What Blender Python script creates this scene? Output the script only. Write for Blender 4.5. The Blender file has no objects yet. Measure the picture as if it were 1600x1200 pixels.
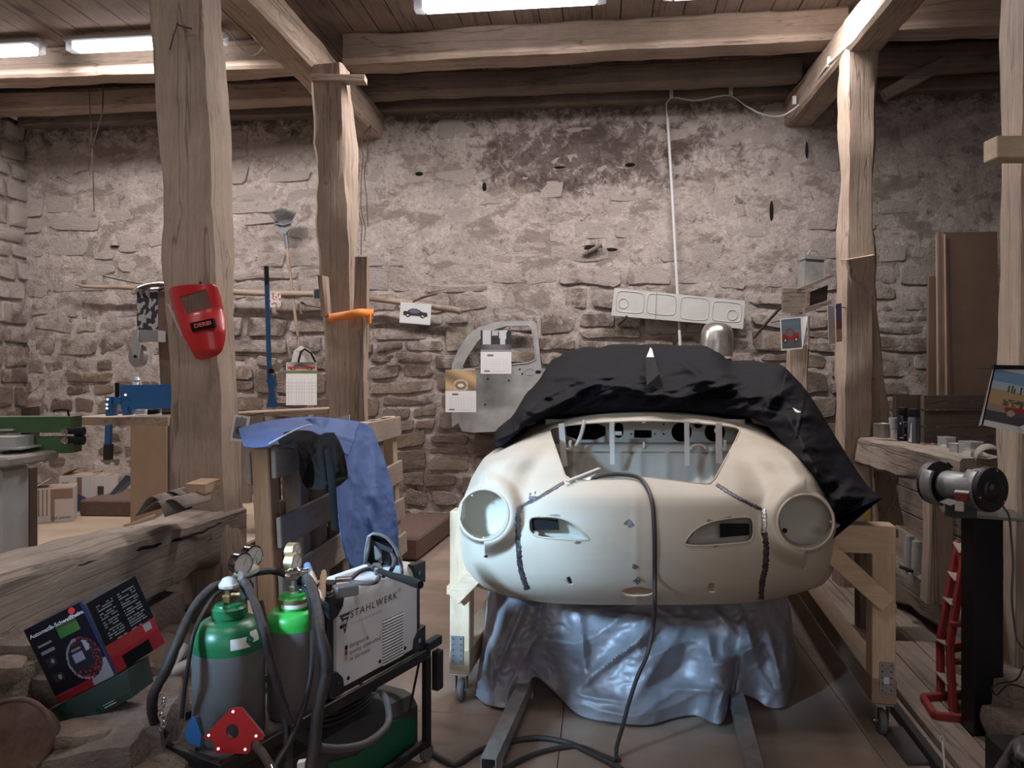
import bpy, bmesh, math, random
import numpy as np
from mathutils import Vector, Matrix, noise
R = math.radians
random.seed(7)
scn = bpy.context.scene
COL = scn.collection
# ------------------------------------------------------------------ camera, world, lights, exposure
YAW = R(6.65); CF = 1200.0; HZ = 575.0; CAMZ = 1.5
FWD = Vector((-math.sin(YAW), math.cos(YAW), 0)); RGT = Vector((math.cos(YAW), math.sin(YAW), 0))
cam_d = bpy.data.cameras.new('camera'); cam = bpy.data.objects.new('camera', cam_d); COL.objects.link(cam)
cam.location = (0, 0, CAMZ); cam.rotation_euler = (R(90), 0, YAW)
cam_d.sensor_width = 36; cam_d.lens = 27.0; cam_d.shift_y = -25/1600; cam_d.clip_start = .05
scn.camera = cam
scn.view_settings.view_transform = 'Standard'; scn.view_settings.look = 'None'
scn.view_settings.exposure = 0.0; scn.view_settings.gamma = 1.0
scn.cycles.use_denoising = True
scn.cycles.max_bounces = 6
w = bpy.data.worlds.new('world'); scn.world = w; w.use_nodes = True
w.node_tree.nodes['Background'].inputs[0].default_value = (.75, .74, .82, 1)
w.node_tree.nodes['Background'].inputs[1].default_value = 0.08
def area(name, loc, rot, sx, sy, power, col, spread=180):
    l = bpy.data.lights.new(name, 'AREA'); l.shape = 'RECTANGLE'; l.size = sx; l.size_y = sy
    l.energy = power; l.color = col; l.spread = R(spread)
    o = bpy.data.objects.new(name, l); o.location = loc; o.rotation_euler = rot; COL.objects.link(o); return o
def aim(o, tgt):
    d = Vector(tgt)-o.location; o.rotation_euler = d.to_track_quat('-Z', 'Y').to_euler()
FL = (1.0, .93, .90)
# the tubes' light: (x, y, z of the fitting, length, power)
TUBES = [(-.62, 5.16, 3.97, 1.30, 66), (1.12, 5.16, 3.97, 1.42, 66), (-3.45, 5.5, 3.97, 1.28, 56),
         (-4.95, 5.5, 3.97, 1.28, 20), (-.6, 1.4, 3.97, 1.3, 20), (-3.4, 1.6, 3.97, 1.3, 26)]
for i, (x, y, z, L, pw) in enumerate(TUBES):
    area('tube_light', (x, y, z-.06), (0, 0, 0), L, .10, pw, FL)
# cool daylight from the front left, its opening out of view
k = area('daylight', (-3.3, -.6, 2.75), (0, 0, 0), .45, .6, 9, (.45, .72, 1.0), 18); aim(k, (-.50, 3.2, .66))
k = area('front_fill', (.6, -2.6, 2.2), (0, 0, 0), 3.2, 2.2, 37, (.98, .95, .97)); aim(k, (.2, 4, .9))  # added fill lamp, brightens the faces turned to the camera

# ------------------------------------------------------------------ pixel helpers (1600x1200 frame)
def P(px, py, d):
    return Vector((0, 0, CAMZ)) + d*(FWD + (px-800)/CF*RGT) + Vector((0, 0, (HZ-py)/CF*d))
def PY(px, py, Y):
    return P(px, py, Y/(math.cos(YAW)+(px-800)/CF*math.sin(YAW)))
def PX(px, py, X):
    return P(px, py, X/((px-800)/CF*math.cos(YAW)-math.sin(YAW)))
def PZ(px, py, z):
    return P(px, py, (CAMZ-z)*CF/(py-HZ))
# ------------------------------------------------------------------ materials
def _nt(name):
    m = bpy.data.materials.new(name); m.use_nodes = True; nt = m.node_tree
    return m, nt, nt.nodes['Principled BSDF']
def _noise(nt, vec, scale, detail=5, rough=.6, dist=0):
    n = nt.nodes.new('ShaderNodeTexNoise'); n.inputs['Scale'].default_value = scale
    n.inputs['Detail'].default_value = detail; n.inputs['Roughness'].default_value = rough; n.inputs['Distortion'].default_value = dist
    nt.links.new(vec, n.inputs['Vector']); return n.outputs['Fac']
def _ramp(nt, fac, stops):
    r = nt.nodes.new('ShaderNodeValToRGB'); e = r.color_ramp.elements
    e[0].position, e[0].color = stops[0][0], (*stops[0][1], 1)
    e[1].position, e[1].color = stops[-1][0], (*stops[-1][1], 1)
    for p, c in stops[1:-1]:
        q = e.new(p); q.color = (*c, 1)
    nt.links.new(fac, r.inputs[0]); return r.outputs[0]
def _mix(nt, a, b, fac, mode='MIX'):
    m = nt.nodes.new('ShaderNodeMix'); m.data_type = 'RGBA'; m.blend_type = mode
    for s, v in ((6, a), (7, b), (0, fac)):
        if isinstance(v, (int, float)): m.inputs[s].default_value = v
        elif isinstance(v, tuple): m.inputs[s].default_value = (*v, 1)
        else: nt.links.new(v, m.inputs[s])
    return m.outputs[2]
def _bump(nt, b, h, st, dist=.01):
    n = nt.nodes.new('ShaderNodeBump'); n.inputs['Strength'].default_value = st; n.inputs['Distance'].default_value = dist
    nt.links.new(h, n.inputs['Height']); nt.links.new(n.outputs[0], b.inputs['Normal'])
def _vec(nt, scale=(1, 1, 1), kind='Object'):
    c = nt.nodes.new('ShaderNodeTexCoord'); m = nt.nodes.new('ShaderNodeMapping'); m.inputs['Scale'].default_value = scale
    nt.links.new(c.outputs[kind], m.inputs['Vector']); return m.outputs[0]
_mc = {}
def mat(name, c, rough=.6, metal=0, var=.15, scale=6, bump=.15, bscale=None, dist=.004, alpha=None, trans=0, coat=0, spec=None):
    if name in _mc: return _mc[name]
    m, nt, b = _nt(name); v = _vec(nt)
    f = _noise(nt, v, scale)
    lo = tuple(max(0, x*(1-var)) for x in c); hi = tuple(min(1, x*(1+var)) for x in c)
    col = _ramp(nt, f, [(.3, lo), (.7, hi)])
    nt.links.new(col, b.inputs['Base Color'])
    b.inputs['Roughness'].default_value = rough; b.inputs['Metallic'].default_value = metal
    if bump: _bump(nt, b, _noise(nt, v, bscale or scale*4), bump, dist)
    if trans: b.inputs['Transmission Weight'].default_value = trans
    if coat: b.inputs['Coat Weight'].default_value = coat
    if alpha is not None: b.inputs['Alpha'].default_value = alpha
    if spec is not None: b.inputs['Specular IOR Level'].default_value = spec
    _mc[name] = m; return m
def wood(name, c1, c2, axis='z', grain=14, knots=True, rough=.8, bump=.5, dark=None, crack=True):
    key = name+'_'+axis
    if key in _mc: return _mc[key]
    m, nt, b = _nt(key)
    s = {'x': (.07, 1, 1), 'y': (1, .07, 1), 'z': (1, 1, .07)}[axis]
    v = _vec(nt, s); v0 = _vec(nt)
    g = _noise(nt, v, grain*2.2, 8, .7, .6); big = _noise(nt, v0, 2.3, 4, .6)
    col = _mix(nt, _ramp(nt, g, [(.25, c1), (.75, c2)]), _ramp(nt, big, [(.3, tuple(x*.72 for x in c1)), (.7, tuple(min(1, x*1.12) for x in c2))]), .45)
    fine = _noise(nt, v, grain*9, 6, .7)
    col = _mix(nt, col, _ramp(nt, fine, [(.3, (.62, .60, .60)), (.6, (1, 1, 1))]), .55, 'MULTIPLY')
    if knots:
        vo = nt.nodes.new('ShaderNodeTexVoronoi'); vo.inputs['Scale'].default_value = 2.2
        nt.links.new(_vec(nt, tuple(.35 if x == .07 else 1 for x in s)), vo.inputs['Vector'])
        col = _mix(nt, col, _ramp(nt, vo.outputs['Distance'], [(.03, (.35, .28, .24)), (.09, (1, 1, 1))]), .7, 'MULTIPLY')
    h = g
    if crack:
        cr = _noise(nt, _vec(nt, tuple(.035 if x == .07 else 1 for x in s)), grain*.8, 3, .5, .3)
        ck = _ramp(nt, cr, [(.482, (1, 1, 1)), (.497, (.25, .22, .20)), (.503, (.25, .22, .20)), (.518, (1, 1, 1))])
        col = _mix(nt, col, ck, .55, 'MULTIPLY'); h = _mix(nt, g, ck, .5, 'MULTIPLY')
    nt.links.new(col, b.inputs['Base Color']); b.inputs['Roughness'].default_value = rough
    _bump(nt, b, h, bump, .012)
    _mc[key] = m; return m
def colmat(name='printed_paper', rough=.45):
    if name in _mc: return _mc[name]
    m, nt, b = _nt(name); a = nt.nodes.new('ShaderNodeVertexColor'); a.layer_name = 'Col'
    nt.links.new(a.outputs[0], b.inputs['Base Color']); b.inputs['Roughness'].default_value = rough
    _mc[name] = m; return m
def emit(name, c, s):
    if name in _mc: return _mc[name]
    m, nt, b = _nt(name); b.inputs['Base Color'].default_value = (*c, 1)
    b.inputs['Emission Color'].default_value = (*c, 1); b.inputs['Emission Strength'].default_value = s
    _mc[name] = m; return m
# ------------------------------------------------------------------ mesh builder
def nz(p, s, o=0): return noise.noise(Vector((p[0]*s+o, p[1]*s-o, p[2]*s+o*.5)))
def frame_to(z, up=Vector((0, 0, 1))):
    z = Vector(z).normalized()
    if abs(z.dot(up)) > .98: up = Vector((0, 1, 0))
    x = up.cross(z).normalized(); y = z.cross(x)
    return Matrix((x, y, z)).transposed()
class MB:
    def __init__(s, M=None): s.v = []; s.f = []; s.M = M; s.c = {}
    def add(s, vs, fs, M=None):
        n = len(s.v)
        for q in vs:
            q = Vector(q)
            if M is not None: q = M @ q
            if s.M is not None: q = s.M @ q
            s.v.append(q)
        s.f += [tuple(i+n for i in f) for f in fs]; return s
    def box(s, c, size, rot=None, ch=.003):
        hx, hy, hz = [x/2 for x in size]; ch = min(ch, hx*.45, hy*.45, hz*.45)
        vs = []; idx = {}
        for sx in (-1, 1):
            for sy in (-1, 1):
                for sz in (-1, 1):
                    for a in range(3):
                        q = [sx*hx, sy*hy, sz*hz]
                        for b in range(3):
                            if b != a: q[b] -= (sx, sy, sz)[b]*ch
                        idx[(sx, sy, sz, a)] = len(vs); vs.append(q)
        fs = []
        S = (-1, 1)
        for a in range(3):
            b, d = (a+1) % 3, (a+2) % 3
            for sa in S:
                def kk(sb, sd, t=a):
                    g = [0, 0, 0]; g[a] = sa; g[b] = sb; g[d] = sd; return idx[(*g, t)]
                q = [kk(-1, -1), kk(1, -1), kk(1, 1), kk(-1, 1)]
                fs.append(tuple(q) if sa > 0 else tuple(q[::-1]))
                for sb in S:   # edge chamfers along axis d between a and b
                    q = [kk(sb, -1, a), kk(sb, 1, a), kk(sb, 1, b), kk(sb, -1, b)]
                    fs.append(tuple(q) if sa*sb < 0 else tuple(q[::-1]))
        for sx in S:
            for sy in S:
                for sz in S:
                    q = [idx[(sx, sy, sz, t)] for t in range(3)]
                    fs.append(tuple(q) if sx*sy*sz > 0 else tuple(q[::-1]))
        M = Matrix.Translation(Vector(c))
        if rot is not None:
            M = M @ (rot.to_4x4() if isinstance(rot, Matrix) else Matrix.Rotation(rot, 4, 'Z'))
        return s.add(vs, fs, M)
    def beam(s, p0, p1, w, h, up=(0, 0, 1), ch=.003):   # box from p0 to p1; w sideways, h along 'up'
        p0, p1 = Vector(p0), Vector(p1); F = frame_to(p1-p0, Vector(up))
        return s.box((p0+p1)/2, (w, h, (p1-p0).length), F, ch)
    def cyl(s, p0, p1, r, r2=None, n=16, cap=True):
        r2 = r if r2 is None else r2
        p0, p1 = Vector(p0), Vector(p1)
        F = frame_to(p1-p0); vs = []
        for p, rr in ((p0, r), (p1, r2)):
            for i in range(n):
                a = 2*math.pi*i/n; vs.append(p+F @ Vector((rr*math.cos(a), rr*math.sin(a), 0)))
        fs = [(i, (i+1) % n, n+(i+1) % n, n+i) for i in range(n)]
        if cap: fs += [tuple(range(n))[::-1], tuple(range(n, 2*n))]
        return s.add(vs, fs)
    def lathe(s, prof, M=None, n=24):   # prof: (r, z)
        vs = []; fs = []
        for r, z in prof:
            for i in range(n):
                a = 2*math.pi*i/n; vs.append((r*math.cos(a), r*math.sin(a), z))
        for j in range(len(prof)-1):
            for i in range(n):
                fs.append((j*n+i, j*n+(i+1) % n, (j+1)*n+(i+1) % n, (j+1)*n+i))
        if prof[0][0] > 1e-4: fs.append(tuple(range(n))[::-1])
        if prof[-1][0] > 1e-4: fs.append(tuple(range((len(prof)-1)*n, len(prof)*n)))
        return s.add(vs, fs, M)
    def tube(s, pts, r, n=8, closed=False, rr=None, flat=1.0):
        pts = [Vector(p) for p in pts]; N = len(pts); vs = []; fs = []; prev = None
        for k in range(N):
            a = pts[(k-1) % N] if (closed or k > 0) else pts[k]; b = pts[(k+1) % N] if (closed or k < N-1) else pts[k]
            t = (b-a).normalized()
            if prev is None:
                up = Vector((0, 0, 1)) if abs(t.z) < .9 else Vector((0, 1, 0)); x = up.cross(t).normalized()
            else:
                x = (prev-t*prev.dot(t)).normalized()
            prev = x; y = t.cross(x); q = rr[k] if rr else r
            for i in range(n):
                an = 2*math.pi*i/n; vs.append(pts[k]+x*q*math.cos(an)+y*q*flat*math.sin(an))
        for k in range(N if closed else N-1):
            for i in range(n):
                fs.append((k*n+i, k*n+(i+1) % n, ((k+1) % N)*n+(i+1) % n, ((k+1) % N)*n+i))
        if not closed: fs += [tuple(range(n))[::-1], tuple(range((N-1)*n, N*n))]
        return s.add(vs, fs)
    def prism(s, poly, thick, M=None):   # polygon in local XY, extruded along +Z
        n = len(poly)
        ar = sum(poly[i][0]*poly[(i+1) % n][1]-poly[(i+1) % n][0]*poly[i][1] for i in range(n))
        if ar < 0: poly = poly[::-1]
        vs = [(x, y, 0) for x, y in poly]+[(x, y, thick) for x, y in poly]
        fs = [(i, (i+1) % n, n+(i+1) % n, n+i) for i in range(n)]+[tuple(range(n))[::-1], tuple(range(n, 2*n))]
        return s.add(vs, fs, M)
    def grid(s, pts, wrap=False):   # pts[i][j]
        a, b = len(pts), len(pts[0])
        return s.add([q for row in pts for q in row], [(i*b+j, i*b+(j+1) % b, (i+1)*b+(j+1) % b, (i+1)*b+j) for i in range(a-1) for j in range(b if wrap else b-1)])
    def sphere(s, c, r, n=12, sc=(1, 1, 1)):
        prof = [(math.sin(math.pi*i/n)*r, -math.cos(math.pi*i/n)*r) for i in range(n+1)]
        return s.lathe(prof, Matrix.Translation(Vector(c)) @ Matrix.Diagonal((*sc, 1)), n*2)
    def build(s, name, m, parent=None, smooth=None, solid=None, sub=0, cols=None):
        me = bpy.data.meshes.new(name); o = bpy.data.objects.new(name, me)
        if parent is not None:
            O = parent.location if parent.type == 'EMPTY' or True else Vector()
            Mi = WM(parent).inverted()
        else:
            xs = [q.x for q in s.v]; ys = [q.y for q in s.v]; zs = [q.z for q in s.v]
            c = Vector(((min(xs)+max(xs))/2, (min(ys)+max(ys))/2, min(zs))); o.location = c; Mi = Matrix.Translation(-c)
        me.from_pydata([Mi @ q for q in s.v], [], s.f)
        bm = bmesh.new(); bm.from_mesh(me)
        bmesh.ops.remove_doubles(bm, verts=bm.verts, dist=1e-5)
        bm.normal_update(); bm.to_mesh(me); bm.free()
        if smooth is not None:
            for p in me.polygons: p.use_smooth = True
            me.set_sharp_from_angle(angle=R(smooth))
        for mm in (m if isinstance(m, list) else [m]): me.materials.append(mm)
        COL.objects.link(o)
        if parent is not None: o.parent = parent
        if solid:
            md = o.modifiers.new('s', 'SOLIDIFY'); md.thickness = solid; md.offset = 0
        if sub:
            md = o.modifiers.new('u', 'SUBSURF'); md.levels = md.render_levels = sub
        return o
def WM(o):
    M = Matrix.Translation(o.location) @ o.rotation_euler.to_matrix().to_4x4()
    return WM(o.parent) @ M if o.parent else M
def tag(o, label, cat, group=None, kind=None):
    if label: o['label'] = label
    if cat: o['category'] = cat
    if group: o['group'] = group
    if kind: o['kind'] = kind
    return o
def thing(name, label, cat, loc, rotz=0, group=None):
    o = bpy.data.objects.new(name, None); o.empty_display_size = .05; COL.objects.link(o)
    o.location = Vector(loc); o.rotation_euler = (0, 0, rotz)
    return tag(o, label, cat, group)
def struct(o): o['kind'] = 'structure'; return o
def fbm(p, s, o=0, n=3):
    a = 0; k = 1; t = 0
    for i in range(n):
        a += k*nz(p, s*2**i, o+i*7.3); t += k; k *= .5
    return a/t
def timber(mb, p0, p1, w, h, up=(0, 0, 1), amp=.012, seed=0, n=None, bend=None, ends=True, taper=1.0):
    """hand-hewn beam: cross section w (sideways) x h (along up), rough, waney edges"""
    p0, p1 = Vector(p0), Vector(p1); L = (p1-p0).length; F = frame_to(p1-p0, Vector(up)); n = n or max(6, int(L/.09))
    prof = []
    k = 4
    cx, cy = w/2, h/2; c = min(w, h)*.09
    base = [(-cx+c, -cy), (-cx*.4, -cy), (cx*.4, -cy), (cx-c, -cy), (cx, -cy+c), (cx, -cy*.4), (cx, cy*.4), (cx, cy-c), (cx-c, cy), (cx*.4, cy), (-cx*.4, cy), (-cx+c, cy), (-cx, cy-c), (-cx, cy*.4), (-cx, -cy*.4), (-cx, -cy+c)]
    pts = []
    for i in range(n+1):
        t = i/n; row = []
        b = Vector(bend(t)) if bend else Vector((0, 0, 0)); sc = 1+(taper-1)*t
        for j, (x, y) in enumerate(base):
            q = Vector((x*sc, y*sc, 0)); key = (x*3+seed, y*3-seed, t*L*1.6)
            q2 = q*(1+amp/ max(w, h)*5*fbm(key, 1.1, seed))
            q2 = q2+Vector((nz((x, y, t*L), 9, seed)*amp*.35, nz((x, y, t*L), 9, seed+9)*amp*.35, 0))
            row.append(p0+(p1-p0)*t+F @ q2+b)
        pts.append(row)
    m0 = len(mb.v); mb.grid(pts, wrap=True)
    if ends:
        mb.f.append(tuple(m0+i for i in range(16))[::-1]); mb.f.append(tuple(m0+n*16+i for i in range(16)))
    return mb
def catmull(xs, ys, x):
    n = len(xs)
    if x <= xs[0]: return ys[0]
    if x >= xs[-1]: return ys[-1]
    i = 0
    while x > xs[i+1]: i += 1
    h = xs[i+1]-xs[i]; t = (x-xs[i])/h
    m0 = (ys[i+1]-ys[i-1])/(xs[i+1]-xs[i-1]) if i > 0 else (ys[1]-ys[0])/h
    m1 = (ys[i+2]-ys[i])/(xs[i+2]-xs[i]) if i < n-2 else (ys[-1]-ys[-2])/h
    return (2*t**3-3*t*t+1)*ys[i]+(t**3-2*t*t+t)*h*m0+(-2*t**3+3*t*t)*ys[i+1]+(t**3-t*t)*h*m1
def cpath(pts, n):   # smooth curve through points
    pts = [Vector(p) for p in pts]; L = [0]
    for a, b in zip(pts, pts[1:]): L.append(L[-1]+max(1e-5, (b-a).length))
    return [Vector([catmull(L, [p[k] for p in pts], L[-1]*i/n) for k in range(len(pts[0]))]) for i in range(n+1)]
def picture(mb_name, fn, O, U, V, nu, nv, m, parent, thick=0, bulge=None, label=None):
    """printed flat sheet: O bottom-left corner, U and V edge vectors, fn(u,v)->rgb (v up)"""
    O, U, V = Vector(O), Vector(U), Vector(V); me = bpy.data.meshes.new(mb_name)
    Mi = WM(parent).inverted() if parent else Matrix.Translation(-O)
    vs = []; cols = []; fs = []; N = U.cross(V).normalized()
    for j in range(nv):
        for i in range(nu):
            base = len(vs)
            for a, b in ((0, 0), (1, 0), (1, 1), (0, 1)):
                u, v = (i+a)/nu, (j+b)/nv
                q = O+U*u+V*v
                if bulge: q = q+N*bulge(u, v)
                vs.append(Mi @ q)
            c = fn((i+.5)/nu, (j+.5)/nv)
            cols += [(*c, 1)]*4; fs.append((base, base+1, base+2, base+3))
    me.from_pydata(vs, [], fs)
    ca = me.color_attributes.new('Col', 'FLOAT_COLOR', 'POINT')
    ca.data.foreach_set('color', np.array(cols, dtype=np.float32).ravel())
    me.materials.append(m); o = bpy.data.objects.new(mb_name, me); COL.objects.link(o)
    if parent: o.parent = parent
    else: o.location = O
    if label: o['label'] = label
    return o
def text(s, O, U, V, size, m, parent, name='lettering', depth=.0006, spacing=1.0, align='LEFT', bold=0):
    cu = bpy.data.curves.new(name, 'FONT'); cu.body = s; cu.size = 1; cu.extrude = 0; cu.space_character = spacing; cu.align_x = align; cu.offset = bold
    to = bpy.data.objects.new('t', cu); COL.objects.link(to)
    bpy.context.view_layer.update()
    me = bpy.data.meshes.new_from_object(to.evaluated_get(bpy.context.evaluated_depsgraph_get()))
    bpy.data.objects.remove(to)
    U = Vector(U).normalized(); V = Vector(V).normalized(); N = U.cross(V).normalized(); O = Vector(O)
    Mi = WM(parent).inverted() if parent else Matrix()
    for v in me.vertices: v.co = Mi @ (O+U*v.co.x*size+V*v.co.y*size+N*depth)
    me.materials.clear(); me.materials.append(m); me.name = name
    o = bpy.data.objects.new(name, me); COL.objects.link(o); o.parent = parent; return o
# ------------------------------------------------------------------ building: floor, walls, ceiling
WY = 6.94; XL = -5.65; XR = 4.7; WTOP = 3.86
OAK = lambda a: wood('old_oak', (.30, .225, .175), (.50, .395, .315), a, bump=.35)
OAKD = lambda a: wood('grey_oak', (.13, .095, .078), (.27, .215, .18), a)
PLY = mat('floor_plywood', (.31, .235, .19), .75, var=.22, scale=2.5, bump=.2, bscale=30)
flo = thing('floor', None, None, (0, 0, 0)); struct(flo)
mb = MB(); mb.box(((XL+XR)/2, 2.5, -.06), (XR-XL+.6, 10, .08)); mb.build('subfloor', mat('concrete_dark', (.16, .13, .11), .9), flo)
random.seed(11)
xs = [-2.35, -1.40, -.165, 1.07, 1.62]
for i in range(len(xs)-1):
    y = -2.4+(i % 2)*.85
    while y < 7.2:
        L = 2.42
        y1 = min(y+L, 7.3); x0, x1 = xs[i]+.0015, xs[i+1]-.0015
        mb = MB(); mb.box(((x0+x1)/2, (y+y1)/2, -.0095), (x1-x0, y1-y-.004, .019), ch=.0012); mb.build('panel', PLY, flo); y = y1
# raised boarded floor of the left bay
for i, (x0, x1) in enumerate(((-5.7, -4.45), (-4.45, -3.2), (-3.2, -2.42))):
    for k, (y0, y1) in enumerate(((1.5, 3.7), (3.7, 5.25), (5.25, 7.0))):
        mb = MB(); mb.box(((x0+x1)/2, (y0+y1)/2, .29), (x1-x0-.004, y1-y0-.005, .02), ch=.0015)
        mb.build('panel', mat('pale_board', (.46, .35, .26), .7, var=.15, scale=2, bump=.15), flo)
mb = MB(); mb.box((-4.05, 4.25, .14), (3.2, 5.4, .27)); mb.build('platform_base', OAKD('y'), flo)
# planks right of the car dolly
random.seed(3)
a0, a1 = PZ(1385, 1200, .03), PZ(1282, 945, .03)
DIRR = (PZ(1500, 1200, 0)-PZ(1285, 935, 0)).normalized()*-1
for k in range(3):
    p = PZ(1478, 1200, .0)+Vector((.1+k*.15, 0, .02)); 
    mb = MB(); mb.beam(p-DIRR*1.2, p+DIRR*4.6, .145, .035, ch=.004); mb.build('plank', wood('floor_plank', (.20, .155, .13), (.36, .29, .24), 'y'), flo)
mb = MB(); p = PZ(1462, 1200, 0)+Vector((.0, 0, .02)); mb.beam(p-DIRR*1.2, p+DIRR*4.6, .035, .045, ch=.003)
mb.build('edge_strip', mat('dark_rubber', (.025, .023, .025), .6), flo)
# ---- stones
def stone_mb(w, h, d, seed, M=None, rnd=.25, n=8):
    rs = random.Random(seed); j = lambda a: rs.uniform(-a, a); cr = [(-1, -1), (1, -1), (1, 1), (-1, 1)]; pts = []
    jx, jy = min(.10*w, .03)*(.4+rnd), min(.16*h, .028)*(.4+rnd)
    C = [(x*w/2-x*abs(j(jx)), y*h/2-y*abs(j(jy))) for x, y in cr]
    for i in range(4):
        a, b = C[i], C[(i+1) % 4]; c = rs.uniform(.04, .05+.16*rnd)
        long = i % 2 == 0
        pts.append((a[0]+(b[0]-a[0])*c*(.6 if long else 1.2), a[1]+(b[1]-a[1])*c*(.6 if long else 1.2)))
        if long: t = rs.uniform(.35, .65); pts.append((a[0]+(b[0]-a[0])*t, a[1]+(b[1]-a[1])*t+j(.010)))
        c = rs.uniform(.04, .05+.16*rnd); pts.append((b[0]+(a[0]-b[0])*c*(.6 if long else 1.2), b[1]+(a[1]-b[1])*c*(.6 if long else 1.2)))
    n = len(pts); e = rs.uniform(.004, .010); tx, ty = j(.05), j(.10)
    vs = [(x, y, -d) for x, y in pts]+[(x, y, -e*1.3+x*tx+y*ty) for x, y in pts]
    kx, ky = 1-2*e*.7/w, 1-2*e*.9/h
    vs += [(x*kx, y*ky, x*tx+y*ty+j(.004)) for x, y in pts]
    vs.append((rs.uniform(-.2, .2)*w, rs.uniform(-.15, .15)*h, rs.uniform(.0, .010)))
    fs = [(r*n+i, r*n+(i+1) % n, (r+1)*n+(i+1) % n, (r+1)*n+i) for r in (0, 1) for i in range(n)]
    fs += [(2*n+i, 2*n+(i+1) % n, 3*n) for i in range(n)]
    return vs, fs
def stone_material(name, lime, dark=1.0):
    m, nt, b = _nt(name); v = _vec(nt); 
    at = nt.nodes.new('ShaderNodeAttribute'); at.attribute_name = 'tone'
    geo = nt.nodes.new('ShaderNodeNewGeometry')
    f = _noise(nt, geo.outputs['Position'], 7, 8, .65); g = _noise(nt, geo.outputs['Position'], 46, 6, .7)
    D = dark
    c = _ramp(nt, at.outputs['Fac'], [(0, (.19*D, .15*D, .125*D)), (.3, (.25*D, .20*D, .165*D)), (.55, (.31*D, .245*D, .19*D)), (.8, (.27*D, .225*D, .20*D)), (1, (.36*D, .30*D, .245*D))])
    c = _mix(nt, c, _ramp(nt, f, [(.3, (.55, .53, .52)), (.7, (1.15, 1.1, 1.08))]), .8, 'MULTIPLY')
    c = _mix(nt, c, _ramp(nt, g, [(.35, (.7, .7, .7)), (.65, (1.1, 1.1, 1.1))]), .6, 'MULTIPLY')
    # limewash clinging to the face, more of it higher up the wall (real coating)
    sep = nt.nodes.new('ShaderNodeSeparateXYZ'); nt.links.new(geo.outputs['Position'], sep.inputs[0])
    mr = nt.nodes.new('ShaderNodeMapRange'); mr.inputs[1].default_value = 1.0; mr.inputs[2].default_value = 2.7; mr.inputs[3].default_value = -.12; mr.inputs[4].default_value = lime
    nt.links.new(sep.outputs[2], mr.inputs[0])
    ad = nt.nodes.new('ShaderNodeMath'); ad.operation = 'ADD'; nt.links.new(_noise(nt, geo.outputs['Position'], 5.5, 9, .7, .4), ad.inputs[0]); nt.links.new(mr.outputs[0], ad.inputs[1])
    lf = _ramp(nt, ad.outputs[0], [(.46, (0, 0, 0)), (.60, (.95, .95, .95))])
    c = _mix(nt, c, (.45, .395, .37), lf)
    nt.links.new(c, b.inputs['Base Color']); b.inputs['Roughness'].default_value = .92
    h = _mix(nt, _noise(nt, geo.outputs['Position'], 22, 8, .7), _noise(nt, geo.outputs['Position'], 90, 4, .6), .35)
    _bump(nt, b, h, 1.0, .035); return m
STONE = stone_material('wall_stone', .20)
def mortar_material():
    m, nt, b = _nt('lime_mortar'); geo = nt.nodes.new('ShaderNodeNewGeometry'); p = geo.outputs['Position']
    c = _ramp(nt, _noise(nt, p, 3.2, 8, .62), [(.28, (.40, .345, .325)), (.5, (.55, .485, .46)), (.75, (.66, .60, .575))])
    c = _mix(nt, c, _ramp(nt, _noise(nt, p, 26, 8, .7), [(.3, (.6, .57, .55)), (.62, (1.08, 1.07, 1.06))]), .75, 'MULTIPLY')
    # soot-dark flaking patches in the middle of the wall
    c = _mix(nt, c, _ramp(nt, _noise(nt, p, 9, 9, .78, .8), [(.36, (.22, .19, .19)), (.45, (1, 1, 1))]), .75, 'MULTIPLY')
    mp = nt.nodes.new('ShaderNodeMapping'); mp.inputs['Scale'].default_value = (1, 1, 1.9); nt.links.new(p, mp.inputs['Vector'])
    bare = _ramp(nt, _noise(nt, mp.outputs[0], 3.4, 7, .62, .3), [(.53, (0, 0, 0)), (.60, (.85, .85, .85))])
    c = _mix(nt, c, (.285, .235, .205), bare)
    # old soot stain high in the middle of the wall and a darker band along the top
    sp = nt.nodes.new('ShaderNodeSeparateXYZ'); nt.links.new(p, sp.inputs[0])
    def mth(op, a, b_=None):
        q = nt.nodes.new('ShaderNodeMath'); q.operation = op
        for i, v_ in enumerate((a, b_)):
            if v_ is None: continue
            if isinstance(v_, (int, float)): q.inputs[i].default_value = v_
            else: nt.links.new(v_, q.inputs[i])
        return q.outputs[0]
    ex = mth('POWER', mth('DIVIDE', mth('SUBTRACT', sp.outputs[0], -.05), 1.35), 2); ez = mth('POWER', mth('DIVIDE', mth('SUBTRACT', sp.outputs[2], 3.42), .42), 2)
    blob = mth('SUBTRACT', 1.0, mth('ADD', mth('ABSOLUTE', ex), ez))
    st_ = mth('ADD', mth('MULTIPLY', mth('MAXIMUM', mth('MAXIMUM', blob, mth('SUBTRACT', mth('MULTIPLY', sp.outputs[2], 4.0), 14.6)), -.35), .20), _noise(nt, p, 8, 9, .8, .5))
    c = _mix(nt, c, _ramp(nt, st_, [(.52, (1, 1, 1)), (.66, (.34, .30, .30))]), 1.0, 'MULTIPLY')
    nt.links.new(c, b.inputs['Base Color']); b.inputs['Roughness'].default_value = .95
    h = _mix(nt, _noise(nt, p, 14, 9, .72, .5), _noise(nt, p, 60, 5, .7), .35)
    _bump(nt, b, h, 1.0, .035); return m
MORTAR = mortar_material()
def sst(a, b, x): t = min(1, max(0, (x-a)/(b-a))); return t*t*(3-2*t)
def wobble(x, z): return 0
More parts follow.
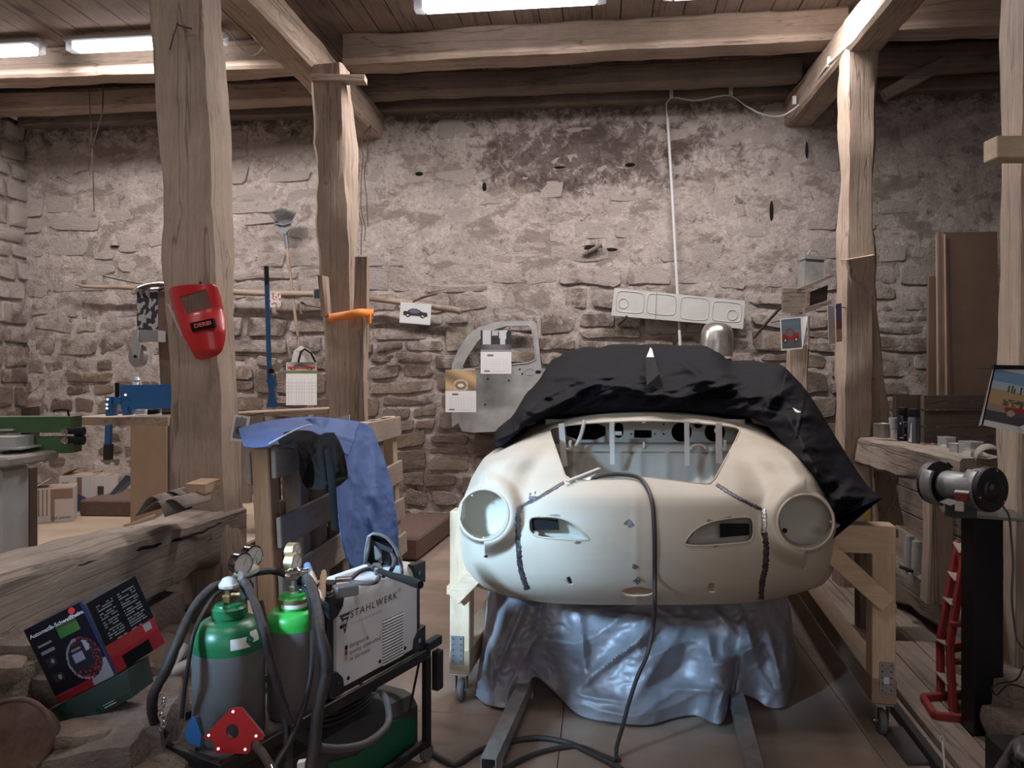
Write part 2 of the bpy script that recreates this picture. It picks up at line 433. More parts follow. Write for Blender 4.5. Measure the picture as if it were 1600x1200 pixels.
def cover(x, z):   # how far plaster covers the stones
    c = sst(1.95, 2.8, z+.25*fbm((x, z, 0), .9, 5)+(.25 if x > 1.6 else 0))
    c *= .35+.65*sst(-3.6, -1.8, x)
    return c
def mortar_y(x, z):
    c = cover(x, z)
    return WY+.024-.034*c-.020*sst(-3.2, -4.2, x)*(1-c)+.030*fbm((x, z, 1), 1.6, 2)+.026*fbm((x, z, 3), 5, 4)-.016*abs(nz((x, z, 0), 11, 8))
wall = thing('wall_back', None, None, (0, WY, 0)); struct(wall)
mb = MB(); step = .03; nx = int((XR-XL)/step); nzn = int((WTOP+.05)/step)
mb.grid([[(XL+i*step, mortar_y(XL+i*step, j*step), j*step-.02) for i in range(nx+1)] for j in range(nzn+1)])
mb.build('mortar', MORTAR, wall, smooth=80)
mb = MB(); mb.box(((XL+XR)/2, WY+.3, WTOP/2), (XR-XL+.6, .4, WTOP)); mb.build('wall_core', mat('rubble_core', (.06, .05, .045), .95), wall)
def wobble(x, z): return .05*nz((x, z, 0), .55, 3)+.015*nz((x, z, 0), 2.2, 6)
random.seed(21); stones = []
def warp(x, z):
    return (x+.050*nz((x, z, 0), 1.1, 13)+.022*nz((x, z, 0), 3.4, 15)+.008*nz((x, z, 0), 9, 19), z+.055*nz((x, z, 0), .8, 3)+.024*nz((x, z, 0), 2.9, 6)+.008*nz((x, z, 0), 9, 7))
z = -.1
while z < WTOP-.05:
    band = random.uniform(.26, .46); x = XL-.2
    while x < XR+.1:
        wd = random.uniform(.24, .72)
        cuts_ = [0, 1]; k = random.random()
        n_ = 1 if (k < .16 and band < .34) else (2 if k < .75 or band < .33 else 3)
        hs = [random.uniform(.55, 1.3) for _ in range(n_)]; t = sum(hs); zz = z
        for h_ in hs:
            hh = band*h_/t; xx = x; xe = x+wd
            m_ = max(1, int(round(wd/random.uniform(.26, .50)))) if hh > .1 else 1
            ws = [random.uniform(.6, 1.4) for _ in range(m_)]; tw = sum(ws)
            for w_ in ws:
                ww = wd*w_/tw
                if zz+hh < WTOP-.02 and zz+hh/2 > .0: stones.append((xx+ww/2, zz+hh/2, ww, hh, random.random(), 0))
                xx += ww
            zz += hh
        x += wd
    z += band
def tone_attr(o, vals_per_vert):
    a = o.data.attributes.new('tone', 'FLOAT', 'POINT'); a.data.foreach_set('value', vals_per_vert)
def stone_score(s): 
    k = Vector((s[0], WY, 0)); xc = k.dot(RGT); dd = k.dot(FWD); px = 800+CF*xc/dd; py = HZ-CF*(s[1]-CAMZ)/dd
    inv = -20 < px < 1620 and 150 < py < 860
    if inv and 800 < px < 1330 and py > 660: inv = False
    return (1 if inv else 0)*(s[2]*s[3])/(1+2.2*cover(s[0], s[1]))
order = sorted(stones, key=stone_score, reverse=True)
Rw = Matrix.Rotation(R(90), 4, 'X')
def place_stone(mb, s, depth=.12):
    cx_, cz_, w_, h_, t_, r_ = s; sd = hash((round(cx_, 3), round(cz_, 3))); rs = random.Random(sd); g = rs.uniform(.006, .020)
    v, f = stone_mb(w_-g, h_-g, depth, sd, rnd=rs.uniform(.3, 1.5)); y0 = WY+rs.uniform(-.016, .014); vs = []
    for x, y, d in v:
        X, Z = warp(cx_+x, cz_+y); vs.append((X, y0-d, Z))
    mb.add(vs, f); return len(v)
for s in order[:298]:
    mb = MB(); n = place_stone(mb, s); o = mb.build('stone', STONE, wall, smooth=18); tone_attr(o, [s[4]]*len(o.data.vertices))
mb = MB(); tn = []
for s in order[298:]:
    n = place_stone(mb, s); tn += [s[4]]*n
o = mb.build('small_stones', STONE, wall, smooth=18); o['kind'] = 'stuff'
tone_attr(o, (tn+[.5]*len(o.data.vertices))[:len(o.data.vertices)])
# loose stone lumps and a black hole with a root of wood in the wall
mb = MB(); c_ = PY(925, 388, WY-.03)
mb.sphere(PY(922, 390, WY-.0), .085, 8, (1.6, .25, .5)); mb.sphere(PY(950, 390, WY-.0), .04, 8, (2.2, .25, .4)); mb.build('hole', mat('hole_black', (.004, .004, .004), 1), wall, smooth=60)
mb = MB(); mb.tube(cpath([PY(912, 398, WY-.02), PY(925, 391, WY-.06), PY(940, 382, WY-.08)], 6), .02, 8); mb.build('wood_root', OAKD('x'), wall, smooth=60)
for (a, b, c, e) in ((655, 272, .04, .02), (985, 258, .05, .02), (875, 262, .06, .012), (1205, 330, .018, .10), (552, 242, .05, .03), (1260, 235, .01, .08), (757, 292, .02, .04), (180, 385, .05, .01), (935, 598, .05, .02)):
    mb = MB(); mb.sphere(PY(a, b, WY-.005), 1, 7, (c, .035, e)); mb.build('hole', mat('hole_black', (0, 0, 0)), wall, smooth=60)
# left, right, front walls
for nm, X, sg in (('wall_left', XL, 1), ('wall_right', XR, -1)):
    wl = thing(nm, None, None, (X, 3, 0)); struct(wl)
    mb = MB(); n1 = 60
    mb.grid([[(X+sg*(.02+.03*fbm((X, y, z), 2, 3)), y, z) for y in [(-3+i*10/n1) for i in (range(n1+1) if sg < 0 else range(n1, -1, -1))]] for z in [j*.1 for j in range(40)]])
    mb.build('mortar', MORTAR, wl, smooth=80)
    mb = MB(); mb.box((X-sg*.25, 2, 1.95), (.4, 10.2, 3.9)); mb.build('wall_core', mat('rubble_core', (0, 0, 0)), wl)
    if sg > 0:
        random.seed(5); z = .3
        while z < 3.7:
            h = random.uniform(.14, .26); y = 5.0
            while y < 6.9:
                L = random.uniform(.2, .5); M = Matrix.Translation((X+.055, y+L/2, z+h/2)) @ Matrix.Rotation(R(90), 4, 'Z') @ Rw
                v, f = stone_mb(L-.02, h-.02, .1, random.random(), rnd=.4); mb = MB(); mb.add(v, f, M); o = mb.build('stone', STONE, wl, smooth=50)
                tone_attr(o, [random.random()]*len(o.data.vertices)); y += L
            z += h
wf = MB(); wf.box(((XL+XR)/2, -3.1, 1.95), (XR-XL+.6, .2, 3.9)); struct(wf.build('wall_front', MORTAR))
# ceiling of boards running away from the camera
cei = thing('ceiling', None, None, (0, 2, 4.1)); struct(cei); random.seed(9)
CP = wood('ceiling_board', (.20, .145, .115), (.33, .255, .21), 'y'); x = XL-.2
while x < XR+.2:
    wd = random.uniform(.17, .26); mb = MB(); mb.box((x+wd/2, 2, 4.10+random.uniform(-.003, .003)), (wd-.006, 10.4, .03), ch=.004); mb.build('plank', CP, cei); x += wd
mb = MB(); mb.box(((XL+XR)/2, 2, 4.16), (XR-XL+.8, 10.6, .06)); mb.build('ceiling_backing', OAKD('y'), cei)
# roof beams
def beam(label, p0, p1, w_, h_, m, seed, name='ceiling_beam', cat='beam', **k):
    mb = MB(); timber(mb, p0, p1, w_, h_, seed=seed, **k); return tag(mb.build(name, m, smooth=35), label, cat)
BX = OAK('x'); BY = OAK('y'); BZ = OAK('z')
beam('left long ceiling beam running from the front to the back stone wall', (-2.06, -2.8, 3.73), (-2.12, 7.0, 3.73), .23, .25, BY, 1, amp=.014)
beam('right long ceiling beam with white cable clips running to the back wall', (1.88, -2.8, 3.73), (1.70, 7.0, 3.73), .22, .25, BY, 2, amp=.014)
tie = [('light cross beam spanning the middle bay above the car', (-1.98, 5.86, 3.97), (1.75, 5.84, 3.97), 3),
       ('light cross beam in the left bay just behind the lit tube', (-5.6, 5.78, 3.96), (-2.3, 5.86, 3.96), 4),
       ('dark cross beam in the right bay nearest the right post', (1.9, 5.7, 3.96), (4.6, 5.75, 3.96), 5)]
for lb, a, b, sd in tie: beam(lb, a, b, .25, .235, BX, sd, amp=.012)
D2 = OAKD('x')
beam('second cross beam of the left bay, pale front edge', (-5.6, 6.52, 3.93), (-2.3, 6.55, 3.93), .2, .16, OAK('x'), 6)
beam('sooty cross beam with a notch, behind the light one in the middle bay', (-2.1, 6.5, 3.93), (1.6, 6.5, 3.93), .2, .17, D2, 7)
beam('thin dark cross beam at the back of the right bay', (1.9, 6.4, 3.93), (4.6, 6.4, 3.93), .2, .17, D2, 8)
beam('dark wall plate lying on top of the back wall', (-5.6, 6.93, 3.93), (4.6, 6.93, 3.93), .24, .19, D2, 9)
beam('slanting dark brace under the ceiling of the right bay', PY(1380, 150, 6.3), PY(1475, 98, 6.3), .06, .08, D2, 10, name='brace')
mb = MB(); mb.beam(P(488, 124, 5.35), P(572, 125, 5.35), .09, .045); tag(mb.build('wood_cleat', BX), 'short wooden peg sticking out beside the top of the second post', 'peg')
# posts
def post(label, p0, p1, w_, h_, seed, **k):
    k.setdefault('up', (0, 1, 0))
    return beam(label, p0, p1, w_, h_, BZ, seed, name='timber_post', cat='post', **k)
b0 = PZ(340, 1014, 0); t0 = Vector((P(292, -35, 4.1).x, P(292, -35, 4.1).y, 3.62))
post('massive leaning timber post at left holding the red welding mask', b0, t0, .27, .26, 21, amp=.016)
b0 = PZ(556, 905, 0); t0 = P(517, 120, 5.45); t0.z = 3.62
post('second timber post, behind the blue jacket, with an orange strap', b0, t0, .23, .21, 22, amp=.02)
p = P(1341, 86, 5.2); q = P(1330, 905, 5.2); q.z = 0; p.z = 3.62
post('right timber post standing under the right ceiling beam', q, p, .2, .2, 23, amp=.016)
post('leaning timber brace strapped to the foot of the right post', PZ(1395, 900, 0)+Vector((0, -.03, 0)), P(1336, 402, 5.12), .17, .13, 24, amp=.02)
post('timber post at the right picture edge behind the picture calendar', PZ(1592, 1130, 0), P(1612, -120, 3.2).xy.to_3d()+Vector((0, 0, 3.62)), .13, .2, 25, amp=.012)
o = MB(); o.beam(P(1547, 234, 3.0), P(1680, 234, 3.0), .09, .085, ch=.004); tag(o.build('wood_block', wood('raw_pine', (.55, .42, .29), (.78, .64, .47), 'x', crack=False)), 'raw pale wooden block nailed across the post at the right edge', 'wood block')
post('grey split plank standing behind the orange strap of the second post', PZ(556, 925, 0), P(566, 402, 5.2), .09, .05, 26, amp=.01)
post('short grey board wedged at the left of the second post', P(510, 495, 5.25), P(505, 432, 5.25), .035, .12, 27, amp=.004)
post('broad grey timber strapped to the second post at its lower half', PZ(556, 935, 0)+Vector((.04, -.05, 0)), P(558, 495, 5.12), .12, .07, 28, amp=.012)
post('short timber post below the hanging picture of a red car', P(1240, 900, 5.9).xy.to_3d(), P(1244, 540, 5.9), .15, .13, 29)
# orange strap
mb = MB(); c_ = P(546, 497, 5.32); 
loop = [P(515, 497, 5.12), P(515, 495, 5.4), P(577, 488, 5.45), P(578, 490, 5.1), P(562, 489, 5.0), P(540, 493, 5.0)]
st = []
for q in cpath(loop+[loop[0]], 30): st.append([q+Vector((0, 0, -.028)), q+Vector((0, 0, .028))])
mb.grid(st); ob = tag(mb.build('orange_strap', mat('orange_webbing', (.95, .27, .05), .6), smooth=60, solid=.004), 'orange ratchet strap wound round the second post', 'strap')
mb = MB(); mb.box(P(577, 498, 5.08), (.02, .03, .07)); mb.build('buckle', mat('orange_webbing', (0, 0, 0)), ob)
# low rails and sills
def rail(label, a, b, w_, h_, seed, m=None, **k): return beam(label, a, b, w_, h_, m or wood('rail_oak', (.21, .17, .145), (.40, .33, .275), 'y'), seed, name='timber_rail', cat='rail', **k)
L0 = PX(345, 829, -2.06); L1 = PX(0, 950, -2.02); dd = (L1-L0); 
rail('heavy cracked timber rail running from the left picture edge to the big post', L0-dd*.02, L1+dd*.55, .27, .285, 31, amp=.022)
R0 = PX(1372, 703, 1.80); R1 = PX(1475, 728, 1.80); dd = R1-R0
rail('thick timber rail at right carrying the spray cans and clear boxes', R0-dd*.05, R0+dd*1.45, .24, .17, 32, amp=.02)
rail('low timber sill running beside the floor behind the red ladder', Vector((1.86, 6.4, .2)), Vector((1.93, 1.5, .2)), .2, .24, 33, amp=.03)
mb = MB(); timber(mb, P(1462, 940, 4.1), P(1466, 758, 4.1), .12, .11, up=(0, 1, 0), seed=34, amp=.01); tag(mb.build('timber_stub', BZ, smooth=35), 'short pale timber upright below the right rail', 'post')
mb = MB(); timber(mb, PX(1560, 960, 1.95), PX(1440, 860, 1.95)+Vector((0, .3, 0)), .1, .2, seed=36, amp=.02); tag(mb.build('timber_rail', BY, smooth=35), 'lower mid timber behind the black grinder stand', 'rail')
# board partition below right rail
for k in range(5):
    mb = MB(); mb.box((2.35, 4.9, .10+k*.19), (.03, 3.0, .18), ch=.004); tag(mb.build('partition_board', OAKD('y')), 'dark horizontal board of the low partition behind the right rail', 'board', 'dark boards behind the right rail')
# fluorescent fittings
for i, (x, y, z_, L, pw) in enumerate(TUBES):
    lb = ['middle bay lit tube fitting, left of the two at the top edge', 'middle bay lit tube fitting, right of the two at the top edge', 'lit tube fitting crossed by the big left post', 'lit tube fitting cut off by the left picture edge'][i] if i < 4 else 'lit tube fitting on the near ceiling, outside the picture'
    t = thing('tube_lamp', lb, 'lamp', (x, y, z_), 0, 'fluorescent tube fittings')
    mb = MB(); mb.box((x, y, z_+.055), (L+.02, .115, .04), ch=.01); mb.build('housing', mat('lamp_grey', (.45, .46, .47), .5, var=.03), t)
    mb = MB(); mb.box((x, y, z_+.005), (L-.12, .1, .07), ch=.02); mb.build('diffuser', emit('lamp_glow', (1, .97, .98), 5.5), t)
    for sg in (-1, 1):
        mb = MB(); mb.prism([(0, -.05), (0, .05), (.06, .035), (.06, -.035)], .06, Matrix.Translation((x+sg*(L/2-.06), y, z_-.025)) @ Matrix.Rotation(0 if sg > 0 else math.pi, 4, 'Z')); mb.build('end_cap', mat('cap_clear', (.75, .78, .8), .2, alpha=.55), t)
# ------------------------------------------------------------------ the car body shell
PHI = math.atan(210/1200); CD0 = 3.1; CROT = -(PHI-YAW)
CAX = Vector((math.sin(PHI-YAW), math.cos(PHI-YAW), 0)); CM = Matrix.Translation(CAX*CD0) @ Matrix.Rotation(CROT, 4, 'Z')
KC = .92   # the shell's own scale of distance
def CL(px, py, D): return CLr(px, py, D*KC)
def CLr(px, py, D):   # image pixel at distance D along the car's own axis -> car-local point
    al = math.atan((px-800)/CF)-PHI; x = D*math.tan(al); d = D*math.cos(PHI)-x*math.sin(PHI)
    return Vector((x, D-CD0, CAMZ-(py-HZ)/CF*d))
def CZ(px, py, z):   # same, at height z
    d = (CAMZ-z)*CF/(py-HZ); al = math.atan((px-800)/CF)-PHI; D = d/(math.cos(PHI)-math.tan(al)*math.sin(PHI)); return CLr(px, py, D)
def CW(px, py, D): return CM @ CL(px, py, D)
CREAM = None
def cream_material():
    m, nt, b = _nt('cream_primer'); v = _vec(nt)
    c = _ramp(nt, _noise(nt, v, 2.6, 5, .6), [(.3, (.53, .465, .375)), (.7, (.61, .55, .465))])
    c = _mix(nt, c, _ramp(nt, _noise(nt, v, 3.3, 6, .7, .5), [(.30, (.86, .86, .88)), (.5, (1, 1, 1))]), .5, 'MULTIPLY')
    c = _mix(nt, c, (.46, .41, .36), _ramp(nt, _noise(nt, v, 14, 8, .75), [(.66, (0, 0, 0)), (.80, (.6, .6, .6))]))
    nt.links.new(c, b.inputs['Base Color']); b.inputs['Roughness'].default_value = .5; b.inputs['Specular IOR Level'].default_value = .3
    _bump(nt, b, _noise(nt, v, 5, 3), .05, .01); return m
CREAM = cream_material()
GREYP = mat('grey_primer', (.42, .41, .40), .5, var=.12, scale=5, bump=.05)
car = thing('car', 'cream bare car body shell without lamps or bonnet lid, on a wooden dolly', 'car', CAX*CD0, CROT)
YR = [641, 650, 665, 680, 700, 720, 745, 757, 780, 810, 850, 890, 915, 930, 945]
DC = [4.42, 4.28, 4.12, 3.95, 3.74, 3.55, 3.34, 3.26, 3.165, 3.11, 3.10, 3.13, 3.18, 3.25, 3.36]
WD = [190, 196, 206, 219, 241, 262, 279, 284, 293, 298, 301, 296, 286, 272, 236]
OC = [0, .3, .5, .65, .78, .88, .95, 1.0]
OF = {641: [0, .01, .02, .03, .06, .10, .16, .30], 665: [0, .01, .02, .03, .03, .05, .12, .30], 700: [0, .0, .0, -.01, -.07, -.08, .03, .30],
      745: [0, .02, .06, .13, .06, .05, .15, .45], 780: [0, .01, .05, .13, .12, .12, .24, .52], 810: [0, .01, .05, .12, .16, .19, .30, .55],
      850: [0, .01, .045, .10, .17, .23, .34, .58], 890: [0, .01, .045, .11, .19, .27, .38, .58], 945: [0, .01, .05, .13, .24, .33, .42, .56]}
OK_ = sorted(OF)
def bend(t, s):
    yc = 641+304*t
    if yc < 720: return 25*s*s*(720-yc)/79
    if yc > 880: return -17*s**4*(yc-880)/65
    return 0
def surfD(yc, s):
    a = abs(s); col = [catmull(OC, OF[k], a) for k in OK_]
    return catmull(YR, DC, yc)+catmull(OK_, col, yc)
LAMPC = ((756, 804, 39, 40, -1), (1258.5, 816, 44, 43, 1))
def lampD(px, py, D):
    for cx_, cy_, rx, ry, sg in LAMPC:
        r = math.hypot((px-cx_)/rx, (py-cy_)/ry)
        if r < 1.75:
            pl = 3.235+.0014*sg*(px-cx_)-.0014*(py-cy_); k = 1-sst(1.03, 1.75 if (px-cx_)*sg < 0 else 1.16, r); D = D+(pl-D)*k
    return D
def halfw(yc, s): return catmull(YR, WD, yc)*(.965 if s < 0 else 1.0)
CXC = 1007
def surf_at(px, py):   # depth of the body surface behind a pixel
    yc = py
    for _ in range(6):
        s = max(-1, min(1, (px-CXC)/halfw(yc, px-CXC))); yc = py-bend((yc-641)/304, s)
    yc = min(945, max(641, yc))
    return lampD(px, py, surfD(yc, s))-.006*math.exp(-((px-994)/6)**2)*sst(740, 760, py)
def poly_sdf(poly):
    A = np.array(poly, float); B = np.roll(A, -1, 0)
    def f(x, y):
        d = 1e18; ins = False
        for (x0, y0), (x1, y1) in zip(A, B):
            ex, ey = x1-x0, y1-y0; wx, wy = x-x0, y-y0; t = max(0, min(1, (wx*ex+wy*ey)/(ex*ex+ey*ey+1e-9)))
            d = min(d, (wx-ex*t)**2+(wy-ey*t)**2)
            if (y0 > y) != (y1 > y) and x < ex*(y-y0)/(y1-y0)+x0: ins = not ins
        return -math.sqrt(d) if ins else math.sqrt(d)
    bb = (A[:, 0].min()-6, A[:, 0].max()+6, A[:, 1].min()-6, A[:, 1].max()+6)
    return lambda x, y: f(x, y) if bb[0] < x < bb[1] and bb[2] < y < bb[3] else 6.0
def smooth_poly(p, k=3):
    for _ in range(k):
        q = []
        for i in range(len(p)):
            a, b = p[i], p[(i+1) % len(p)]; q += [(a[0]*.75+b[0]*.25, a[1]*.75+b[1]*.25), (a[0]*.25+b[0]*.75, a[1]*.25+b[1]*.75)]
        p = q
    return p
def ell(cx, cy, rx, ry, n=40): return [(cx+rx*math.cos(2*math.pi*i/n), cy+ry*math.sin(2*math.pi*i/n)) for i in range(n)]
HOOD = [(886, 753), (930, 751), (985, 746), (1003, 745), (1060, 752), (1100, 757), (1113, 756), (1130, 725), (1156, 676), (1155, 669), (1130, 665), (1070, 659), (1004, 657), (935, 660), (880, 665), (860, 669), (859, 675), (872, 712)]
LAMPL, LAMPR = ell(756, 804, 38, 39), ell(1258.5, 816, 43, 42)
GRR = smooth_poly([(1070, 852), (1071, 844), (1084, 828), (1106, 816), (1135, 810), (1168, 807), (1177, 812), (1178, 836), (1172, 847), (1140, 850), (1100, 853)], 1)
GRL = smooth_poly([(826, 820), (828, 810), (836, 807), (868, 807), (890, 814), (908, 828), (921, 842), (921, 844), (880, 843), (840, 839), (828, 832)], 1)
cuts = [poly_sdf(smooth_poly(HOOD, 1)), poly_sdf(LAMPL), poly_sdf(LAMPR), poly_sdf(GRR), poly_sdf(GRL), poly_sdf([(885, 902), (891, 901), (895, 913), (889, 915)]),
        poly_sdf([(1107, 926), (1107, 914), (1112, 910), (1117, 914), (1117, 926)]), poly_sdf(ell(996, 925, 25, 6.5, 24)), poly_sdf(ell(1256, 887, 4, 3, 10)), poly_sdf(ell(759, 870, 3.5, 3, 10)), poly_sdf(ell(914, 646, 1.6, 1.2, 6)), poly_sdf(ell(1055, 643, 1.6, 1.2, 6)), poly_sdf(ell(1257, 873, 1.6, 1, 6)), poly_sdf(ell(878, 741, 1.6, 1.2, 6))]
NS, NT_ = 230, 140
V2 = []; V3 = []; SD = []
for j in range(NT_+1):
    t = j/NT_; yc = 641+304*t
    for i in range(NS+1):
        s = math.sin(math.pi/2*(2*i/NS-1)*.985)/math.sin(math.pi/2*.985)
        px = CXC+s*halfw(yc, s); py = yc+bend(t, s)
        D = lampD(px, py, surfD(yc, s))-.006*math.exp(-((px-994)/6)**2)*sst(740, 760, py)
        V2.append((px, py)); V3.append(CL(px, py, D)); SD.append(min(c(px, py) for c in cuts))
verts = list(V3); faces = []; ecache = {}
def evert(a, b):
    k = (min(a, b), max(a, b))
    if k not in ecache:
        t = SD[a]/(SD[a]-SD[b]); t = min(.999, max(.001, t)); ecache[k] = len(verts); verts.append(V3[a]+(V3[b]-V3[a])*t)
    return ecache[k]
for j in range(NT_):
    for i in range(NS):
        q = [j*(NS+1)+i, (j+1)*(NS+1)+i, (j+1)*(NS+1)+i+1, j*(NS+1)+i+1]
        ins = [SD[k] > 0 for k in q]
        if all(ins): faces.append(q)
        elif any(ins):
            out = []
            for k in range(4):
                a, b = q[k], q[(k+1) % 4]
                if SD[a] > 0: out.append(a)
                if (SD[a] > 0) != (SD[b] > 0): out.append(evert(a, b))
            if len(out) > 2: faces.append(out)
# sides running back from both outlines, and the roll under the nose
def addrow(prev, new):
    for a, b, c, d in zip(prev, prev[1:], new[1:], new): faces.append([a, b, c, d])
for side in (0, NS):
    prev = [j*(NS+1)+side for j in range(NT_+1)]; sg = -1 if side == 0 else 1
    if sg > 0: prev = prev[::-1]
    base = [verts[k].copy() for k in prev]
    for k in range(1, 9):
        new = []
        for q in base:
            yy = q.y+(2.1-q.y)*(k/8)**1.3; arch = max(0, 1-((yy-.85)/.38)**2)
            zz = q.z
            if arch > 0 and zz < .62+.28*arch**.5 and zz < .95: zz = max(zz, min(.93, .55+.36*arch**.5))
            new.append(len(verts)); verts.append(Vector((q.x+sg*(.030*math.sin(min(1, k/4)*1.5)), yy, zz)))
        addrow(prev, new); prev = new
prev = [NT_*(NS+1)+i for i in range(NS+1)]; base = [verts[k].copy() for k in prev]
for k in range(1, 5):
    new = []
    for q in base: new.append(len(verts)); verts.append(Vector((q.x*.99, q.y+.045*k, q.z-.004*k+.006*k*k*.6)))
    addrow(new, prev) if False else addrow(prev, new); prev = new
mb = MB(CM); mb.add(verts, faces); body = mb.build('body_panel', CREAM, car, smooth=60)
md = body.modifiers.new('s', 'SOLIDIFY'); md.thickness = .0045; md.offset = -1
def on(px, py, off=.0): return CL(px, py, surf_at(px, py)-off)
def rim(poly, r, name, m, off=0, n=6, label=None):
    mb = MB(CM); mb.tube([on(x, y, off) for x, y in poly], r, n, closed=True); o = mb.build(name, m, car, smooth=60)
    if label: o['label'] = label
    return o
rim(ell(1258.5, 816, 44.2, 43.2, 48), .0055, 'lamp_ring', CREAM, 0); rim(ell(756, 804, 39, 40, 48), .0055, 'lamp_ring', CREAM, 0)
rim(smooth_poly(GRR, 1), .0035, 'grille_rim', CREAM); rim(smooth_poly(GRL, 1), .0035, 'grille_rim', CREAM)
rim(smooth_poly(HOOD, 1), .004, 'bonnet_channel', CREAM, -.003)
def cup(poly, depth, sc, name, m, n2=5, sx=0, sy=0):
    cx_ = sum(p[0] for p in poly)/len(poly); cy_ = sum(p[1] for p in poly)/len(poly); rings = []
    Dm = max(surf_at(x, y) for x, y in poly)
    for k in range(n2+1):
        f = k/n2; kk = 1-(1-sc)*f**2.2; ring = []
        for x, y in poly:
            D = surf_at(x, y)+.004; D = D+(Dm+depth-D)*f
            ring.append(CL(cx_+(x-cx_)*kk+sx*f, cy_+(y-cy_)*kk+sy*f, D))
        rings.append(ring)
    mb = MB(CM); mb.grid(rings[::-1], wrap=True); n = len(poly); c = len(mb.v)
    inner = rings[-1]; cen = sum(inner, Vector())/n; r1 = [cen+(q-cen)*.5+Vector((0, .012, 0)) for q in inner]
    mb.grid([r1, inner], wrap=True); mb.add(r1+[cen+Vector((0, .016, 0))], [(i, (i+1) % n, n)[::-1] for i in range(n)])
    return mb.build(name, m, car, smooth=50)
CUPM = mat('bucket_paint', (.50, .47, .41), .5, var=.06, bump=.05)
cup(LAMPR, .085, .93, 'lamp_bucket', CUPM, sy=-4); cup(LAMPL, .10, .93, 'lamp_bucket', CUPM, sy=-3)
cup(GRR, .05, .9, 'air_inlet', CUPM); cup(GRL, .05, .9, 'air_inlet', CUPM)
DK = mat('void_black', (.006, .006, .008), .9, var=0, bump=0)
def patch(poly, off, name, m, par=car, thick=.002, D=None):
    mb = MB(CM); n = len(poly)
    pts = [CL(x, y, (D if D else surf_at(x, y)-off)) for x, y in poly]
    mb.add(pts+[p+Vector((0, thick, 0)) for p in pts], [tuple(range(n))[::-1], tuple(range(n, 2*n))]+[(i, (i+1) % n, n+(i+1) % n, n+i) for i in range(n)])
    return mb.build(name, m, par)
DL, DR = surf_at(845, 822), surf_at(1150, 830)
patch([(831, 810), (872, 812), (874, 828), (832, 828)], 0, 'inlet_hole', DK, D=DL+.055); patch([(1125, 818), (1171, 818), (1171, 836), (1125, 840)], 0, 'inlet_hole', DK, D=DR+.065)
mb = MB(CM); mb.tube([CL(838, 834, DL+.0), CL(838, 834, DL+.05)], .009, 12); mb.build('inlet_stub', CUPM, car, smooth=40)
for x, y in ((1226, 829), (1281, 829)): 
    mb = MB(CM); q = CL(x, y, surf_at(1258, 816)+.105 if x > 1230 else surf_at(1258, 816)+.075); mb.lathe([(.006, -.003), (.0095, 0), (.0095, .002)], Matrix.Translation(q) @ Matrix.Rotation(R(90), 4, 'X'), 12); mb.build('bucket_hole', DK if x < 1230 else mat('grommet', (.2, .18, .17)), car)
for x, y in ((738, 774), (727, 832), (738, 838), (756, 840), (770, 766), (785, 835), (1254, 857), (1263, 857), (1298, 815)):
    mb = MB(CM); mb.box(on(x, y, -.006), (.008, .012, .006)); mb.build('lamp_clip', CREAM, car)
# raw weld seams
WELD = mat('weld_metal', (.13, .12, .14), .42, .75, var=.6, scale=40, bump=.8, bscale=120)
WELDB = mat('weld_bright', (.5, .5, .52), .25, .9, var=.4, scale=50, bump=.6, bscale=120)
def seam(pts, w0, m, seed, off=.002):
    P2 = cpath([(*p, 0) for p in pts], 60); rs = random.Random(seed); rows = []
    for k, q in enumerate(P2):
        t = (P2[min(k+1, 60)]-P2[max(k-1, 0)]).normalized(); nrm = Vector((-t.y, t.x, 0)); a = w0*(.75+.5*rs.random()); b = w0*(.75+.5*rs.random())
        rows.append([on(q.x-nrm.x*a, q.y-nrm.y*a, off*.2), on(q.x-nrm.x*a*.35, q.y-nrm.y*a*.35, off+.003*rs.random()), on(q.x+nrm.x*b*.35, q.y+nrm.y*b*.35, off+.003*rs.random()), on(q.x+nrm.x*b, q.y+nrm.y*b, off*.2)])
    mb = MB(CM); mb.grid(rows); return mb.build('weld_seam', m, car, smooth=60, solid=.001)
seam([(881, 754), (858, 768), (836, 781), (813, 791)], 2.6, WELD, 1); seam([(812, 791), (809, 812), (810, 850), (814, 890), (824, 921)], 4.3, WELD, 2)
seam([(1119, 757), (1150, 776), (1190, 796)], 2.8, WELD, 3); seam([(1193, 796), (1194, 815), (1193, 832)], 4.2, WELDB, 4)
seam([(1194, 832), (1197, 850), (1196, 885), (1191, 912), (1189, 937)], 4.4, mat('weld_dark', (.09, .07, .075), .6, .5, var=.6, scale=40, bump=.8), 5)
for x, y, a, b, s_ in ((984, 818, 7, 5, 1), (992, 886, 4, 4, 2), (996, 908, 5, 4, 3), (903, 848, 6, 2, 4), (866, 806, 8, 2, 5), (1118, 853, 4, 2, 6), (1108, 814, 5, 2, 7), (1138, 810, 9, 2.4, 8)):
    rs = random.Random(s_); a, b = a*1.3, b*1.25; poly = [(x+a*rs.uniform(.5, 1.2)*math.cos(2*math.pi*i/11), y+b*rs.uniform(.5, 1.2)*math.sin(2*math.pi*i/11)) for i in range(11)]
    patch(poly, .0022, 'ground_patch', mat('ground_spot', (.20, .19, .20), .4, .5, var=.5, scale=60, bump=.6))
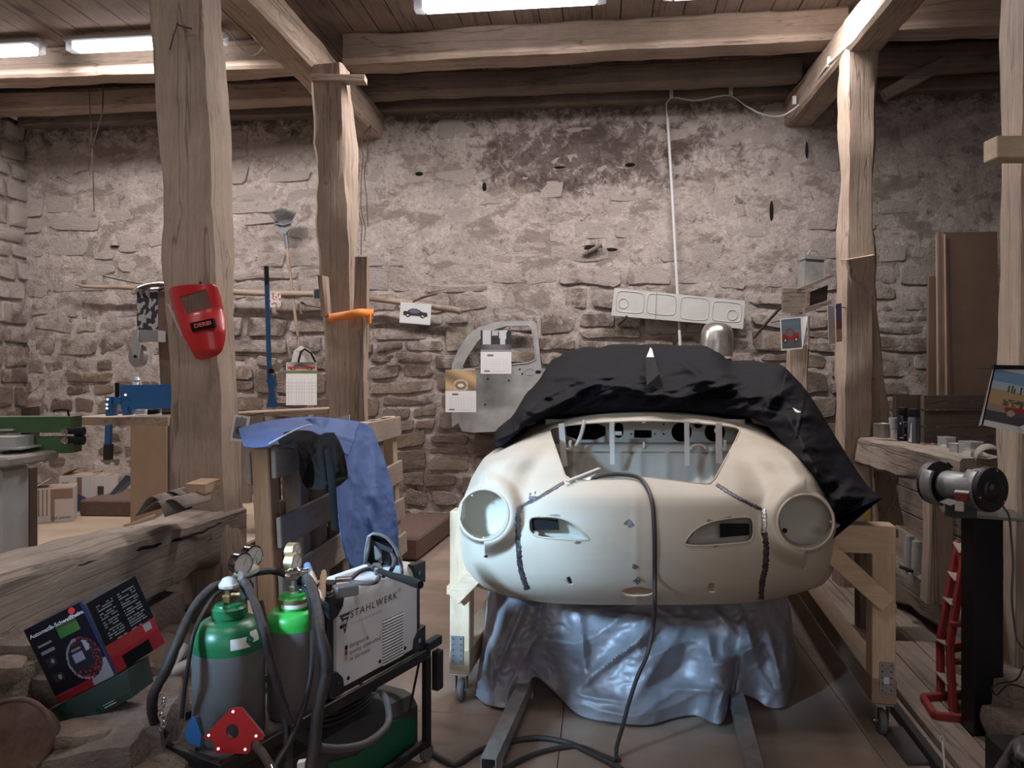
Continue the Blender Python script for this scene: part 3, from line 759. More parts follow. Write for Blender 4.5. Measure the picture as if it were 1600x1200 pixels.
# bolt remains and hinge bracket
mb = MB(CM)
for x, y in ((991, 884), (997, 904)):
    mb = MB(CM); mb.cyl(on(x, y, 0), on(x, y, .014), .006, n=8); mb.build('badge_bolt', WELD, car, smooth=40)
mb = MB(CM); mb.box(on(832, 778, .006), (.03, .012, .016)); mb.box(on(828, 772, .006), (.006, .01, .012)); mb.box(on(836, 770, .006), (.006, .01, .012)); mb.build('bracket', mat('zinc', (.5, .52, .54), .35, .8), car)
mb = MB(CM); a, b = CL(886, 752, 3.30), CL(937, 732, 3.42); mb.beam(a, b, .02, .007); mb.add([CL(905, 748, 3.34), CL(937, 735, 3.42), CL(926, 740, 3.40), CL(921, 750, 3.33)], [(0, 1, 2, 3), (3, 2, 1, 0)]); mb.build('bonnet_catch', mat('white_steel', (.62, .60, .56), .4, .2), car)
# luggage bay, dash panel and fittings seen through the opening
BAY = mat('bay_paint', (.40, .385, .35), .55, var=.12, scale=4, bump=.15)
DB = 4.34
dash_holes = [poly_sdf(smooth_poly([(883, 661), (946, 660), (946, 687), (886, 687)], 1)), poly_sdf(smooth_poly([(960, 662), (968, 660), (974, 664), (974, 680), (968, 685), (960, 682)], 1)), poly_sdf([(991, 672), (1018, 672), (1018, 684), (991, 684)]), poly_sdf(ell(1065, 675, 16, 15.5, 24)), poly_sdf(ell(1117, 675, 16, 15.5, 24)), poly_sdf(ell(1091, 663, 7, 6, 14)), poly_sdf(ell(986, 678, 1.6, 1.6, 8)), poly_sdf(ell(1023, 678, 1.6, 1.6, 8)), poly_sdf(ell(1037, 678, 1.6, 1.6, 8)), poly_sdf(ell(1037, 663, 1.6, 1.6, 8))]
nx_, ny_ = 190, 36; V3 = []; SD = []; verts = []; faces = []; ecache = {}
for j in range(ny_+1):
    for i in range(nx_+1):
        px = 852+i*(312/nx_); py = 655+j*(43/ny_); V3.append(CL(px, py, DB+.0005*abs(px-1006)*.4-.03*sst(690, 698, py))); SD.append(min(c(px, py) for c in dash_holes))
verts = list(V3)
for j in range(ny_):
    for i in range(nx_):
        q = [j*(nx_+1)+i, (j+1)*(nx_+1)+i, (j+1)*(nx_+1)+i+1, j*(nx_+1)+i+1]; ins = [SD[k] > 0 for k in q]
        if all(ins): faces.append(q)
        elif any(ins):
            out = []
            for k in range(4):
                a, b = q[k], q[(k+1) % 4]
                if SD[a] > 0: out.append(a)
                if (SD[a] > 0) != (SD[b] > 0): out.append(evert(a, b))
            if len(out) > 2: faces.append(out)
mb = MB(CM); mb.add(verts, faces); mb.build('dash_panel', BAY, car, smooth=40, solid=.003)
mb = MB(CM); mb.box(CL(1006, 672, DB+.35)+Vector((0, 0, -.12)), (1.1, .02, .55)); mb.build('cabin_backing', DK, car)
prof = [(692, 4.30), (697, 4.22), (705, 4.20), (708, 4.22), (716, 4.19), (735, 4.14), (750, 4.08), (770, 4.0), (800, 3.9)]; rows = []
for py, D in prof:
    row = []
    for i in range(101):
        px = 840+3.35*i; dd = .018*sum(math.exp(-((px-c)/(6))**2) for c in (898, 921, 968, 1000, 1042, 1090, 1112))*(1 if py > 706 else 0)
        dd += .02*math.exp(-((px-1092)/15)**2-((py-697)/7)**2)*1.5
        row.append(CL(px, py, D-dd))
    rows.append(row)
mb = MB(CM); mb.grid(rows[::-1]); mb.build('bulkhead', BAY, car, smooth=60, solid=.003)
mb = MB(CM); rows = []
for i in range(31):
    x = -.62+1.24*i/30; rows.append([Vector((x, y, .66+.04*math.cos(i)*0)) for y in (.25, .5, .8, 1.0)])
mb.grid(rows); mb.build('luggage_floor', BAY, car, solid=.003)
ST = mat('strap_paint', (.55, .53, .50), .5, var=.08, bump=.03)
for n_, (x, y0, x1, y1, wd) in enumerate(((877, 662, 882, 729, .030), (956, 659, 957, 726, .024), (1073, 658, 1074, 728, .024), (1123, 661, 1124, 724, .030))):
    mb = MB(CM); mb.beam(CL(x, y0, 4.10), CL(x1, y1, 4.04), wd, .004, up=(0, 1, 0)); mb.build('bonnet_strap', ST, car)
for x, sg in ((882, 1), (1124, 1)):
    mb = MB(CM); a = 4.06; mb.beam(CL(x+sg*1, 702, a), CL(x+sg*10, 702, a), .012, .012); mb.beam(CL(x+sg*9, 703, a), CL(x+sg*9, 688, a), .014, .01); mb.build('hook', ST, car)
mb = MB(CM); mb.tube(cpath([CL(912, 658, 4.2), CL(911, 668, 4.17), CL(906, 685, 4.14), CL(900, 698, 4.12)], 12), .010, 8); mb.build('drain_hose', ST, car, smooth=60)
for (x, y, a, b) in ((964, 677, .05, .02), (1006, 695, .012, .03), (1006, 660, .02, .008), (1090, 660, .025, .008), (1118, 673, .012, .02)):
    mb = MB(CM); mb.box(CL(x, y, 4.2), (a, .01, b)); mb.build('tab', ST, car)
mb = MB(CM); q = CL(1091, 701, 4.17); mb.tube([q+Vector((.035*math.cos(a/12*math.pi), 0, .02*math.sin(a/12*math.pi))) for a in range(13)], .006, 6); mb.box(q+Vector((-.04, 0, 0)), (.02, .01, .014)); mb.box(q+Vector((.06, 0, .0)), (.02, .01, .02)); mb.build('column_bracket', ST, car, smooth=40)
# windscreen frame, roof and rear of the shell under the cover
mb = MB(CM); rows = []
for (y, W, H, B) in ((1.35, .55, 1.34, 1.12), (1.6, .50, 1.52, 1.15), (2.1, .48, 1.54, 1.15), (2.6, .50, 1.30, 1.0), (3.0, .6, 1.0, .8)):
    rows.append([Vector((W*math.copysign(abs(math.cos(a))**.6, math.cos(a)), y, B+(H-B)*math.sin(a)**.6)) for a in [math.pi*i/20 for i in range(21)]])
mb.grid(rows); mb.build('cabin_shell', CREAM, car, smooth=60, solid=.004)

# ------------------------------------------------------------------ black cover over the cabin
INN = [(777, 697), (790, 690), (806, 676), (822, 662), (850, 650), (880, 645), (940, 641), (1005, 639), (1070, 640), (1130, 644), (1165, 648), (1190, 655), (1216, 680), (1248, 712), (1276, 745), (1300, 790), (1308, 808)]
OUT = [(770, 694), (776, 672), (800, 651), (820, 620), (842, 594), (862, 566), (895, 551), (950, 543), (1015, 541), (1105, 545), (1150, 568), (1214, 570), (1240, 588), (1268, 622), (1310, 690), (1350, 752), (1377, 779)]
DIN = [3.95, 3.95, 4.0, 4.1, 4.25, 4.36, 4.38, 4.38, 4.38, 4.38, 4.33, 4.2, 4.02, 3.72, 3.58, 3.50, 3.47]
DOU = [4.2, 4.3, 4.4, 4.55, 4.7, 4.9, 4.95, 4.98, 5.0, 4.95, 4.9, 4.75, 4.65, 4.5, 4.2, 3.8, 3.55]
NU, NR = 260, 84
def lin(a, u):
    f = u*(len(a)-1); i = min(int(f), len(a)-2); f -= i; xs = list(range(len(a)))
    if isinstance(a[0], tuple): return tuple(catmull(xs, [p[k] for p in a], i+f) for k in (0, 1))
    return catmull(xs, a, i+f)
def ridge_d(px, py, segs):
    d = 0
    for (x0, y0, x1, y1, amp, wd) in segs:
        ex, ey = x1-x0, y1-y0; L2 = ex*ex+ey*ey; t = ((px-x0)*ex+(py-y0)*ey)/L2; tt = max(0, min(1, t))
        qx, qy = px-x0-ex*tt, py-y0-ey*tt; dist = math.sqrt(qx*qx+qy*qy)
        side = (ex*qy-ey*qx)/math.sqrt(L2)
        k = wd*(.75+.3*math.tanh(side/2.5)); dist = math.sqrt(dist*dist+10)-2    # one flank steeper, like a creased fold
        d += amp*math.exp(-dist/k)*(1-.6*abs(2*tt-1)**3)
    return d
BSEG = [(800, 650, 900, 596, .05, 9), (815, 662, 880, 622, .05, 8), (862, 640, 925, 600, .06, 9), (850, 590, 990, 588, .05, 10), (930, 600, 1075, 612, .06, 8), (870, 650, 960, 610, .04, 7), (965, 615, 1075, 622, .05, 7),
        (1040, 610, 1130, 585, .06, 8), (1030, 632, 1140, 600, .05, 8), (1130, 585, 1240, 578, .05, 11), (1180, 640, 1240, 600, .05, 9), (1060, 560, 1100, 592, .05, 5), (1100, 592, 1160, 600, .04, 6), (1150, 640, 1260, 650, .05, 9), (1190, 650, 1215, 615, .04, 7),
        (1225, 640, 1300, 780, .05, 12), (1250, 640, 1290, 660, .03, 6), (1270, 740, 1375, 770, .04, 9), (1260, 700, 1300, 790, .04, 8), (1290, 660, 1345, 760, .05, 10), (1300, 775, 1375, 778, .04, 5), (1080, 640, 1200, 612, .04, 7), (980, 640, 1080, 630, .03, 6)]
rows = []
for r in range(NR+1):
    f = r/NR; row = []
    for i in range(NU+1):
        u = i/NU; a, b = lin(INN, u), lin(OUT, u); px = a[0]+(b[0]-a[0])*f; py = a[1]+(b[1]-a[1])*f+3*(1-f)*(1-f)
        Di = min(lin(DIN, u), surf_at(a[0], a[1]+5)-.0) if .1 < u < .97 else lin(DIN, u); D = Di*(1-f)+lin(DOU, u)*f
        D -= .10*math.sin(math.pi*f)**.8*(1 if .12 < u < .8 else .6)
        lo = 1-sst(.45, .75, f)*(1 if .2 < u < .72 else .3); ed = math.sin(math.pi*min(1, f*1.02))**.4 if f < 1 else 0
        n1 = 1-abs(fbm((px*.012, py*.03, 0), 1, 3, 2))*3.2; n2 = 1-abs(fbm((px*.03+py*.02, py*.05, 0), 1, 8, 2))*3
        D -= ed*(lo*(.05*n1+.022*n2)+ridge_d(px, py, BSEG)*1.7)
        row.append(CL(px, py, D-.012))
    rows.append(row)
last = rows[-1]
for (dy, dz, sx) in ((.10, .012, 1.0), (.25, .01, 1.0), (.5, -.02, 1.0), (.9, -.10, 1.0), (1.25, -.30, .97), (1.5, -.62, .92)):
    row = []
    for i, q in enumerate(last):
        e = 1-abs(2*i/NU-1)**4; z = max(.55, q.z+dz*(1 if q.z > 1.2 else .3)); row.append(Vector((q.x*sx, q.y+dy*(1 if e > .2 else 1)+.02*nz((i*.1, dy, 0), 2), z+.02*nz((i*.07, dy*3, 0), 2))))
    rows.append(row)
# skirts hanging down both sides
for r_ in range(1):
    pass
CLOTH = mat('black_cover_cloth', (.008, .008, .012), .7, var=.25, scale=30, bump=.2, bscale=300, dist=.001, spec=.09)
mb = MB(CM); mb.grid(rows); cov = tag(mb.build('car_cover', CLOTH, smooth=70, solid=.002), 'crumpled black cloth cover draped over the cabin of the cream car', 'cover')
for sg, c0 in ((-1, 0), (1, NU)):
    col = [rows[k][c0] for k in range(NR, len(rows))]
    mb = MB(CM); mb.grid([[Vector((q.x-sg*.03*k+.02*nz((j*.6, k, 0), 1, 4), q.y, q.z-min(.22, q.z-.5)*(k/8))) for k in range(9)] for j, q in enumerate(col)]); mb.build('side_skirt', CLOTH, cov, smooth=60, solid=.002)
mb = MB(CM); a = [CL(1010, 558, 4.66), CL(1022, 558, 4.66), CL(1019, 546, 4.8), CL(1016, 542.5, 4.85)]; mb.add(a+[q+Vector((0, .01, 0)) for q in a], [(0, 1, 2, 3), (7, 6, 5, 4), (0, 4, 5, 1), (1, 5, 6, 2), (2, 6, 7, 3), (3, 7, 4, 0)]); mb.build('pale_patch', mat('pale_plastic', (.75, .73, .72), .4), cov)['label'] = 'small white tab at the top of the cover'
mb = MB(CM); a = [CL(1009, 559, 4.60), CL(1023, 559, 4.60), CL(1030, 585, 4.40), CL(1036, 604, 4.36), CL(1010, 603, 4.36)]; mb.add(a, [(0, 1, 2, 3, 4)]); mb.build('black_gap', DK, cov, solid=.003)
mb = MB(CM); a = [CL(1235, 636, 4.2), CL(1248, 643, 4.15), CL(1243, 645, 4.15), CL(1238, 642, 4.15)]; mb.add([q-Vector((0, .06, 0)) for q in a], [(0, 1, 2, 3)]); mb.build('pale_patch', mat('pale_plastic', (0, 0, 0)), cov, solid=.002)

# ------------------------------------------------------------------ wooden dolly under the shell
PINE = lambda a: wood('pine', (.60, .42, .27), (.80, .61, .43), a, crack=False, bump=.15)
PINEG = lambda a: wood('pine_old', (.30, .205, .135), (.44, .32, .22), a, crack=False, bump=.2)
dol = thing('car_dolly', 'pine timber dolly on small castors carrying the cream car shell', 'dolly', CM @ Vector((.06, .28, 0)), CROT)
def cb(name, p0, p1, w_, h_, m, up=(0, 0, 1), ch=.003, par=None):
    mb = MB(CM); mb.beam(p0, p1, w_, h_, up, ch); return mb.build(name, m, par or dol)
y0 = CLr(1376, 950, 3.38).y; xr = CLr(1376, 950, 3.38).x; xl = CLr(722, 950, 3.38).x
cb('upright', (xr, y0, .235), (xr, y0, .75), .09, .095, PINE('z'), up=(0, 1, 0)); cb('upright', (xl, y0, .235), (xl, y0, .86), .09, .095, PINE('z'), up=(0, 1, 0))
cb('cross_beam', (xl+.047, y0+.04, .80), (xr+.047, y0, .80), .095, .115, PINE('x'))
cb('rail', (xr, y0-.05, .185), (xr, y0+3.0, .185), .095, .10, PINEG('y')); cb('rail', (xl, y0-.05, .185), (xl, y0+3.0, .185), .095, .10, PINEG('y'))
cb('upright', (xr, y0+2.6, .235), (xr, y0+2.6, .75), .09, .095, PINE('z'), up=(0, 1, 0)); cb('upright', (xl, y0+2.6, .235), (xl, y0+2.6, .75), .09, .095, PINE('z'), up=(0, 1, 0))
cb('cross_beam', (xl-.047, y0+2.6, .80), (xr+.047, y0+2.6, .80), .095, .095, PINE('x'))
a, b = CLr(1388, 945, 3.31), CLr(1285, 852, 3.31); cb('brace', a, b, .022, .075, PINE('x'), up=(0, 0, 1))
a, b = CLr(708, 934, 3.31), CLr(760, 880, 3.31); cb('brace', a, b, .022, .075, PINE('x'), up=(0, 0, 1))
for q_ in ((1392, 948), (705, 920)):
    mb = MB(CM); mb.box(CLr(*q_, 3.40), (.03, .06, .04)); mb.build('packing_piece', PINE('x'), dol)
ZN = mat('galvanised', (.48, .49, .50), .4, .85, var=.2, scale=20, bump=.1)
for px, x in ((1378, xr), (716, xl)):
    mb = MB(CM); zc = .245; mb.box((x+(.008 if px > 800 else -.01), y0-.051-.002, zc), (.055, .004, .125), ch=.001); pl = mb.build('joining_plate', ZN, dol)
    for k in range(5):
        for j in (-1, 1):
            mb = MB(CM); mb.cyl((x+(.008 if px > 800 else -.01)+j*.017, y0-.055, zc-.05+k*.025), (x+(.008 if px > 800 else -.01)+j*.017, y0-.0575, zc-.05+k*.025), .0035, n=6)
            mb.build('screw', mat('screw_dark', (.12, .12, .13), .4, .8), pl)
mb = MB(CM); mb.box((xr+.006, y0-.056, .235), (.02, .003, .026), ch=.0005); mb.build('sticker', mat('paper_white', (.75, .75, .74), .6, var=.03), dol)
for x in (xr, xl):
    for yy in (y0, y0+2.6):
        mb = MB(CM); c = Vector((x, yy-.01, .0)); mb.box(c+Vector((0, 0, .1315)), (.075, .085, .006)); fork = MB(CM)
        for j in (-1, 1): fork.prism([(-.025, 0), (.025, 0), (.014, -.085), (-.014, -.085)], .003, Matrix.Translation(c+Vector((j*.024-.0015, -.0, .13))) @ Matrix.Rotation(R(90), 4, 'Z') @ Matrix.Rotation(R(90), 4, 'X'))
        mb.v += fork.v; mb.f += [tuple(i+len(mb.v)-len(fork.v) for i in f) for f in fork.f]
        mb.cyl(c+Vector((-.032, 0, .052)), c+Vector((.032, 0, .052)), .005, n=8); ca = mb.build('castor', ZN, dol)
        mb = MB(CM); mb.lathe([(.012, -.014), (.044, -.014), (.051, -.006), (.051, .006), (.044, .014), (.012, .014)], Matrix.Translation(c+Vector((0, 0, .0515))) @ Matrix.Rotation(R(90), 4, 'Y'), 24); mb.build('wheel', mat('grey_rubber', (.16, .155, .155), .7), ca, smooth=40)

# ------------------------------------------------------------------ silver tarpaulin heaped under the nose
BOT = [(742, 1086), (760, 1100), (790, 1106), (808, 1096), (824, 1072), (838, 1058), (870, 1085), (905, 1117), (950, 1128), (1010, 1133), (1050, 1123), (1085, 1118), (1125, 1131), (1142, 1095), (1152, 1083), (1180, 1092), (1200, 1105), (1228, 1102), (1243, 1060)]
BZ_ = [.01, .01, .01, .03, .09, .12, .05, .01, .01, .01, .01, .01, .01, .05, .09, .04, .01, .01, .02]
TOP = [(756, 985), (762, 965), (772, 940), (785, 918), (800, 905), (820, 905), (850, 905), (900, 925), (950, 925), (1000, 925), (1050, 925), (1100, 925), (1130, 920), (1160, 920), (1185, 925), (1200, 935), (1215, 950), (1230, 972), (1240, 1000)]
TD = [3.66, 3.62, 3.60, 3.58, 3.56, 3.55, 3.55, 3.55, 3.55, 3.55, 3.58, 3.6, 3.62, 3.64, 3.66, 3.68, 3.7, 3.72, 3.75]
TSEG = [(828, 925, 780, 1040, .07, 11), (815, 930, 775, 1020, .03, 6), (848, 935, 838, 995, .04, 8), (905, 950, 918, 1065, .05, 11), (845, 985, 808, 1042, .05, 8), (1012, 985, 885, 1092, .055, 15), (880, 1092, 820, 1030, .05, 7), (1072, 972, 985, 1100, .055, 16), (1035, 975, 930, 1052, .04, 7),
        (1105, 985, 1115, 1050, .05, 10), (1118, 1040, 1200, 1000, .05, 9), (1160, 960, 1185, 1040, .06, 10), (1040, 1075, 1140, 1080, .05, 9), (995, 1120, 1060, 1075, .05, 8), (1115, 1120, 1138, 1070, .05, 6), (1200, 980, 1225, 1090, .06, 8), (1185, 1045, 1215, 1095, .04, 7),
        (765, 1000, 770, 1080, .05, 8), (790, 1090, 808, 1050, .04, 6), (940, 1110, 990, 1118, .03, 7), (905, 950, 1070, 970, .05, 8), (875, 1080, 985, 1100, .03, 8), (1135, 1040, 1160, 1075, .04, 5), (1100, 935, 1150, 990, .05, 8), (830, 1000, 820, 1050, .03, 7)]
NU, NR = 230, 110; rows = []
for r in range(NR+1):
    f = r/NR; row = []
    for i in range(NU+1):
        u = i/NU; a, b = lin(TOP, u), lin(BOT, u); zb = max(.006, lin(BZ_, u)); px = a[0]+(b[0]-a[0])*f; py = a[1]+(b[1]-a[1])*f
        q1 = CZ(b[0], b[1], zb); Db = q1.y+CD0; Dt = lin(TD, u)
        D = Dt+(Db-Dt)*f**.8
        ed = math.sin(math.pi*min(.93, f+.07))**.5
        fo = ridge_d(px, py, TSEG)+.05*(1-abs(fbm((px*.012+py*.006, py*.009, 1), 1, 12, 1))*2.4)+.008*(1-abs(fbm((px*.045, py*.045, 1), 1, 2, 2))*3)
        q = CLr(px, py, D-fo*ed*.9); q.z = max(.005, q.z); row.append(q)
    rows.append(row)
rows = rows[::-1]; last = rows[-1]
for k, (dy, zz, sx) in enumerate(((.15, .60, 1.0), (.5, .62, 1.02), (.9, .55, 1.02), (1.1, .3, 1.02), (1.25, .01, 1.04))):
    rows.append([Vector((q.x*sx, q.y+dy*(.5+.5*math.sin(math.pi*i/NU)), (zz if .04 < i/NU < .96 else min(zz, .35))+.03*nz((i*.1, k, 0), 1, 3) if zz > .05 else .01)) for i, q in enumerate(last)])
TARP = mat('silver_tarp', (.27, .27, .305), .47, .25, var=.15, scale=6, bump=.3, bscale=25, dist=.004)
mb = MB(CM); mb.grid(rows); tag(mb.build('tarpaulin', TARP, smooth=55, solid=.002), 'crumpled silver grey tarpaulin heaped on the floor under the car nose', 'tarpaulin')
# steel tubes poking out
STL = mat('raw_tube_steel', (.36, .35, .35), .5, .5, var=.25, scale=9, bump=.1)
for (x0, y0_, x1, y1_, nm, zt) in ((818, 1068, 763, 1184, 'left', .10), (1152, 1085, 1189, 1230, 'right', .10)):
    a, b = CM @ CZ(x0, y0_, zt), CM @ CZ(x1, y1_, zt); a.z = b.z = zt-.031; d = (b-a).normalized()
    mb = MB(); s_ = .058
    F = frame_to(d); ex = F @ Vector((1, 0, 0)); ey = F @ Vector((0, 1, 0)); A = a-d*.8; B = b
    o_ = [(-1, -1), (1, -1), (1, 1), (-1, 1)]
    ring = lambda p, k: [p+ex*x*k/2+ey*y*k/2 for x, y in o_]
    mb.grid([ring(A, s_), ring(B, s_), ring(B, s_-.008), ring(B-d*.3, s_-.008)], wrap=True); n = len(mb.v); mb.f.append((n-1, n-2, n-3, n-4)); mb.f.append((0, 1, 2, 3))
    ob = tag(mb.build('steel_tube', STL), 'square steel tube sticking out from under the tarpaulin, the %s one' % nm, 'steel tube')
    for q_ in (a-d*.1, b-d*.10):
        mb = MB(); mb.box(Vector((q_.x, q_.y, .02)), (.06, .06, .038)); mb.build('foot', STL, ob)
# ------------------------------------------------------------------ flat print helpers
WHT = (.78, .77, .78)
def ring2(u, v, cx, cy, rx, ry): return ((u-cx)/rx)**2+((v-cy)/ry)**2
def car_pic(bg_top, bg_bot, carc, horizon=.35, cy=.42, sc=1.0, cx=.5):
    def f(u, v):
        c = bg_bot if v < horizon else bg_top
        x = (u-cx)/sc; y = (v-cy)/sc
        if abs(x) < .36 and -.10 < y < .10-.25*max(0, abs(x)-.2): c = carc
        if ring2(x, y, -.03, .08, .19, .14) < 1 and y > 0: c = carc if ring2(x, y, -.03, .09, .15, .09) > 1 else (.12, .14, .17)
        for wx in (-.22, .22):
            if ring2(x, y, wx, -.10, .075, .085) < 1: c = (.03, .03, .03)
            if ring2(x, y, wx, -.10, .035, .04) < 1: c = (.5, .5, .5)
        return c
    return f
def cal_grid(u, v):
    c = WHT
    if .1 < u < .95 and .12 < v < .72:
        if (u*12) % 1 < .10 or (v*9) % 1 < .12: c = (.66, .66, .70)
    if .22 < u < .42 and .80 < v < .88: c = (.14, .14, .15)
    if .12 < u < .30 and .08 < v < .16: c = (.12, .12, .13)
    if .40 < u < .8 and .08 < v < .13: c = (.62, .62, .64)
    return c
PP = colmat(); GLOSS = colmat('glossy_print', .2)
def pxsheet(name, label, cat, quad, d, fns, nail=.0, thick=.003, n=(40, 30), dd=(0, 0, 0, 0), group=None, m=None):
    """flat sheet: quad = image corners TL, TR, BR, BL at depth d (+dd each)"""
    c = [P(x, y, d+e) for (x, y), e in zip(quad, dd)]
    t = thing(name, label, cat, c[3], 0, group)
    TL, TR, BR, BL = c; U = BR-BL; V = TL-BL; N = U.cross(V).normalized()
    mb = MB(); a = [BL, BR, TR, TL]; mb.add([q for q in a]+[q-N*thick for q in a], [(0, 1, 2, 3), (7, 6, 5, 4), (0, 4, 5, 1), (1, 5, 6, 2), (2, 6, 7, 3), (3, 7, 4, 0)])
    mb.build('backing', mat('paper_white', (.75, .75, .74), .6, var=.03), t)
    if nail:
        mb = MB(); q = (TL+TR)/2-V.normalized()*.008; mb.cyl(q-FWD*.004, q+FWD*nail, .003, n=6); mb.build('nail', DK, t)
    for nm, fn, (u0, v0, u1, v1), k in fns:
        picture(nm, fn, BL+U*u0+V*v0+N*.0012, U*(u1-u0), V*(v1-v0), k[0], k[1], m or PP, t)
    return t
# ------------------------------------------------------------------ things on and before the back wall
# conduit
mb = MB(); mb.tube([PY(1063, 545, 6.86), PY(1057, 430, 6.86), PY(1050, 300, 6.86), PY(1043, 185, 6.86)], .013, 10)
pipe = tag(mb.build('conduit_pipe', mat('pvc_grey', (.62, .61, .62), .5, var=.05), smooth=50), 'thin light grey conduit pipe running up the back wall above the car', 'pipe')
mb = MB(); mb.tube(cpath([PY(1043, 185, 6.86), PY(1041, 162, 6.84), PY(1048, 152, 6.80), PY(1085, 157, 6.76), PY(1140, 149, 6.76), PY(1165, 165, 6.80), PY(1190, 178, 6.8), PY(1225, 180, 6.5), P(1255, 158, 6.2), P(1290, 105, 5.5), P(1318, 78, 5.15), P(1350, 45, 4.85), P(1365, 20, 4.7), P(1395, 2, 4.5)], 50), .007, 6)
cab = tag(mb.build('cable', mat('white_cable', (.6, .58, .56), .5), smooth=60), 'white cable running from the conduit pipe up along the right ceiling beam', 'cable')
for q in (PY(1049, 147, 6.79), PY(1142, 142, 6.76), P(1241, 157, 6.25), P(1296, 97, 5.45), P(1366, 20, 4.72)):
    mb = MB(); mb.box(q, (.03, .03, .07)); mb.build('clip', mat('pvc_grey', (0, 0, 0)), cab)
# rake
t = thing('leaf_rake', 'grey fan rake hanging head up on the back wall', 'rake', PY(470, 565, 6.8))
mb = MB(); mb.tube([PY(447, 372, 6.82), PY(455, 440, 6.8), PY(462, 500, 6.8), PY(474, 600, 6.78)], .014, 8); mb.build('handle', OAK('z'), t, smooth=60)
mb = MB(); mb.cyl(PY(446, 366, 6.82), PY(449, 388, 6.82), .02, n=10); mb.build('socket', mat('zinc_dull', (.20, .215, .23), .5, .5), t)
for k in range(17):
    a = (k-8)/8; mb = MB(); x1 = 440+a*22; y1 = 325+abs(a)*7
    mb.tube([PY(446+a*2, 367, 6.81), PY(443+a*11, 348, 6.79), PY(x1, y1, 6.77), PY(x1-1.5, y1+3, 6.70)], .0065, 5, flat=.5); mb.build('tine', mat('zinc_dull', (0, 0, 0)), t, smooth=60)
mb = MB(); mb.tube([PY(428, 349, 6.785), PY(443, 352, 6.78), PY(458, 347, 6.785)], .006, 6); mb.build('tine_clamp', mat('zinc_dull', (0, 0, 0)), t)
mb = MB(); mb.grid([[PY(442+u*4-(1-v)*u*0+u*11*v*1.0, 366-v*15, 6.795) for u in (-1, -.5, 0, .5, 1)] for v in (0, .5, 1)]); mb.build('fan_plate', mat('zinc_dull', (0, 0, 0)), t, solid=.002)
# long pole along the wall
mb = MB(); mb.tube(cpath([PY(122, 437, 6.8), PY(118, 443, 6.8), PY(128, 447, 6.8), PY(200, 449, 6.8), PY(300, 452, 6.8), PY(400, 458, 6.8), PY(500, 460, 6.78), PY(580, 466, 6.78), PY(640, 474, 6.78), PY(720, 486, 6.8)], 60), .024, 10, rr=[.012+.016*min(1, k/12) for k in range(61)])
tag(mb.build('wooden_pole', OAK('x'), smooth=60), 'long thin wooden pole lying along the back wall at head height', 'pole')
mb = MB(); mb.tube([PY(645, 471, 6.72), PY(662, 464, 6.7), PY(683, 458, 6.66)], .012, 6); tag(mb.build('wall_stick', OAKD('x')), 'short stick poking up above the black car postcard', 'stick')
mb = MB(); mb.tube([PY(160, 431, 6.97), PY(172, 434, 6.7), PY(200, 440, 6.6), PY(262, 452, 6.4)], .006, 6); tag(mb.build('iron_rod', mat('rusty_iron', (.10, .07, .055), .7, .5)), 'thin rusty rod at the left of the chrome dome', 'rod')
for i, (x0, y0_, x1, y1_) in enumerate(((478, 477, 540, 487),)):
    mb = MB(); mb.tube([PY(x0-9, y0_-5, 7.0), PY(x0-5, y0_-4, 6.85), PY(x0, y0_, 6.83), PY(x1, y1_, 6.8)], .007, 6)
    if i < 1: tag(mb.build('iron_rod', mat('rusty_iron', (0, 0, 0))), 'thin rusty rod lying under the pole beside the second post', 'rod')
# postcards
pxsheet('postcard', 'white postcard of a black old car pinned to the wall below the pole end', 'postcard', [(626, 472), (674, 476), (672, 508), (624, 504)], 6.78, nail=.25, fns=
        [('photo_print', car_pic((.62, .64, .66), (.70, .71, .73), (.03, .025, .03), .3, .50, 1.15), (.02, .03, .98, .97), (44, 32))])
pxsheet('postcard', 'tiny dark blue card stuck at the left of the second post', 'postcard', [(490, 451), (504, 451), (504, 468), (489, 468)], 5.3, nail=.3, fns=
        [('photo_print', lambda u, v: (.75, .75, .75) if u > .65 and .2 < v < .8 else (.07, .13, .2), (.1, .1, .9, .9), (10, 10))])
pxsheet('postcard', 'faded red and white card behind the blue lever bar', 'postcard', [(422, 458), (438, 457), (439, 480), (422, 480)], 6.9, nail=.35, fns=
        [('photo_print', lambda u, v: (.35, .15, .14) if nz((u*6, v*6, 1), 1) > .1 else (.6, .56, .54), (0, 0, 1, 1), (14, 14))])
# grey car door with two calendars
dt = thing('car_door', 'light grey primed car door hanging on the back wall', 'car door', PY(775, 675, 6.78))
DGR = mat('door_primer', (.37, .375, .375), .5, .1, var=.2, scale=7, bump=.1)
def plate(poly, hole, Y, th, name, m, par, res=3):
    pts = poly; n = len(pts)
    import mathutils
    from mathutils.geometry import tessellate_polygon
    loops = [[Vector((x, -y, 0)) for x, y in pts]]
    if hole: loops.append([Vector((x, -y, 0)) for x, y in hole])
    allp = list(pts)+list(hole or []); tris = tessellate_polygon(loops)
    F_ = [PY(x, y, Y) for x, y in allp]; B_ = [q+Vector((0, th, 0)) for q in F_]; N = len(allp)
    fs = [tuple(t_) for t_ in tris]+[tuple(i+N for i in t_[::-1]) for t_ in tris]
    for s0, L in ((0, n), (n, len(hole or []))):
        for i in range(L): a, b = s0+i, s0+(i+1) % L; fs.append((a, b, b+N, a+N))
    mb = MB(); mb.add(F_+B_, fs); return mb.build(name, m, par)
OUTD = [(706, 668), (704, 600), (706, 570), (715, 548), (730, 525), (748, 511), (780, 502), (830, 501), (838, 505), (841, 530), (847, 590), (852, 655), (850, 671), (800, 673), (740, 676), (722, 674), (716, 661)]
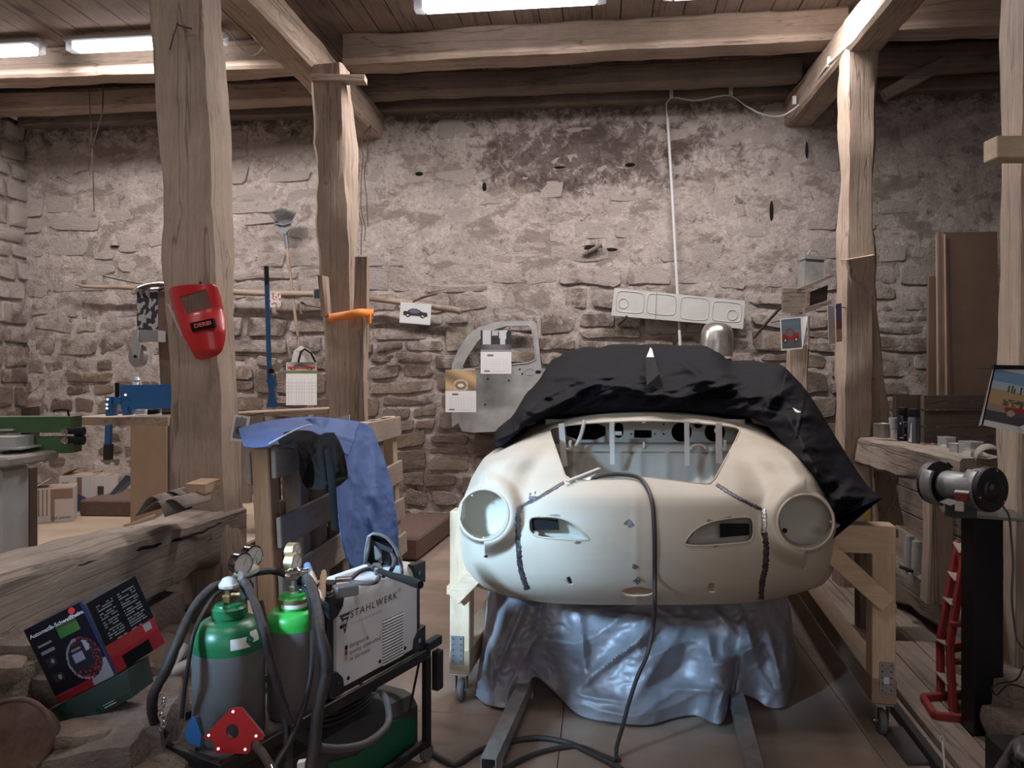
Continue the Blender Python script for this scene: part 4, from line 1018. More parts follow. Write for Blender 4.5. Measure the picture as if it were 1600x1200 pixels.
HOLD = [(722, 574), (728, 560), (745, 534), (762, 518), (790, 509), (826, 508), (831, 514), (836, 545), (837, 562), (826, 567), (727, 577)]
plate(OUTD, HOLD, 6.80, .05, 'door_panel', DGR, dt)
mb = MB(); mb.tube([PY(x, y, 6.80) for x, y in HOLD], .008, 6, closed=True); mb.build('window_frame', DGR, dt, smooth=60)
mb = MB(); mb.box(PY(841, 581, 6.80), (.045, .012, .025)); mb.build('latch', DK, dt)
mb = MB(); mb.tube([PY(842-14, 581, 6.80)+Vector((.045*math.cos(a), 0, .03*math.sin(a))) for a in [2*math.pi*i/20 for i in range(20)]], .004, 6, closed=True); mb.build('handle_recess', DGR, dt, smooth=40)
for i, (x, y) in enumerate(((795, 594), (816, 584), (758, 632), (812, 577), (762, 592))):
    mb = MB(); mb.cyl(PY(x, y, 6.799), PY(x, y, 6.796), .008, n=10); mb.build('screw_hole', DK, dt)
def head_pic(u, v):   # soft sepia picture of a headlamp
    r = math.sqrt(ring2(u, v, .5, .25, .25, .3)); c = (.45, .31, .17)
    k = .5+.5*math.sin(6*(u*.8+v)); c = tuple(a*(.5+.8*k) for a in c)
    if r < 1: c = (.55, .45, .35) if r > .75 else (.25, .17, .12)
    if r < .35: c = (.8, .7, .6)
    return c
def coat_pic(u, v):
    c = (.03, .03, .035)
    if v > .35 and (abs(u-.2) < .14 or abs(u-.72) < .14-.1*(1-v)): c = (.55, .57, .6)
    if v > .75 and abs(u-.47) < .09: c = (.45, .46, .48)
    if v < .35: c = tuple(.05+.12*max(0, math.sin(3*u)) for _ in range(3)) if v > .08 else (.28, .28, .3)
    return c
pxsheet('calendar', 'calendar with a black and white photo hanging in the window of the grey door', 'calendar', [(751, 516), (797, 516), (799, 584), (751, 584)], 6.68, nail=.21, fns=
        [('photo_print', coat_pic, (0, .51, 1, 1), (30, 24)), ('date_sheet', cal_grid, (0, 0, 1, .5), (60, 45))])
pxsheet('calendar', 'calendar with a sepia photo of a headlamp at the left edge of the grey door', 'calendar', [(696, 578), (743, 577), (744, 644), (696, 644)], 6.68, nail=.21, fns=
        [('photo_print', head_pic, (0, .51, 1, 1), (30, 24)), ('date_sheet', cal_grid, (0, 0, 1, .5), (60, 45))])
t = pxsheet('calendar', 'calendar with a red car on grass hanging at the left of the second post', 'calendar', [(447, 566), (495, 566), (495, 633), (447, 633)], 6.9, nail=.3, fns=
        [('photo_print', car_pic((.45, .45, .44), (.16, .22, .07), (.5, .06, .06), .25, .52, 1.25), (0, .74, 1, 1), (36, 16)), ('date_sheet', lambda u, v: (.58, .58, .62) if ((u*12) % 1 < .1 or (v*10) % 1 < .1) and v < .85 else WHT, (0, 0, 1, .73), (60, 50))])
mb = MB(); c = [P(455, 566, 6.88), P(494, 566, 6.88), P(492, 556, 6.86), P(482, 546, 6.85), P(470, 540, 6.85), P(459, 548, 6.86)]; mb.add(c+[q+Vector((0, .006, 0)) for q in c], [tuple(range(6)), tuple(range(6, 12))[::-1]]+[(i, (i+1) % 6, 6+(i+1) % 6, 6+i) for i in range(6)])
mb.build('curled_page', mat('paper_white', (0, 0, 0)), t); 
mb = MB(); mb.tube([P(466, 566, 6.86), P(470, 550, 6.84), P(476, 545, 6.84), P(486, 552, 6.84), P(493, 566, 6.85)], .010, 6, flat=.4); mb.build('dark_strap', DK, t)
# long light grey sheet metal panel with four pressed fields
pt = thing('pressed_sheet_metal', 'long pale grey pressed sheet metal panel hanging askew above the car', 'panel', PY(1060, 515, 6.78))
plate([(960, 450), (1164, 470), (1161, 514), (1130, 511), (1118, 507), (955, 493)], None, 6.79, .025, 'panel_face', mat('panel_grey', (.50, .50, .49), .5, .1, var=.08, bump=.05), pt)
for (x0, x1, t0, t1) in ((962, 1007, 454, 489), (1010, 1057, 458, 492), (1062, 1108, 463, 500), (1112, 1159, 470, 503)):
    mb = MB(); sl = .085; q = [(x0+2, t0), (x1, t0+sl*(x1-x0)), (x1-2, t1+sl*(x1-x0)*.3), (x0, t1-2)]
    q = [(q[i][0]+(q[j][0]-q[i][0])*f, q[i][1]+(q[j][1]-q[i][1])*f) for i in range(4) for j, f in (((i-1) % 4, .12), ((i+1) % 4, .12))]
    mb.tube([PY(x, y, 6.79) for x, y in smooth_poly(q, 1)], .005, 6, closed=True); mb.build('pressed_field', mat('panel_grey', (0, 0, 0)), pt, smooth=60)
for x, y in ((974, 474), (1144, 492)):
    mb = MB(); mb.tube([PY(x, y, 6.788)+Vector((.043*math.cos(a), 0, .043*math.sin(a))) for a in [2*math.pi*i/24 for i in range(24)]], .005, 6, closed=True); mb.build('round_pressing', mat('panel_grey', (0, 0, 0)), pt, smooth=60)
mb = MB(); mb.beam(PY(1026, 457, 6.787), PY(1024, 500, 6.787), .006, .006); mb.build('panel_joint', mat('joint_grey', (.3, .3, .3)), pt)
mb = MB(); mb.tube([PY(966, 508, 6.84), PY(974, 500, 6.78), PY(980, 494, 6.76)], .012, 8); tag(mb.build('wall_hook', mat('rusty_iron', (0, 0, 0)), smooth=60), 'rusty iron hook under the left end of the pale panel', 'hook')
# polished steel headlamp shell behind the cover
mb = MB(); mb.lathe([(.135, -.02), (.13, .08), (.125, .16), (.10, .215), (.06, .235), (0, .24)], Matrix.Translation(P(1118, 551, 6.1)) @ Matrix.Rotation(R(5), 4, 'Y'), 28)
tag(mb.build('steel_shell', mat('brushed_steel', (.42, .41, .40), .32, .9, var=.25, scale=10, bump=.1), smooth=40), 'dull steel domed shell standing behind the black cover', 'steel shell')
mb = MB(); mb.beam(P(1118, 562, 6.1), P(1118, 600, 6.15), .25, .04, up=(0, 1, 0)); mb.beam(P(1118, 600, 6.15), Vector((P(1118, 600, 6.15).x, P(1118, 600, 6.15).y, 0)), .12, .12, up=(0, 1, 0)); tag(mb.build('shell_stand', OAKD('z')), 'dark stand behind the cover carrying the steel shell', 'stand')
mb = MB(); mb.tube([PY(1178, 528, 6.85), PY(1200, 502, 6.75), PY(1224, 476, 6.6)], .012, 8); tag(mb.build('iron_bar', mat('rusty_iron', (0, 0, 0)), smooth=60), 'dark iron bar leaning against the wall right of the pale panel', 'bar')
# old wooden box and tin on the wall at right
bt = thing('wooden_box', 'old open brown wooden box fixed high beside the right post', 'box', P(1265, 490, 5.9))
def hexa(mb, c):  # 8 corners: front TL TR BR BL then back
    mb.add(c, [(3, 2, 1, 0), (4, 5, 6, 7), (0, 1, 5, 4), (1, 2, 6, 5), (2, 3, 7, 6), (3, 0, 4, 7)]); return mb
def pbox(mb, quad, d0, d1, dx=0, dy=0):   # quad on image at depth d0, extruded straight back to depth d1
    f = [P(x, y, d0) for x, y in quad]; sh = FWD*(d1-d0)+RGT*dx+Vector((0, 0, dy)); return hexa(mb, f+[q+sh for q in f])
mb = MB(); pbox(mb, [(1224, 450), (1262, 452), (1258, 488), (1223, 488)], 5.7, 5.73); mb.build('side_board', OAKD('x'), bt)
mb = MB(); pbox(mb, [(1258, 481), (1300, 468), (1299, 474), (1258, 490)], 5.65, 5.95); mb.build('bottom_board', OAKD('x'), bt)
mb = MB(); pbox(mb, [(1245, 452), (1302, 428), (1300, 433), (1246, 458)], 5.7, 5.9); mb.build('flap', OAKD('x'), bt)
mb = MB(); pbox(mb, [(1262, 458), (1294, 445), (1292, 470), (1261, 484)], 5.85, 5.87); mb.build('back_board', OAKD('x'), bt)
mb = MB(); pbox(mb, [(1261, 456), (1266, 454), (1265, 482), (1260, 484)], 5.68, 5.8); mb.build('divider', OAKD('x'), bt)
t = thing('tin_canister', 'dusty grey metal tin standing on top of the wooden box', 'tin', P(1272, 432, 6.05))
mb = MB(); pbox(mb, [(1259, 402), (1288, 404), (1286, 440), (1255, 452)], 5.80, 5.92); mb.build('tin_body', mat('dusty_tin', (.24, .24, .23), .7, .2, var=.3), t)
mb = MB(); pbox(mb, [(1258, 398), (1290, 400), (1289, 406), (1258, 404)], 5.79, 5.93); mb.build('lid', mat('dusty_tin', (0, 0, 0)), t)
mb = MB(); mb.tube([P(1262, 398, 5.85), P(1266, 391, 5.85), P(1276, 392, 5.85), P(1282, 400, 5.85)], .006, 6); mb.build('handle', mat('dusty_tin', (0, 0, 0)), t)
red_pic = car_pic((.12, .17, .22), (.10, .105, .12), (.28, .03, .03), .3, .40, 1.25, .45)
t = pxsheet('calendar', 'curling calendar with a red car under bare trees below the wooden box', 'calendar', [(1219, 498), (1262, 494), (1254, 545), (1221, 548)], 5.62, nail=.5, fns=[('photo_print', lambda u, v: red_pic(u, v) if not (v > .45 and (u*9+v) % 1 < .14) else (.1, .11, .12), (.04, .06, .96, .97), (36, 40))], m=GLOSS)
mb = MB(); mb.grid([[P(1262+3*f, 495+50*g, 5.6+.08*f*(2-f)) for f in (0, .5, 1)] for g in (0, .33, .66, 1)]); mb.build('curled_page', mat('paper_white', (0, 0, 0)), t, solid=.002)
t = thing('calendar', 'curled calendar seen edge on, hanging on the right post', 'calendar', P(1302, 536, 5.0))
mb = MB(); mb.grid([[P(1295+10*math.sin(f*math.pi/2)-2*g, 537-60*g+(0 if g < .9 else 4*f), 4.95+.10*f) for f in [k/8 for k in range(9)]] for g in (0, .25, .5, .75, 1)]); mb.build('curled_page', mat('paper_white', (0, 0, 0)), t, solid=.002)
cq = [P(1306, 475, 4.98), P(1314, 480, 5.03), P(1316, 533, 5.03), P(1307, 535, 4.98)]
picture('photo_print', lambda u, v: (.7, .5, .3) if v < .35 else ((.35, .12, .14) if v < .6 else (.2, .2, .4)), cq[3], cq[2]-cq[3], cq[0]-cq[3], 8, 24, PP, t)
mb = MB(); mb.cyl(P(1305, 480, 4.97), P(1330, 481, 5.2), .003, n=6); mb.build('nail', DK, t)
# hardboard sheets behind the right post
t = thing('board_stack', 'tall brown fibreboard sheets leaning on the back wall at right', 'boards', P(1512, 620, 6.1))
for i, (q, d) in enumerate((([(1466, 363), (1473, 362), (1484, 850), (1466, 850)], 6.2), ([(1474, 363), (1558, 362), (1568, 850), (1483, 850)], 6.12), ([(1452, 432), (1466, 432), (1466, 850), (1448, 850)], 6.25))):
    mb = MB(); pbox(mb, q, d, d+.03); mb.build('fibreboard', [mat('hardboard_edge', (.30, .22, .17), .7), mat('hardboard', (.21, .14, .10), .65, var=.12, scale=3), mat('hardboard', (0, 0, 0))][i], t)
for k, x in enumerate((1463, 1476)):
    mb = MB(); mb.beam(P(x, 366, 6.10), P(x+3, 618, 6.08), .012, .01); mb.build('bright_edge', mat('edge_pale', (.48, .36, .27), .7), t)
t = thing('plank_crate', 'dark wooden plank crate under the brown fibreboard sheets', 'crate', P(1510, 700, 5.9))
for i, (y0_, y1_) in enumerate(((617, 640), (641, 666), (667, 700), (700, 728))):
    mb = MB(); pbox(mb, [(1444, y0_+1), (1640, y0_-1+i*2), (1640, y1_-1), (1444, y1_)], 5.75+.01*(i % 2), 5.80+.01*(i % 2)); mb.build('plank', wood('crate_oak', (.09, .062, .05), (.17, .125, .10), 'x'), t)
mb = MB(); pbox(mb, [(1400, 617), (1443, 617), (1443, 690), (1400, 690)], 5.9, 5.95); mb.build('post', wood('crate_oak', (.10, .07, .055), (.18, .13, .10), 'z'), t)
# ------------------------------------------------------------------ things of the left bay
# red welding mask
t = thing('welding_mask', 'red hand-held welding mask hanging on the big left post', 'welding mask', P(308, 562, 3.75))
RED = mat('mask_red', (.50, .018, .022), .38, var=.06, bump=.02, coat=.2)
outl = lambda a: a
MP = [(264, 456), (268, 448), (290, 445), (330, 443), (339, 448), (345, 465), (352, 500), (352, 530), (347, 548), (340, 555), (316, 563), (306, 560), (285, 522), (270, 480)]
WN = [(281, 464), (322, 452), (332, 480), (291, 492)]
def mz(x, y):   # mask relief towards the camera
    cx_ = 306+(y-445)*.14; k = (x-cx_)/42
    return 3.72-.10*max(0, 1-k*k)**.6-.05*sst(480, 520, y)+.03*sst(545, 563, y)
sdf = [poly_sdf(MP), poly_sdf(WN)]
nx_, ny_ = 70, 90; V3 = []; SD = []; faces = []; ecache = {}
for j in range(ny_+1):
    for i in range(nx_+1):
        x, y = 258+100*i/nx_, 438+130*j/ny_; V3.append(P(x, y, mz(x, y))); SD.append(min(-sdf[0](x, y), sdf[1](x, y)))
verts = list(V3)
for j in range(ny_):
    for i in range(nx_):
        q = [j*(nx_+1)+i, (j+1)*(nx_+1)+i, (j+1)*(nx_+1)+i+1, j*(nx_+1)+i+1]; ins = [SD[k] > 0 for k in q]
        if all(ins): faces.append(q)
        elif any(ins):
            out = []
            for k in range(4):
                a, b = q[k], q[(k+1) % 4]
                if SD[a] > 0: out.append(a)
                if (SD[a] > 0) != (SD[b] > 0): out.append(evert(a, b))
            if len(out) > 2: faces.append(out)
mb = MB(); mb.add(verts, faces); mb.build('mask_shell', RED, t, smooth=60, solid=.004)
mb = MB(); ring = [P(x, y, mz(x, y)) for x, y in smooth_poly(MP, 1)]; bk = [P(308+(x-308)*.99, 503+(y-503)*.99, 3.78) for x, y in smooth_poly(MP, 1)]; mb.grid([ring, bk], wrap=True); mb.build('mask_side', RED, t, smooth=60, solid=.003)
mb = MB(); mb.tube([P(x, y, mz(x, y)+.002) for x, y in WN], .005, 6, closed=True); mb.build('window_rim', RED, t)
mb = MB(); c = [P(x, y, 3.72) for x, y in WN]; mb.add(c, [(0, 1, 2, 3)]); mb.build('window_glass', mat('smoked_glass', (.10, .085, .08), .15, alpha=.5), t)
q = [P(296, 505, mz(296, 505)-.02), P(332, 497, mz(332, 497)-.035), P(335, 510, mz(335, 510)-.035), P(300, 518, mz(300, 518)-.02)]
mb = MB(); mb.add(q+[a+FWD*.03 for a in q], [(3, 2, 1, 0), (4, 5, 6, 7), (0, 1, 5, 4), (1, 2, 6, 5), (2, 3, 7, 6), (3, 0, 4, 7)]); lb = mb.build('label_plate', mat('label_black', (.008, .007, .008), .85, spec=.1), t)
U = (q[2]-q[3]); text('DERBI', q[3]+U*.16+(q[0]-q[3])*.30, U, q[0]-q[3], .031, mat('label_red', (.65, .05, .05), .5), lb, depth=.002, bold=.02)
mb = MB(); mb.cyl(P(313, 442, 3.69), P(313, 442, 4.05), .006, n=8); mb.build('top_screw', DK, t)
mb = MB(); mb.grid([[P(261+3*f-2*g+g*24, 475+50*g, 3.80-.05*f) for f in (0, 1)] for g in (0, .25, .5, .75, 1)]); mb.build('inner_lining', mat('lining_white', (.6, .57, .53), .7), t, solid=.003)
# small framed picture card on the post
t = pxsheet('picture_card', 'small white framed grey photo card hanging at the right edge of the big post', 'picture', [(366, 648), (391, 651), (383, 691), (359, 688)], 3.98, nail=.35, fns=
            [('photo_print', lambda u, v: (.05, .055, .065) if ring2(u, v, .5, .4, .3, .2) < 1 else tuple((.16+.12*v,)*3), (.14, .10, .86, .92), (20, 24))])
# bent wire and nails of the post
mb = MB(); mb.tube([P(277, 36, 3.95), P(276, 42, 3.9), P(270, 60, 3.88), P(265, 78, 3.9)], .004, 5); mb.tube([P(277, 38, 3.9), P(288, 42, 3.9), P(300, 45, 3.92)], .004, 5); tag(mb.build('bent_wire', mat('rusty_iron', (0, 0, 0))), 'bent wire and nail near the top of the big left post', 'wire')
mb = MB(); mb.tube(cpath([P(352, 45, 5.5), P(360, 52, 5.5), P(375, 75, 5.4), P(395, 87, 5.4), P(412, 70, 5.3), P(413, 45, 5.2)], 20), .005, 6); tag(mb.build('cable', mat('white_cable', (0, 0, 0))), 'thin white cable looping from the lamp behind the big post', 'cable')
mb = MB(); mb.tube([P(137, 95, 6.6), P(139, 140, 6.6), P(144, 230, 6.8)], .004, 5); mb.tube([P(163, 95, 6.6), P(160, 175, 6.6), P(144, 232, 6.8), P(146, 300, 6.85), P(147, 330, 6.85)], .006, 5); tag(mb.build('hanging_wire', mat('rusty_iron', (0, 0, 0))), 'forked wire hanging down the wall of the left bay', 'wire')
rs = random.Random(4); mb = MB()
for k in range(3):
    x = 562+k*5; mb.tube(cpath([P(580, 195, 6.6)]+[P(x+rs.uniform(-4, 4), 222+j*22, 6.6) for j in range(9-k)], 30), .004, 5)
tag(mb.build('hanging_wire', mat('rusty_iron', (0, 0, 0))), 'tangle of thin wires hanging at the right of the second post', 'wire')
# blue long-lever tool
BLU = mat('tool_blue', (.035, .16, .42), .42, .1, var=.1, bump=.05)
t = thing('lever_press', 'blue hand lever press with a long upright handle on the far bench', 'press', P(425, 632, 5.6))
mb = MB(); mb.beam(P(417, 444, 5.6), P(421, 590, 5.6), .028, .028, up=(0, 1, 0)); mb.build('lever', BLU, t)
mb = MB(); mb.cyl(P(416, 416, 5.6), P(417, 446, 5.6), .017, n=14); mb.build('grip', mat('grip_black', (.02, .02, .022), .6), t, smooth=40)
mb = MB(); mb.prism([(0, 0), (.075, 0), (.065, .06), (.05, .12), (.075, .17), (.03, .25), (.0, .20), (.02, .1)], .03, Matrix.Translation(P(419, 636, 5.62)) @ Matrix.Rotation(R(90), 4, 'X')); mb.build('frame', BLU, t)
mb = MB(); mb.cyl(P(435, 573, 5.58), P(433, 574, 5.53), .032, n=18); mb.build('dial', mat('chrome', (.75, .75, .75), .15, 1.0, bump=0), t, smooth=40)
mb = MB(); mb.cyl(P(424, 576, 5.55), P(424, 583, 5.55), .022, n=10); mb.build('clamp', DK, t, smooth=40)
t = thing('far_bench', 'plain wooden bench board behind the second post at left', 'bench', P(450, 645, 5.8))
mb = MB(); mb.beam(P(362, 648, 5.9), P(536, 640, 5.7), .5, .035, up=(0, 0, 1)); mb.build('bench_top', OAK('x'), t)
for x in (385, 520):
    mb = MB(); a = P(x, 652, 6.85); mb.beam(a, Vector((a.x, a.y, .0)), .08, .08, up=(0, 1, 0)); mb.build('leg', OAKD('z'), t)
# workbench with blue sheet metal machine
t = thing('work_bench', 'thick pale wooden bench top on a board pedestal behind the big post', 'bench', PZ(235, 815, .3))
ax = P(115, 652, 4.9); bx_ = P(292, 652, 4.9)
mb = MB(); f = [P(118, 651, 4.85), P(262, 652, 4.55), P(262, 664, 4.55), P(118, 663, 4.85)]
top = [P(118, 652, 4.9), P(262, 652, 4.45), P(300, 646, 4.75), P(160, 647, 5.3)]
mb.add([q for q in top]+[q-Vector((0, 0, .05)) for q in top], [(0, 1, 2, 3), (7, 6, 5, 4), (0, 4, 5, 1), (1, 5, 6, 2), (2, 6, 7, 3), (3, 7, 4, 0)]); mb.build('bench_top', OAK('x'), t)
def vbox(mb, p0, p1, w_, z0, z1):   # upright wall from p0 to p1 (xy) of thickness w_
    a, b = Vector((p0.x, p0.y, (z0+z1)/2)), Vector((p1.x, p1.y, (z0+z1)/2)); return mb.beam(a, b, w_, z1-z0, up=(0, 0, 1), ch=.002)
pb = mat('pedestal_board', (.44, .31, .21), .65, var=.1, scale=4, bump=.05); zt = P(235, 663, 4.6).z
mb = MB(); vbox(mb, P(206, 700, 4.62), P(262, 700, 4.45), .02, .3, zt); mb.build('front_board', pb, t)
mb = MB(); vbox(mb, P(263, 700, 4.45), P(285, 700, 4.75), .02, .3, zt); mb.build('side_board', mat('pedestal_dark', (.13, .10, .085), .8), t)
t = thing('sheet_folder', 'blue sheet metal bending machine clamped on the bench behind the big post', 'machine', P(230, 650, 4.7))
mb = MB(); pbox(mb, [(187, 602), (292, 600), (292, 637), (189, 640)], 4.62, 4.66); mb.build('blade_beam', BLU, t)
mb = MB(); pbox(mb, [(165, 620), (173, 620), (174, 650), (165, 650)], 4.6, 4.68); pbox(mb, [(173, 620), (190, 621), (190, 632), (173, 631)], 4.62, 4.66); pbox(mb, [(191, 636), (199, 636), (199, 649), (191, 649)], 4.6, 4.68); mb.build('frame', BLU, t)
mb = MB(); pbox(mb, [(164, 664), (172, 664), (171, 696), (163, 696)], 4.6, 4.63); mb.build('lever', BLU, t)
mb = MB(); pbox(mb, [(162, 695), (171, 695), (170, 719), (161, 719)], 4.59, 4.64); mb.build('grip', mat('grip_black', (0, 0, 0)), t)
mb = MB(); mb.cyl(P(183, 598, 4.64), P(183, 620, 4.64), .012, n=10); mb.build('spindle', DK, t)
for x, y in ((168, 624), (167, 632), (167, 638), (196, 617)):
    mb = MB(); mb.cyl(P(x, y, 4.6), P(x, y, 4.585), .008, n=8); mb.build('bolt', mat('chrome', (0, 0, 0)), t, smooth=40)
mb = MB(); mb.cyl(P(254, 645, 4.5), P(290, 643, 4.5), .012, n=10); tag(mb.build('round_bar', mat('grip_black', (0, 0, 0)), smooth=40), 'short black round bar lying on the pale bench top', 'bar')
for i, (x, lb) in enumerate(((217, 'small white block under the blue machine'), (236, 'small dark clamp under the blue machine'))):
    mb = MB(); pbox(mb, [(x-6, 641), (x+8, 640), (x+8, 647), (x-6, 648)], 4.75, 4.8); tag(mb.build('bench_block', mat('paper_white', (0, 0, 0)) if i == 0 else DK), lb, 'block')
# castor wheel on bracket (english wheel style) with picture and chrome dome
t = thing('wheel_castor', 'grey castor wheel in a white bracket standing on the blue machine', 'castor', P(213, 598, 4.8))
mb = MB(); mb.lathe([(.01, -.02), (.05, -.02), (.07, -.016), (.07, .016), (.05, .02), (.01, .02)], Matrix.Translation(P(216, 556, 4.67)) @ Matrix.Rotation(R(70), 4, 'Z') @ Matrix.Rotation(R(90), 4, 'Y'), 28); mb.build('wheel', mat('wheel_grey', (.40, .39, .39), .4, .5), t, smooth=40)
WS = mat('white_steel2', (.55, .55, .56), .4, .3, var=.05)
mb = MB(); pbox(mb, [(203, 534), (220, 534), (216, 561), (208, 561)], 4.58, 4.59); mb.build('fork', WS, t)
mb = MB(); pbox(mb, [(207, 516), (215, 516), (215, 535), (207, 535)], 4.60, 4.66); mb.build('stem', WS, t)
mb = MB(); pbox(mb, [(215, 515), (247, 516), (247, 534), (215, 533)], 4.62, 4.72); mb.build('bracket', mat('bracket_grey', (.38, .38, .39), .5, .3), t)
mb = MB(); mb.lathe([(.03, -.045), (.03, -.02), (.018, .0), (.026, .012), (.016, .03), (0, .034)], Matrix.Translation(P(213, 597, 4.67)), 16); mb.build('adjuster', WS, t, smooth=40)
mb = MB(); mb.cyl(P(211, 557, 4.575), P(211, 557, 4.56), .01, n=10); mb.build('axle', DK, t)
for q_ in ((208, 604, 4.64), (219, 604, 4.64)): 
    mb = MB(); mb.box(P(*q_), (.012, .02, .06)); mb.build('yoke', WS, t)
def sil(u, v): 
    n_ = nz((u*5, v*6, 2), 1.3, 4); return (.55, .56, .58) if n_ > .18 else (.05, .05, .065)
pxsheet('poster', 'silvery dark picture of a figure at the left of the big post', 'poster', [(214, 458), (247, 454), (247, 515), (214, 517)], 4.745, fns=[('photo_print', sil, (0, 0, 1, 1), (34, 50))])
mb = MB(); mb.lathe([(.13, 0), (.125, .02), (.10, .05), (.05, .066), (0, .07)], Matrix.Translation(P(240, 455, 4.76)) @ Matrix.Rotation(R(-8), 4, 'Y') @ Matrix.Diagonal((1.1, .6, .75, 1)), 30); tag(mb.build('chrome_bowl', mat('chrome', (0, 0, 0)), smooth=50, solid=.003), 'polished chrome bowl upside down at the left of the big post', 'bowl')
mb = MB(); pbox(mb, [(243, 454), (266, 455), (281, 815), (262, 815)], 4.75, 4.78); tag(mb.build('narrow_board', wood('brown_ply', (.20, .13, .085), (.31, .215, .15), 'z', crack=False)), 'narrow brown board leaning behind the red welding mask', 'board')
# green bending rolls
GRN = mat('machine_green', (.055, .125, .05), .5, var=.12, bump=.08)
t = thing('bead_roller', 'green bead rolling machine on a white pedestal at the left edge', 'machine', P(60, 715, 3.6))
mb = MB(); pbox(mb, [(-60, 652), (110, 651), (110, 676), (-60, 677)], 3.75, 3.85); mb.build('upper_arm', GRN, t)
mb = MB(); pbox(mb, [(-60, 686), (110, 683), (110, 708), (-60, 711)], 3.75, 3.85); mb.build('lower_arm', GRN, t)
for i, y in enumerate((674, 688)):
    mb = MB(); a = P(104, y, 3.74); b = P(118, y, 3.74); mb.cyl(a, b, .014, n=14); mb.cyl(b, P(131, y, 3.74), .022, n=18); mb.build('roller', DK, t, smooth=40)
    mb = MB(); mb.lathe([(.012, -.01), (.018, 0), (.012, .012)], Matrix.Translation(P(101, y, 3.72)) @ Matrix.Rotation(R(90), 4, 'X'), 12); mb.build('oil_nipple', mat('chrome', (0, 0, 0)), t, smooth=40)
mb = MB(); pbox(mb, [(33, 636), (47, 636), (47, 725), (33, 725)], 3.9, 3.98); mb.build('spindle_post', mat('rusty_iron', (0, 0, 0)), t)
mb = MB(); mb.tube([P(83, 642, 3.8), P(98, 640, 3.8), P(106, 641, 3.8), P(108, 652, 3.8)], .005, 6); mb.build('wire_hook', DK, t)
mb = MB(); pbox(mb, [(-20, 683), (24, 683), (24, 702), (-20, 702)], 3.6, 3.74); mb.build('guide_block', WS, t)
mb = MB(); pbox(mb, [(-20, 700), (32, 700), (32, 703), (-20, 703)], 3.58, 3.74); mb.build('guide_plate', WS, t)
mb = MB(); mb.cyl(P(10, 712, 3.62), P(12, 713, 3.58), .02, n=14); mb.build('knob', DK, t, smooth=40)
mb = MB(); pbox(mb, [(-10, 671), (20, 670), (20, 673), (-10, 674)], 3.72, 3.74); mb.build('scale_bar', WS, t)
PED = mat('pedestal_white', (.50, .51, .52), .5, var=.12, bump=.05)
t = thing('pedestal', 'whitish cast pedestal column under the green machine', 'pedestal', PZ(10, 900, .31))
c_ = P(5, 720, 3.62)
mb = MB(); mb.box((c_.x-.05, c_.y, 1.075), (.42, .34, .045), ch=.02); mb.build('top_plate', mat('pedestal_top', (.34, .32, .29), .6, var=.2), t)
mb = MB(); mb.box((c_.x-.07, c_.y, .68), (.27, .22, .74), ch=.03); mb.build('column', PED, t)
mb = MB(); mb.box((c_.x-.07, c_.y, .33), (.4, .34, .05), ch=.02); mb.build('foot_plate', PED, t)
mb = MB(); mb.beam(P(45, 730, 4.2), Vector((P(45, 730, 4.2).x, P(45, 730, 4.2).y, .31)), .06, .06, up=(0, 1, 0)); mb.beam(P(28, 740, 4.15), PZ(55, 795, .33)+Vector((0, 0, 0)), .03, .03); tag(mb.build('iron_stand', mat('rusty_iron', (0, 0, 0))), 'dark rusty iron stand behind the white pedestal', 'stand')
# cardboard boxes with labels
CB = mat('cardboard', (.36, .26, .19), .8, var=.1, bump=.05)
CBW = mat('printed_card', (.62, .58, .55), .7, var=.06)
def carton(label, px, py, d, w_, dp, h_, rot, prints, openf=True, m=None):
    c = P(px, py, d); c.z = .30; t = thing('cardboard_box', label, 'box', c, rot); M = Matrix.Translation(c) @ Matrix.Rotation(rot, 4, 'Z')
    for a, b, nm in (((0, -dp/2, h_/2), (w_, .005, h_), 'side'), ((0, dp/2, h_/2), (w_, .005, h_), 'side'), ((-w_/2, 0, h_/2), (.005, dp, h_), 'side'), ((w_/2, 0, h_/2), (.005, dp, h_), 'side'), ((0, 0, .003), (w_, dp, .005), 'bottom')):
        mb = MB(M); mb.box(a, b, ch=.001); mb.build(nm, m or CBW, t)
    for sg in (-1, 1):
        mb = MB(M @ Matrix.Translation((0, sg*dp/2, h_)) @ Matrix.Rotation(sg*R(25 if openf else -2), 4, 'X')); mb.box((0, -sg*dp/4, 0.002), (w_, dp/2, .004), ch=.001); mb.build('flap', CB, t)
    mb = MB(M @ Matrix.Translation((-w_/2, 0, h_)) @ Matrix.Rotation(R(-30), 4, 'Y')); mb.box((w_/5, 0, .002), (w_/2.5, dp*.9, .004), ch=.001); mb.build('flap', CB, t)
    for fn, (x0, z0, x1, z1), k in prints:
        picture('print', fn, M @ Vector((x0, -dp/2-.004, z0)), M.to_3x3() @ Vector((x1-x0, 0, 0)), Vector((0, 0, z1-z0)), k, k, PP, t)
    return t, M
t, M = carton('white and brown open cardboard box at the left of the brown foam block', 87, 799, 6.05, .27, .22, .27, R(30), [(lambda u, v: (.16, .10, .08) if (u*4) % 1 < .3 and v > .2 else (.60, .56, .54), (-.13, .01, -.02, .26), 16), (lambda u, v: (.30, .21, .15) if v > .7 or abs(u-.1) < .08 else (.62, .58, .56), (-.02, .01, .13, .26), 16)])
text('Full power', M @ Vector((-.01, -.118, .03)), M.to_3x3() @ Vector((1, 0, 0)), (0, 0, 1), .03, mat('ink_dark', (.05, .05, .06), .6), t)
